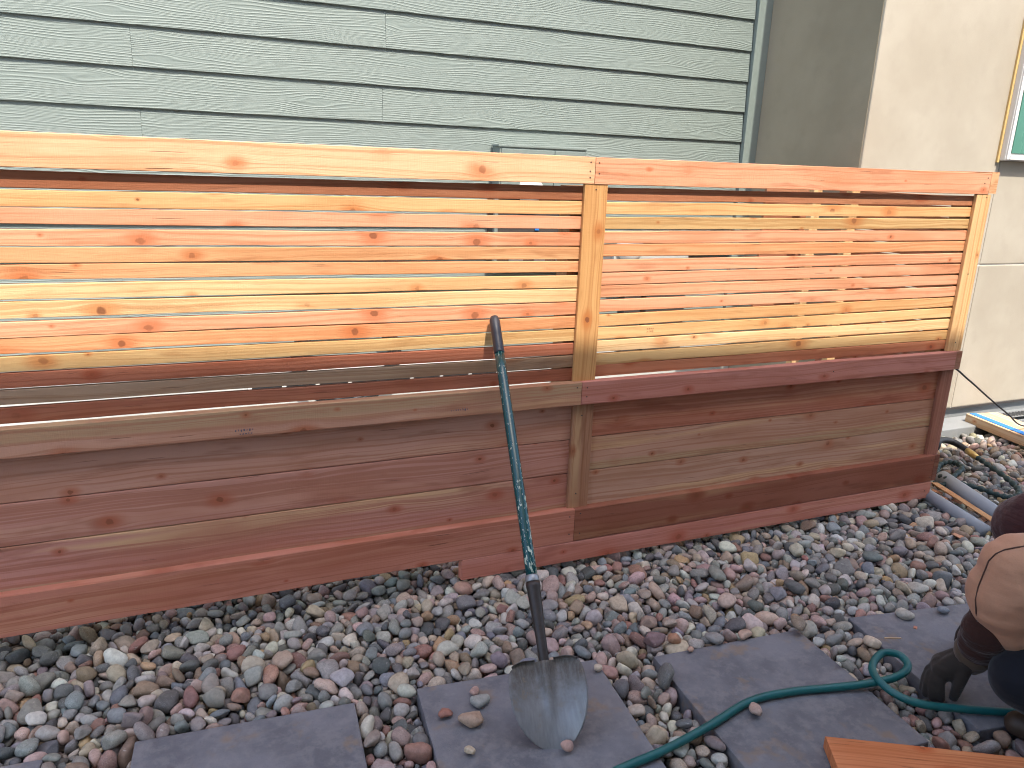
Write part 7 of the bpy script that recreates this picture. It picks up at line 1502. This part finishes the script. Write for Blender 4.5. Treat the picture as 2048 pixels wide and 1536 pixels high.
def where(x, y):
    if y > -0.12 and x < 0.5: return 'close under the fence ' + ('at the left picture edge' if x < -0.25 else 'towards the left' if x < 0.05 else 'below the long left rail')
    if y > -0.12: return 'close under the fence ' + ('left of the short board' if x < 0.86 else 'near the shovel' if x < 1.4 else 'towards its right end')
    if x < -0.3: return 'between the two leftmost slabs' if y < -0.45 else 'beyond the leftmost slab'
    if x < 0.36 and y > -0.56: return 'beyond the slab left of the shovel' + (', nearer the fence' if y > -0.32 else '')
    if x < 0.56: return 'between the shovel slab and its left neighbour'
    if x < 1.12 and y > -0.6: return 'behind the shovel blade' + (', left of the socket' if x < 0.86 else ', right of the socket')
    if x < 1.32: return 'between shovel slab and hose slab' + (', back part' if y > -0.8 else ', front part')
    if x < 1.86 and y > -0.68: return 'beyond the hose slab' + (', nearer the fence' if y > -0.42 else ', at its edge')
    if x < 2.12: return 'between hose slab and person' + (', under the hose loop' if -1.1 < y < -0.93 else ', beyond the loop' if y > -0.93 else ', in front of the loop')
    return 'beyond the slab by the person' if y > -0.8 else 'in front of the person'
SHAPE_WORDS = ['oval', 'round', 'flat', 'long', 'smooth', 'blunt', 'angular', 'oval', 'flat', 'blocky', 'long', 'round', 'smooth', 'angular']
base_me = [stone_mesh(k, 3) for k in range(NSH)]
low_me = [stone_mesh(k, 2) for k in range(NSH)]
NEAR = 300
V, F, C = [], [], []
nv = 0
LV = []
for me in base_me, low_me:
    L_ = []
    for m in me:
        vv = np.empty(len(m.vertices)*3); m.vertices.foreach_get('co', vv)
        ff = np.array([p.vertices[:] for p in m.polygons])
        L_.append((vv.reshape(-1, 3), ff))
    LV.append(L_)
for m in base_me: m.materials.append(M['stone1'])
for i in range(len(sx)):
    cname, col = stone_color()
    q = Quaternion(sq[i]).normalized()
    if i < NEAR:
        o = bpy.data.objects.new('pebble', base_me[sk[i]])
        COL.objects.link(o)
        o.location = (sx[i], sy[i], sz[i])
        o.rotation_mode = 'QUATERNION'
        o.rotation_quaternion = q
        o.scale = (ss_[i],)*3
        o.color = col
        tag(o, '%s %s river pebble %s' % (SHAPE_WORDS[sk[i]] if ss_[i] < 1.35 else 'large '+SHAPE_WORDS[sk[i]], cname, where(sx[i], sy[i])), 'pebble', 'river pebbles in the bed')
    else:
        vv, ff = LV[0 if sy[i] < 0.1 and sx[i] < 3.2 and sz[i] > -0.025 else 1][sk[i]]
        mt3 = np.array(q.to_matrix())
        V.append(vv*ss_[i]@mt3.T+np.array((sx[i], sy[i], sz[i])))
        F.append(ff+nv)
        C.append(np.tile(np.array(col, dtype=np.float32), (len(vv), 1)))
        nv += len(vv)
V = np.concatenate(V); F = np.concatenate(F); C = np.concatenate(C)
me = bpy.data.meshes.new('pebble_bed')
me.vertices.add(len(V)); me.vertices.foreach_set('co', V.astype(np.float32).ravel())
me.loops.add(len(F)*3); me.loops.foreach_set('vertex_index', F.astype(np.int32).ravel())
me.polygons.add(len(F)); me.polygons.foreach_set('loop_start', np.arange(0, len(F)*3, 3, dtype=np.int32))
me.polygons.foreach_set('use_smooth', np.ones(len(F), dtype=bool))
at = me.color_attributes.new('stone', 'FLOAT_COLOR', 'POINT')
at.data.foreach_set('color', C.ravel())
me.update(calc_edges=True)
o = link('pebble_bed', me, M['stone'])
tag(o, 'mass of rounded grey, tan and pink river pebbles along the fence', 'pebbles', kind='stuff')

# single pebbles lying on the slabs
def loose(x, y, z, k, s, col, lab, rot=(0, 0, 0)):
    o = link('pebble', base_me[k % NSH], None, None, (x, y, z), rot)
    s *= 1.28
    o.scale = (s, s, s)
    o.color = (*col, rs.random())
    return tag(o, lab, 'pebble', 'pebbles lying loose on the paving slabs')
tan_, pk, gy, cr, rd, mv = (0.40, 0.30, 0.21), (0.44, 0.28, 0.23), (0.24, 0.24, 0.23), (0.52, 0.43, 0.33), (0.33, 0.15, 0.11), (0.22, 0.14, 0.14)
loose(.842, -.945, .040, 3, .86, pk, 'pink pebble resting against the tip of the shovel blade', (0.6, 0.3, 0))
loose(1.418, -1.005, .0405, 1, .92, (0.46, 0.33, 0.27), 'pinkish pebble leaning on the green hose', (0.4, 0.2, 1.2))
loose(.595, -.865, .034, 5, .55, (0.50, 0.40, 0.28), 'small cream pebble alone near the front of the slab with the shovel', (0.3, 0, 2))
loose(.640, -.755, .037, 2, 1.12, (0.40, 0.28, 0.20), 'long tan pebble lying left of the shovel blade', (0, 0, 0.1))
loose(.578, -.705, .034, 8, .75, rd, 'angular reddish pebble at the left edge of the shovel slab', (0.2, 0, 0.4))
loose(1.085, -.670, .033, 6, .72, cr, 'cream pebble on the slab corner right of the shovel', (0, 0.1, 0.5))
loose(1.530, -.663, .036, 4, .98, (0.27, 0.255, 0.235), 'grey brown pebble at the back edge of the hose slab', (0, 0, 1.9))
loose(1.640, -.680, .035, 7, .92, (0.46, 0.32, 0.24), 'salmon pebble on the back edge of the hose slab', (0, 0, 0.2))
loose(1.418, -.686, .031, 9, .52, (0.46, 0.29, 0.21), 'small square orange pebble on the hose slab corner', (0.2, 0, 0.3))
loose(1.335, -.600, .034, 10, 1.30, mv, 'long purple brown pebble beyond the hose slab corner', (0, 0, 0.1))
loose(1.400, -.622, .036, 11, .95, (0.38, 0.20, 0.12), 'orange brown pebble beside the long purple one', (0, 0, 2.6))
loose(.690, -.688, .036, 12, .98, (0.30, 0.30, 0.27), 'speckled grey pebble touching the left edge of the shovel blade', (0, 0, 0.3))
loose(.688, -.645, .033, 13, .7, pk, 'small pink pebble behind the left edge of the shovel blade', (0, 0, 0.9))
loose(2.27, -.775, .036, 0, 1.0, (0.46, 0.42, 0.35), 'cream and grey pebble on the back edge of the slab by the person', (0, 0, 2.2))
loose(2.43, -.80, .034, 3, .95, (0.20, 0.215, 0.235), 'flat blue grey pebble on the slab close to the person', (0, 0, 2.7))

# ------------------------------------------------------------------ shovel
def shovel():
    B = Vector((0.817, -0.938, 0.022)); T = Vector((0.969, 0.001, 1.018))
    ax = (T-B).normalized(); Ltot = (T-B).length
    tocam = Vector((0, -2.45, 1.52))-B
    f = (tocam-ax*tocam.dot(ax)).normalized()
    sd = f.cross(ax)                     # picture right is -sd or sd
    if sd.x < 0: sd = -sd
    root = empty('shovel', B)
    tag(root, 'round point shovel with worn green handle leaning on the fence', 'shovel')
    Mx = Matrix((sd, -f, ax)).transposed().to_4x4()
    root.matrix_world = Matrix.Translation(B) @ Mx
    # local: x right, -y to viewer, z up the handle
    Lb, nu, nvv = 0.232, 28, 32
    prof = [(0, 0.0), (0.002, 0.020), (0.008, 0.037), (0.022, 0.057), (0.045, 0.077), (0.075, 0.093), (0.11, 0.103), (0.15, 0.107), (0.19, 0.105), (0.215, 0.101), (Lb, 0.092)]
    def hw(s):
        for (a, wa), (b, wb) in zip(prof[:-1], prof[1:]):
            if s <= b: return wa+(wb-wa)*(s-a)/(b-a)
        return prof[-1][1]
    bm = bmesh.new()
    g = []
    for i in range(nvv+1):
        s = Lb*(i/nvv)**1.25
        row = []
        w = max(hw(s), 0.002)
        for j in range(nu+1):
            u = -1+2*j/nu
            x = u*w
            y = -0.034*(x/0.1)**2+0.014                       # dished, edges towards viewer
            y += 0.055*((s/Lb)-0.5)**2-0.014                   # bowed along its length
            k = max(0.0, (s/Lb-0.30)/0.70)
            y -= 0.030*k**1.2*math.exp(-(x/(0.008+0.013*k))**2)  # central ridge running into the socket
            z = s+0.004*abs(u)**3
            z -= 0.016*max(0.0, (abs(u)-0.55)/0.45)**2*(s/Lb)**8   # rounded shoulders
            row.append(bm.verts.new((x, y, z)))
        g.append(row)
    for i in range(nvv):
        for j in range(nu):
            bm.faces.new((g[i][j], g[i][j+1], g[i+1][j+1], g[i+1][j]))
    # turned steps at the shoulders
    for lo, hi in ((0, int(nu*0.36)), (nu-int(nu*0.36), nu)):
        prev = g[nvv][lo:hi+1]
        for dy, dz in ((-0.004, 0.0045), (-0.011, 0.006), (-0.018, 0.0055)):
            cur = [bm.verts.new(v0.co+Vector((0, dy, dz))) for v0 in g[nvv][lo:hi+1]]
            for a in range(len(cur)-1):
                bm.faces.new((prev[a], prev[a+1], cur[a+1], cur[a]))
            prev = cur
    bmesh.ops.recalc_face_normals(bm, faces=bm.faces)
    bmesh.ops.solidify(bm, geom=bm.faces[:], thickness=0.0018)
    t = NT('shovel_steel')
    co = t.obj()
    x, y, z = t.sep(co)
    n1 = t.noise(co, 22.0, 4.0, 0.65)
    n2 = t.noise(t.vmath('MULTIPLY', co, (160.0, 160.0, 14.0)), 1.0, 3.0, 0.6)
    n3 = t.noise(co, 240.0, 2.0, 0.6)
    c = t.mix(n2, (0.17, 0.175, 0.185), (0.29, 0.29, 0.295))
    dirt = t.ss(t.math('ADD', z, t.math('MULTIPLY', t.math('SUBTRACT', n1, 0.5), 0.17)), 0.085, 0.225)
    c = t.mix(t.math('MULTIPLY', dirt, t.ss(n2, 0.2, 0.65, 0.6, 1.0)), c, t.mix(n3, (0.05, 0.045, 0.042), (0.13, 0.105, 0.08)))
    rst = t.ss(n1, 0.58, 0.70)
    c = t.mix(t.math('MULTIPLY', rst, 0.4), c, (0.25, 0.19, 0.13))
    steel = t.out(c, t.math('ADD', t.ss(n1, 0.3, 0.7, 0.42, 0.56), t.math('MULTIPLY', dirt, 0.25)), 0.5, t.bump(n3, 0.12, 0.001), t.math('SUBTRACT', 0.55, t.math('MULTIPLY', dirt, 0.45)))
    link('blade', bm_me(bm, 'blade', True), steel, root)
    sock = paint_mat('socket_steel', (0.045, 0.036, 0.033), 0.42, 0.4, 0.3, 0.3, 0.5, 90.0)
    zs = Lb
    link('socket', tube_me('socket', [(0, 0.006, zs-0.09), (0, 0.000, zs-0.03), (0, -0.003, zs+0.02), (0, -0.003, zs+0.08), (0, -0.001, zs+0.15), (0, 0, zs+0.200), (0, 0, zs+0.206), (0, 0, zs+0.221)],
         [0.004, 0.0125, 0.0145, 0.0155, 0.0185, 0.0198, 0.0215, 0.0215], 20), sock, root)
    link('collar', tube_me('collar', [(0, 0, zs+0.221), (0, 0, zs+0.224), (0, 0, zs+0.238), (0, 0, zs+0.241)], [0.0200, 0.0207, 0.0207, 0.0185], 20), M['grey_metal'], root)
    t = NT('handle_paint')
    co = t.obj()
    x, y, z = t.sep(co)
    w1 = t.noise(t.vmath('MULTIPLY', co, (90.0, 90.0, 26.0)), 1.0, 3.0, 0.7)
    w2 = t.noise(t.vmath('MULTIPLY', co, (150.0, 150.0, 60.0)), 1.0, 2.0, 0.7)
    low = t.ss(z, 1.0, 0.50, -0.10, 0.045)
    side = t.ss(x, -0.004, 0.014, 0.0, 0.05)
    worn = t.ss(t.math('ADD', t.math('ADD', w1, low), side), 0.61, 0.645)
    spk = t.ss(w2, 0.655, 0.69)
    worn = t.math('MAXIMUM', worn, t.math('MULTIPLY', spk, 0.8))
    c = t.mix(worn, t.mix(w1, (0.002, 0.042, 0.046), (0.004, 0.066, 0.070)), (0.42, 0.50, 0.40))
    hp = t.out(c, t.ss(worn, 0.0, 1.0, 0.2, 0.6), 0.5, t.bump(worn, 0.3, 0.0006))
    link('handle', tube_me('handle', [(0, 0, zs+0.225), (0, 0, zs+0.6), (0, 0, Ltot-0.14)], [0.0172, 0.0168, 0.0165], 20, True, 4), hp, root)
    gp = paint_mat('grip_rubber', (0.022, 0.023, 0.03), 0.33, 0.5, 0.1, 0.0, 0.1)
    link('grip', tube_me('grip', [(0, 0, Ltot-0.150), (0, 0, Ltot-0.146), (0, 0, Ltot-0.05), (0, 0.0, Ltot-0.018), (0, 0, Ltot-0.006), (0, 0, Ltot)], [0.0172, 0.0180, 0.0182, 0.0178, 0.0145, 0.006], 24), gp, root)
shovel()

# ------------------------------------------------------------------ hoses, pipes, boards, cable
hz = 0.034
hp_ = [(0.40, -1.16, .034), (0.70, -1.10, .033), (0.943, -1.061, .034), (1.084, -1.045, .036), (1.257, -1.007, .0335), (1.432, -0.963, .0335), (1.575, -0.97, .0335), (1.705, -0.997, .0335), (1.815, -1.028, .042),
       (1.912, -1.046, .052), (1.985, -1.030, .060), (2.000, -0.985, .070), (1.952, -0.960, .072), (1.885, -0.985, .060), (1.850, -1.035, .058), (1.855, -1.098, .048), (1.897, -1.155, .042), (1.999, -1.206, .036), (2.165, -1.283, .034), (2.45, -1.40, .034), (2.9, -1.50, .035)]
o = link('garden_hose', tube_me('garden_hose', hp_, 0.0118, 14, True, 10), M['hose'])
tag(o, 'green garden hose with one loop lying across the paving slabs', 'hose')

pl = empty('foreground_plank', (1.511, -1.173, 0.022))
d = Vector((0.875, -0.484, 0)).normalized()
ang = math.atan2(d.y, d.x)
pl.rotation_euler = (0, 0, ang)
tag(pl, 'orange redwood plank lying at the bottom right corner', 'plank')
link('plank_top', board_me('plank_top', 1.5, 0.036, 0.14, 55, 0.003, 0.001), WOOD, pl, (0.75, -0.071, 0.019), (math.pi/2, 0, 0), (0.62, 0.235, 0.10, 0.1))
link('plank_under', board_me('plank_under', 1.4, 0.06, 0.018, 56, 0.002, 0.001), WOOD, pl, (0.72, -0.12, -0.008), (0, 0, 0), (0.60, 0.27, 0.14, 0.2))

def pipe(name, a, b, r, mat):
    return link(name, tube_me(name, [a, b], r, 24), mat)
o = pipe('grey_pipe', (3.34, 0.10, .022), (3.215, -0.385, .022), 0.030, M['pvc'])
tag(o, 'thinner grey plastic pipe at the right end of the fence', 'pipe')
o = pipe('grey_pipe', (3.56, 0.12, .032), (3.375, -0.375, .032), 0.041, M['pvc'])
tag(o, 'thicker grey plastic pipe right of the thin one', 'pipe')
ws = link('wood_strip', board_me('wood_strip', 0.46, 0.035, 0.006, 61, 0.001, 0.0015), WOOD, None, (3.352, -0.16, .052), (0, 0.02, math.atan2(0.49, 0.165)), (0.52, 0.30, 0.15, 0.3))
tag(ws, 'thin wood offcut lying between the two grey pipes', 'offcut')
rw = random.Random(4)
for i, (x, y, z, s) in enumerate([(3.43, 0.0, .03, .05), (3.40, -0.06, .028, .035), (3.44, -0.02, .052, .03), (3.42, -0.12, .03, .05), (3.36, -0.30, .03, .03), (3.43, -0.2, .03, .03)]):
    me = board_me('shaving', s, s*0.5, 0.002, i, 0.0004, 0.003, 6)
    o = link('wood_shaving', me, WOOD, None, (x-0.05, y, z), (rw.uniform(-.3, .3), rw.uniform(-.3, .3), rw.uniform(0, 6)), (0.50, 0.25, 0.14, 0.2))
    tag(o, 'curled wood shaving lying between the grey pipes', 'shaving', 'shavings between the pipes')
o = link('wood_chip', board_me('wood_chip', 0.055, 0.035, 0.004, 70, 0.001, 0.002, 4), WOOD, None, (3.06, -0.37, .022), (0.2, 0.1, 0.3), (0.56, 0.30, 0.19, 0.2))
tag(o, 'square wood chip on the pebbles near the thin grey pipe', 'wood chip')
o = link('wood_splinter', board_me('wood_splinter', 0.058, 0.004, 0.002, 71, 0.0004, 0.001, 6), WOOD, None, (2.125, -0.855, .0215), (0, 0, -0.35), (0.58, 0.42, 0.25, 0.2))
tag(o, 'thin pale wood splinter on the slab by the person', 'splinter')
o = link('wood_chip', board_me('wood_chip', 0.016, 0.012, 0.002, 72, 0.0004, 0.001, 3), WOOD, None, (2.255, -0.835, .0215), (0, 0, 0.6), (0.60, 0.30, 0.22, 0.2))
tag(o, 'tiny pink wood chip on the slab by the person', 'wood chip')

# ribbed hose with nozzle
rib = [(3.45, 0.085, .03), (3.50, 0.05, .035), (3.60, 0.088, .05), (3.74, 0.15, .055), (3.80, 0.24, .045), (3.74, 0.27, .035), (3.62, 0.20, .035), (3.53, 0.11, .05), (3.53, 0.02, .055), (3.587, -0.075, .05), (3.616, -0.16, .045), (3.673, -0.197, .045), (3.778, -0.137, .045), (3.876, 0.0, .045), (3.955, 0.157, .045), (3.99, 0.25, .05)]
P2 = []
for i in range(len(rib)-1):
    p0, p1, p2, p3 = [Vector(rib[max(0, min(len(rib)-1, q))]) for q in (i-1, i, i+1, i+2)]
    for s in range(12):
        tt = s/12
        P2.append(0.5*((2*p1)+(p2-p0)*tt+(2*p0-5*p1+4*p2-p3)*tt*tt+(3*p1-p0-3*p2+p3)*tt**3))
hr = empty('ribbed_hose', (3.8, 0.0, 0.03))
tag(hr, 'black ribbed hose with brass end and spray nozzle beyond the fence end', 'hose')
link('hose', tube_me('hose', [p-Vector((3.8, 0, .03)) for p in P2], [0.0125+0.0035*math.sin(i*1.35) for i in range(len(P2))], 10), M['hose_dark'], hr)
lw = lambda pts: [Vector(p)-Vector((3.8, 0, .03)) for p in pts]
link('connector', tube_me('connector', lw([(3.985, 0.245, .05), (4.01, 0.30, .052), (4.03, 0.34, .053)]), [0.016, 0.019, 0.017], 12), M['brass'], hr)
link('nozzle', tube_me('nozzle', lw([(4.03, 0.335, .053), (4.04, 0.39, .06), (4.02, 0.44, .075), (3.96, 0.455, .085), (3.90, 0.44, .08)]), [0.014, 0.017, 0.019, 0.018, 0.02], 12, True, 4), M['black'], hr)
link('nozzle_head', tube_me('nozzle_head', lw([(3.90, 0.44, .08), (3.88, 0.435, .078), (3.845, 0.42, .072), (3.84, 0.418, .072)]), [0.02, 0.034, 0.036, 0.03], 16), M['black'], hr)

# taped board and loose cable at the far right
tb = empty('taped_board', (4.55, 0.55, 0.0))
tag(tb, 'pale board with a strip of blue tape at the right edge', 'board')
a0, a1 = Vector((4.60, 0.74, 0)), Vector((4.52, 0.25, 0))
dirb = (a1-a0).normalized()
tb.location = (4.62, 0.50, 0.0); tb.rotation_euler = (0, 0, math.atan2(dirb.y, dirb.x))
link('board', board_me('board', 0.75, 0.24, 0.06, 81, 0.002, 0.0006), WOOD, tb, (0.10, 0.04, 0.055), (0, 0, 0), (0.66, 0.50, 0.34, 0.5))
link('tape', box_me('tape', 0.75, 0.05, 0.004, 0.001), M['blue_tape'], tb, (0.105, -0.035, 0.0865))
cb = link('power_cable', tube_me('power_cable', [(3.39, 0.30, .655), (3.42, 0.10, .655), (3.60, 0.12, .568), (3.95, 0.23, .408), (4.30, 0.335, .250), (4.64, 0.44, .108), (5.0, 0.43, .095), (5.4, 0.40, .07)], 0.0045, 8, True, 8), M['black'])
tag(cb, 'black cable running from the fence end down to the right', 'cable')
gr = empty('drain_grate', (4.98, 0.73, 0.062))
tag(gr, 'slotted drain grate in the concrete strip by the stucco', 'grate')
link('frame', box_me('frame', 0.36, 0.09, 0.004, 0.001), M['grey_metal'], gr)
for i in range(11):
    link('slot', box_me('slot', 0.018, 0.07, 0.003), M['black'], gr, (-0.15+i*0.03, 0, 0.0015), (0, 0, 0.5))

# ------------------------------------------------------------------ crouching person
def blob(name, chains, vox=0.009, it=6):
    """one closed skin round chains of (point, radius)"""
    bm = bmesh.new()
    for ch in chains:
        ch = [(Vector(p), r) for p, r in ch]
        for p, r in ch:
            bmesh.ops.create_uvsphere(bm, u_segments=16, v_segments=10, radius=r, matrix=Matrix.Translation(p))
        for (p, r), (q, s) in zip(ch[:-1], ch[1:]):
            dv = q-p
            if dv.length < 1e-5: continue
            mt_ = Matrix.Translation((p+q)/2) @ dv.to_track_quat('Z', 'Y').to_matrix().to_4x4()
            bmesh.ops.create_cone(bm, cap_ends=True, segments=16, radius1=r, radius2=s, depth=dv.length, matrix=mt_)
    me = bpy.data.meshes.new(name)
    bm.to_mesh(me); bm.free()
    tmp = bpy.data.objects.new(name+'_tmp', me)
    COL.objects.link(tmp)
    md = tmp.modifiers.new('r', 'REMESH'); md.mode = 'VOXEL'; md.voxel_size = vox; md.use_smooth_shade = True
    sm = tmp.modifiers.new('s', 'SMOOTH'); sm.factor = 0.5; sm.iterations = it
    dg = bpy.context.evaluated_depsgraph_get()
    res = bpy.data.meshes.new_from_object(tmp.evaluated_get(dg))
    res.name = name
    bpy.data.objects.remove(tmp)
    for p in res.polygons: p.use_smooth = True
    return res

def cloth_mat(name, col, sc_=420.0, rough=0.9, fold=14.0, fs=0.35):
    t = NT(name)
    co = t.obj()
    w = t.noise(t.vmath('MULTIPLY', co, (sc_, sc_, sc_*1.6)), 1.0, 2.0, 0.6)
    b = t.noise(co, 7.0, 3.0, 0.6)
    fl = t.noise(t.vmath('MULTIPLY', co, (fold, fold*0.5, fold*1.6)), 1.0, 2.0, 0.5)
    c = t.mix(b, tuple(q*0.85 for q in col), tuple(q*1.12 for q in col))
    c = t.mix(t.math('MULTIPLY', t.ss(w, 0.5, 0.75), 0.3), c, tuple(q*0.7 for q in col))
    nb_ = t.bump(w, 0.3, 0.001)
    return t.out(c, rough, 0.1, t.bump(fl, fs, 0.02, nb_), sheen=0.15)

person = empty('person', (2.28, -1.5, 0.02))
tag(person, 'person crouching at the right edge in tan and dark workwear with dark gloves', 'person')
PO = Vector((2.28, -1.5, 0.02))
W = lambda p: Vector(p)-PO
def ch(*a): return [(W(p), r) for p, r in a]
SL, SR = (2.075, -1.245, 0.452), (2.42, -1.36, 0.47)
NK, HD = (2.25, -1.235, 0.53), (2.335, -1.085, 0.50)
PV = (2.33, -1.72, 0.33)
KL, KR = (2.065, -1.315, 0.20), (2.53, -1.47, 0.32)
AL, AR = (2.19, -1.47, 0.09), (2.50, -1.74, 0.10)
EL, WL = (2.055, -1.205, 0.275), (2.065, -1.160, 0.165)
ER, WR = (2.50, -1.17, 0.30), (2.36, -1.02, 0.14)
KN = (2.015, -1.120, 0.092)
skin = paint_mat('skin', (0.30, 0.17, 0.11), 0.5)
body = blob('body', [ch((SL, .06), (NK, .055), (SR, .06)), ch((NK, .05), ((2.30, -1.14, .53), .05), (HD, .085), ((2.36, -1.03, .465), .07)),
                     ch((NK, .09), ((2.29, -1.5, .45), .12), (PV, .12)), ch((PV, .09), (KL, .06), (AL, .04), ((2.10, -1.36, .05), .035)), ch((PV, .09), (KR, .06), (AR, .04), ((2.47, -1.64, .05), .035)),
                     ch((SL, .05), (EL, .038), (WL, .028), (KN, .03)), ch((SR, .05), (ER, .038), (WR, .028), ((2.33, -0.99, .08), .03))], 0.012, 4)
link('body', body, skin, person)
tan_c = cloth_mat('tan_canvas', (0.47, 0.25, 0.155), 220.0, 0.9, 11.0, 0.55)
shirt = blob('shirt', [ch(((2.080, -1.240, 0.490), .112), ((2.072, -1.230, 0.405), .118), ((2.092, -1.240, 0.345), .102)), ch(((2.09, -1.25, .452), .125), ((2.17, -1.3, .47), .145), ((2.30, -1.33, .475), .14), (SR, .12)),
                       ch(((2.2, -1.31, .47), .14), ((2.29, -1.5, .44), .165), ((2.33, -1.68, .36), .165)), ch((SR, .11), ((2.46, -1.27, .36), .09))], 0.010, 8)
for v_ in shirt.vertices:                       # creases in the cloth
    q_ = v_.co
    w_ = noise.noise(Vector((q_.x*9+q_.z*5, q_.y*6, q_.z*16-q_.x*7)))
    r_ = max(0.0, 0.28-abs(noise.noise(Vector((q_.x*6+3, q_.y*6, q_.z*9+q_.x*5)))))
    v_.co = q_+v_.normal*(w_*0.004-r_*0.022)
link('shirt', shirt, tan_c, person)
# armhole seam: a stitched ridge on the shoulder
def on_surface(me_, pts, off=0.0015):
    from mathutils.bvhtree import BVHTree
    bv = BVHTree.FromPolygons([v.co for v in me_.vertices], [p.vertices[:] for p in me_.polygons])
    camp = Vector((0, -2.45, 1.52))-PO
    res = []
    for p in pts:
        dirv = (W(p)-camp).normalized()
        h = bv.ray_cast(camp, dirv)
        if h[0] is not None: res.append(h[0]+h[1]*off)
    return res
SEAM1 = [(1.8292, -1.3085, 0.4225), (1.8264, -1.2993, 0.4485), (1.8275, -1.2902, 0.4797), (1.8359, -1.2841, 0.5111), (1.8488, -1.2807, 0.5403), (1.8573, -1.2788, 0.558), (1.866, -1.2763, 0.5783), (1.8841, -1.2785, 0.5964), (1.9065, -1.2847, 0.6073), (1.9308, -1.2933, 0.6132), (1.9612, -1.3043, 0.6193), (1.9911, -1.3168, 0.6205)]
seam_c = cloth_mat('seam_thread', (0.10, 0.055, 0.04), 500.0)
sp_ = on_surface(shirt, SEAM1)
if len(sp_) > 3: link('seam', tube_me('seam', sp_, 0.0022, 6), seam_c, person)
brown = cloth_mat('brown_knit', (0.045, 0.020, 0.016), 240.0, 0.95, 30.0, 0.5)
link('sleeve', blob('sleeve', [ch(((2.06, -1.22, .40), .075), ((2.045, -1.21, .31), .062), ((2.040, -1.205, .285), .068), ((2.045, -1.195, .26), .058), ((2.052, -1.188, .235), .062), ((2.058, -1.178, .205), .052), ((2.063, -1.168, .185), .05))], 0.006, 5), brown, person)
link('sleeve', blob('sleeve', [ch(((2.46, -1.26, .37), .075), (ER, .062), (WR, .045))], 0.008, 5), brown, person)
glove_m = cloth_mat('glove_leather', (0.030, 0.024, 0.020), 300.0, 0.75, 26.0, 0.3)
cuff_m = cloth_mat('glove_cuff', (0.085, 0.060, 0.042), 300.0, 0.85, 26.0, 0.3)
def glove(wr, kn, tips, th, nm='glove'):
    wr, kn = Vector(wr), Vector(kn)
    ax = (kn-wr).normalized()
    across = ax.cross(Vector((0, 0, 1))).normalized()
    chains = [ch((wr, .034), (wr.lerp(kn, .5)+across*.012, .037), (kn+across*.022, .031)), ch((wr, .036), (wr.lerp(kn, .5)-across*.014, .037), (kn-across*.024, .031)), ch((kn+across*.022, .031), (kn, .034), (kn-across*.024, .031))]
    for i, tp in enumerate(tips):
        k0 = kn+across*(.027-.018*i)
        tp = Vector(tp)
        mid = k0.lerp(tp, .48)+Vector((-0.010, 0.004, 0.016))
        m2 = mid.lerp(tp, .55)+Vector((-0.004, 0, 0.006))
        chains.append(ch((k0, .019), (mid, .0175), (m2, .0155), (tp, .0130)))
    tb_ = wr.lerp(kn, .25)-across*.03
    chains.append(ch((tb_, .024), (tb_.lerp(Vector(th), .55)+Vector((-.008, -.006, .008)), .0175), (th, .0135)))
    return blob(nm, chains, 0.0045, 3)
gl = link('glove', glove((2.068, -1.165, .165), (2.022, -1.112, .108), [(1.978, -1.098, .034), (1.970, -1.116, .031), (1.972, -1.136, .031), (1.986, -1.152, .035)], (2.015, -1.170, .045)), glove_m, person)
link('cuff', tube_me('cuff', [W(p) for p in ((2.060, -1.176, .205), (2.062, -1.170, .190), (2.064, -1.162, .165), (2.058, -1.152, .150))], [.052, .056, .050, .046], 20), cuff_m, gl)
link('glove', glove((2.36, -1.02, .14), (2.335, -0.985, .09), [(2.31, -0.955, .035), (2.305, -0.975, .035), (2.31, -0.995, .035), (2.32, -1.01, .035)], (2.345, -1.03, .045)), glove_m, person)
navy = cloth_mat('navy_denim', (0.012, 0.014, 0.020), 420.0)
link('trousers', blob('trousers', [ch((PV, .155), ((2.20, -1.50, .30), .115), (KL, .088), ((2.13, -1.40, .145), .075), (AL, .062)), ch((PV, .15), ((2.43, -1.6, .34), .11), (KR, .088), ((2.51, -1.62, .2), .075), (AR, .062))], 0.010, 6), navy, person)
boot = paint_mat('boot_leather', (0.05, 0.032, 0.022), 0.55)
link('boot', blob('boot', [ch((AL, .05), ((2.18, -1.48, .065), .05), ((2.13, -1.41, .060), .045), ((2.075, -1.325, .054), .036))], 0.007, 3), boot, person)
link('boot', blob('boot', [ch((AR, .05), ((2.50, -1.75, .055), .05), ((2.485, -1.68, .052), .045), ((2.465, -1.60, .046), .038))], 0.007, 3), boot, person)
cap_m = cloth_mat('maroon_knit', (0.060, 0.026, 0.026), 200.0, 0.95, 30.0, 0.4)
link('knit_cap', blob('knit_cap', [ch(((2.325, -1.10, .525), .102), ((2.338, -1.07, .505), .098)), ch(((2.31, -1.12, .54), .085), ((2.305, -1.10, .565), .07))], 0.008, 6), cap_m, person)
face = [((2.375, -1.0, .455), .012), ((2.385, -0.985, .44), .008)]
link('nose', blob('nose', [ch(*face)], 0.004, 2), skin, person)
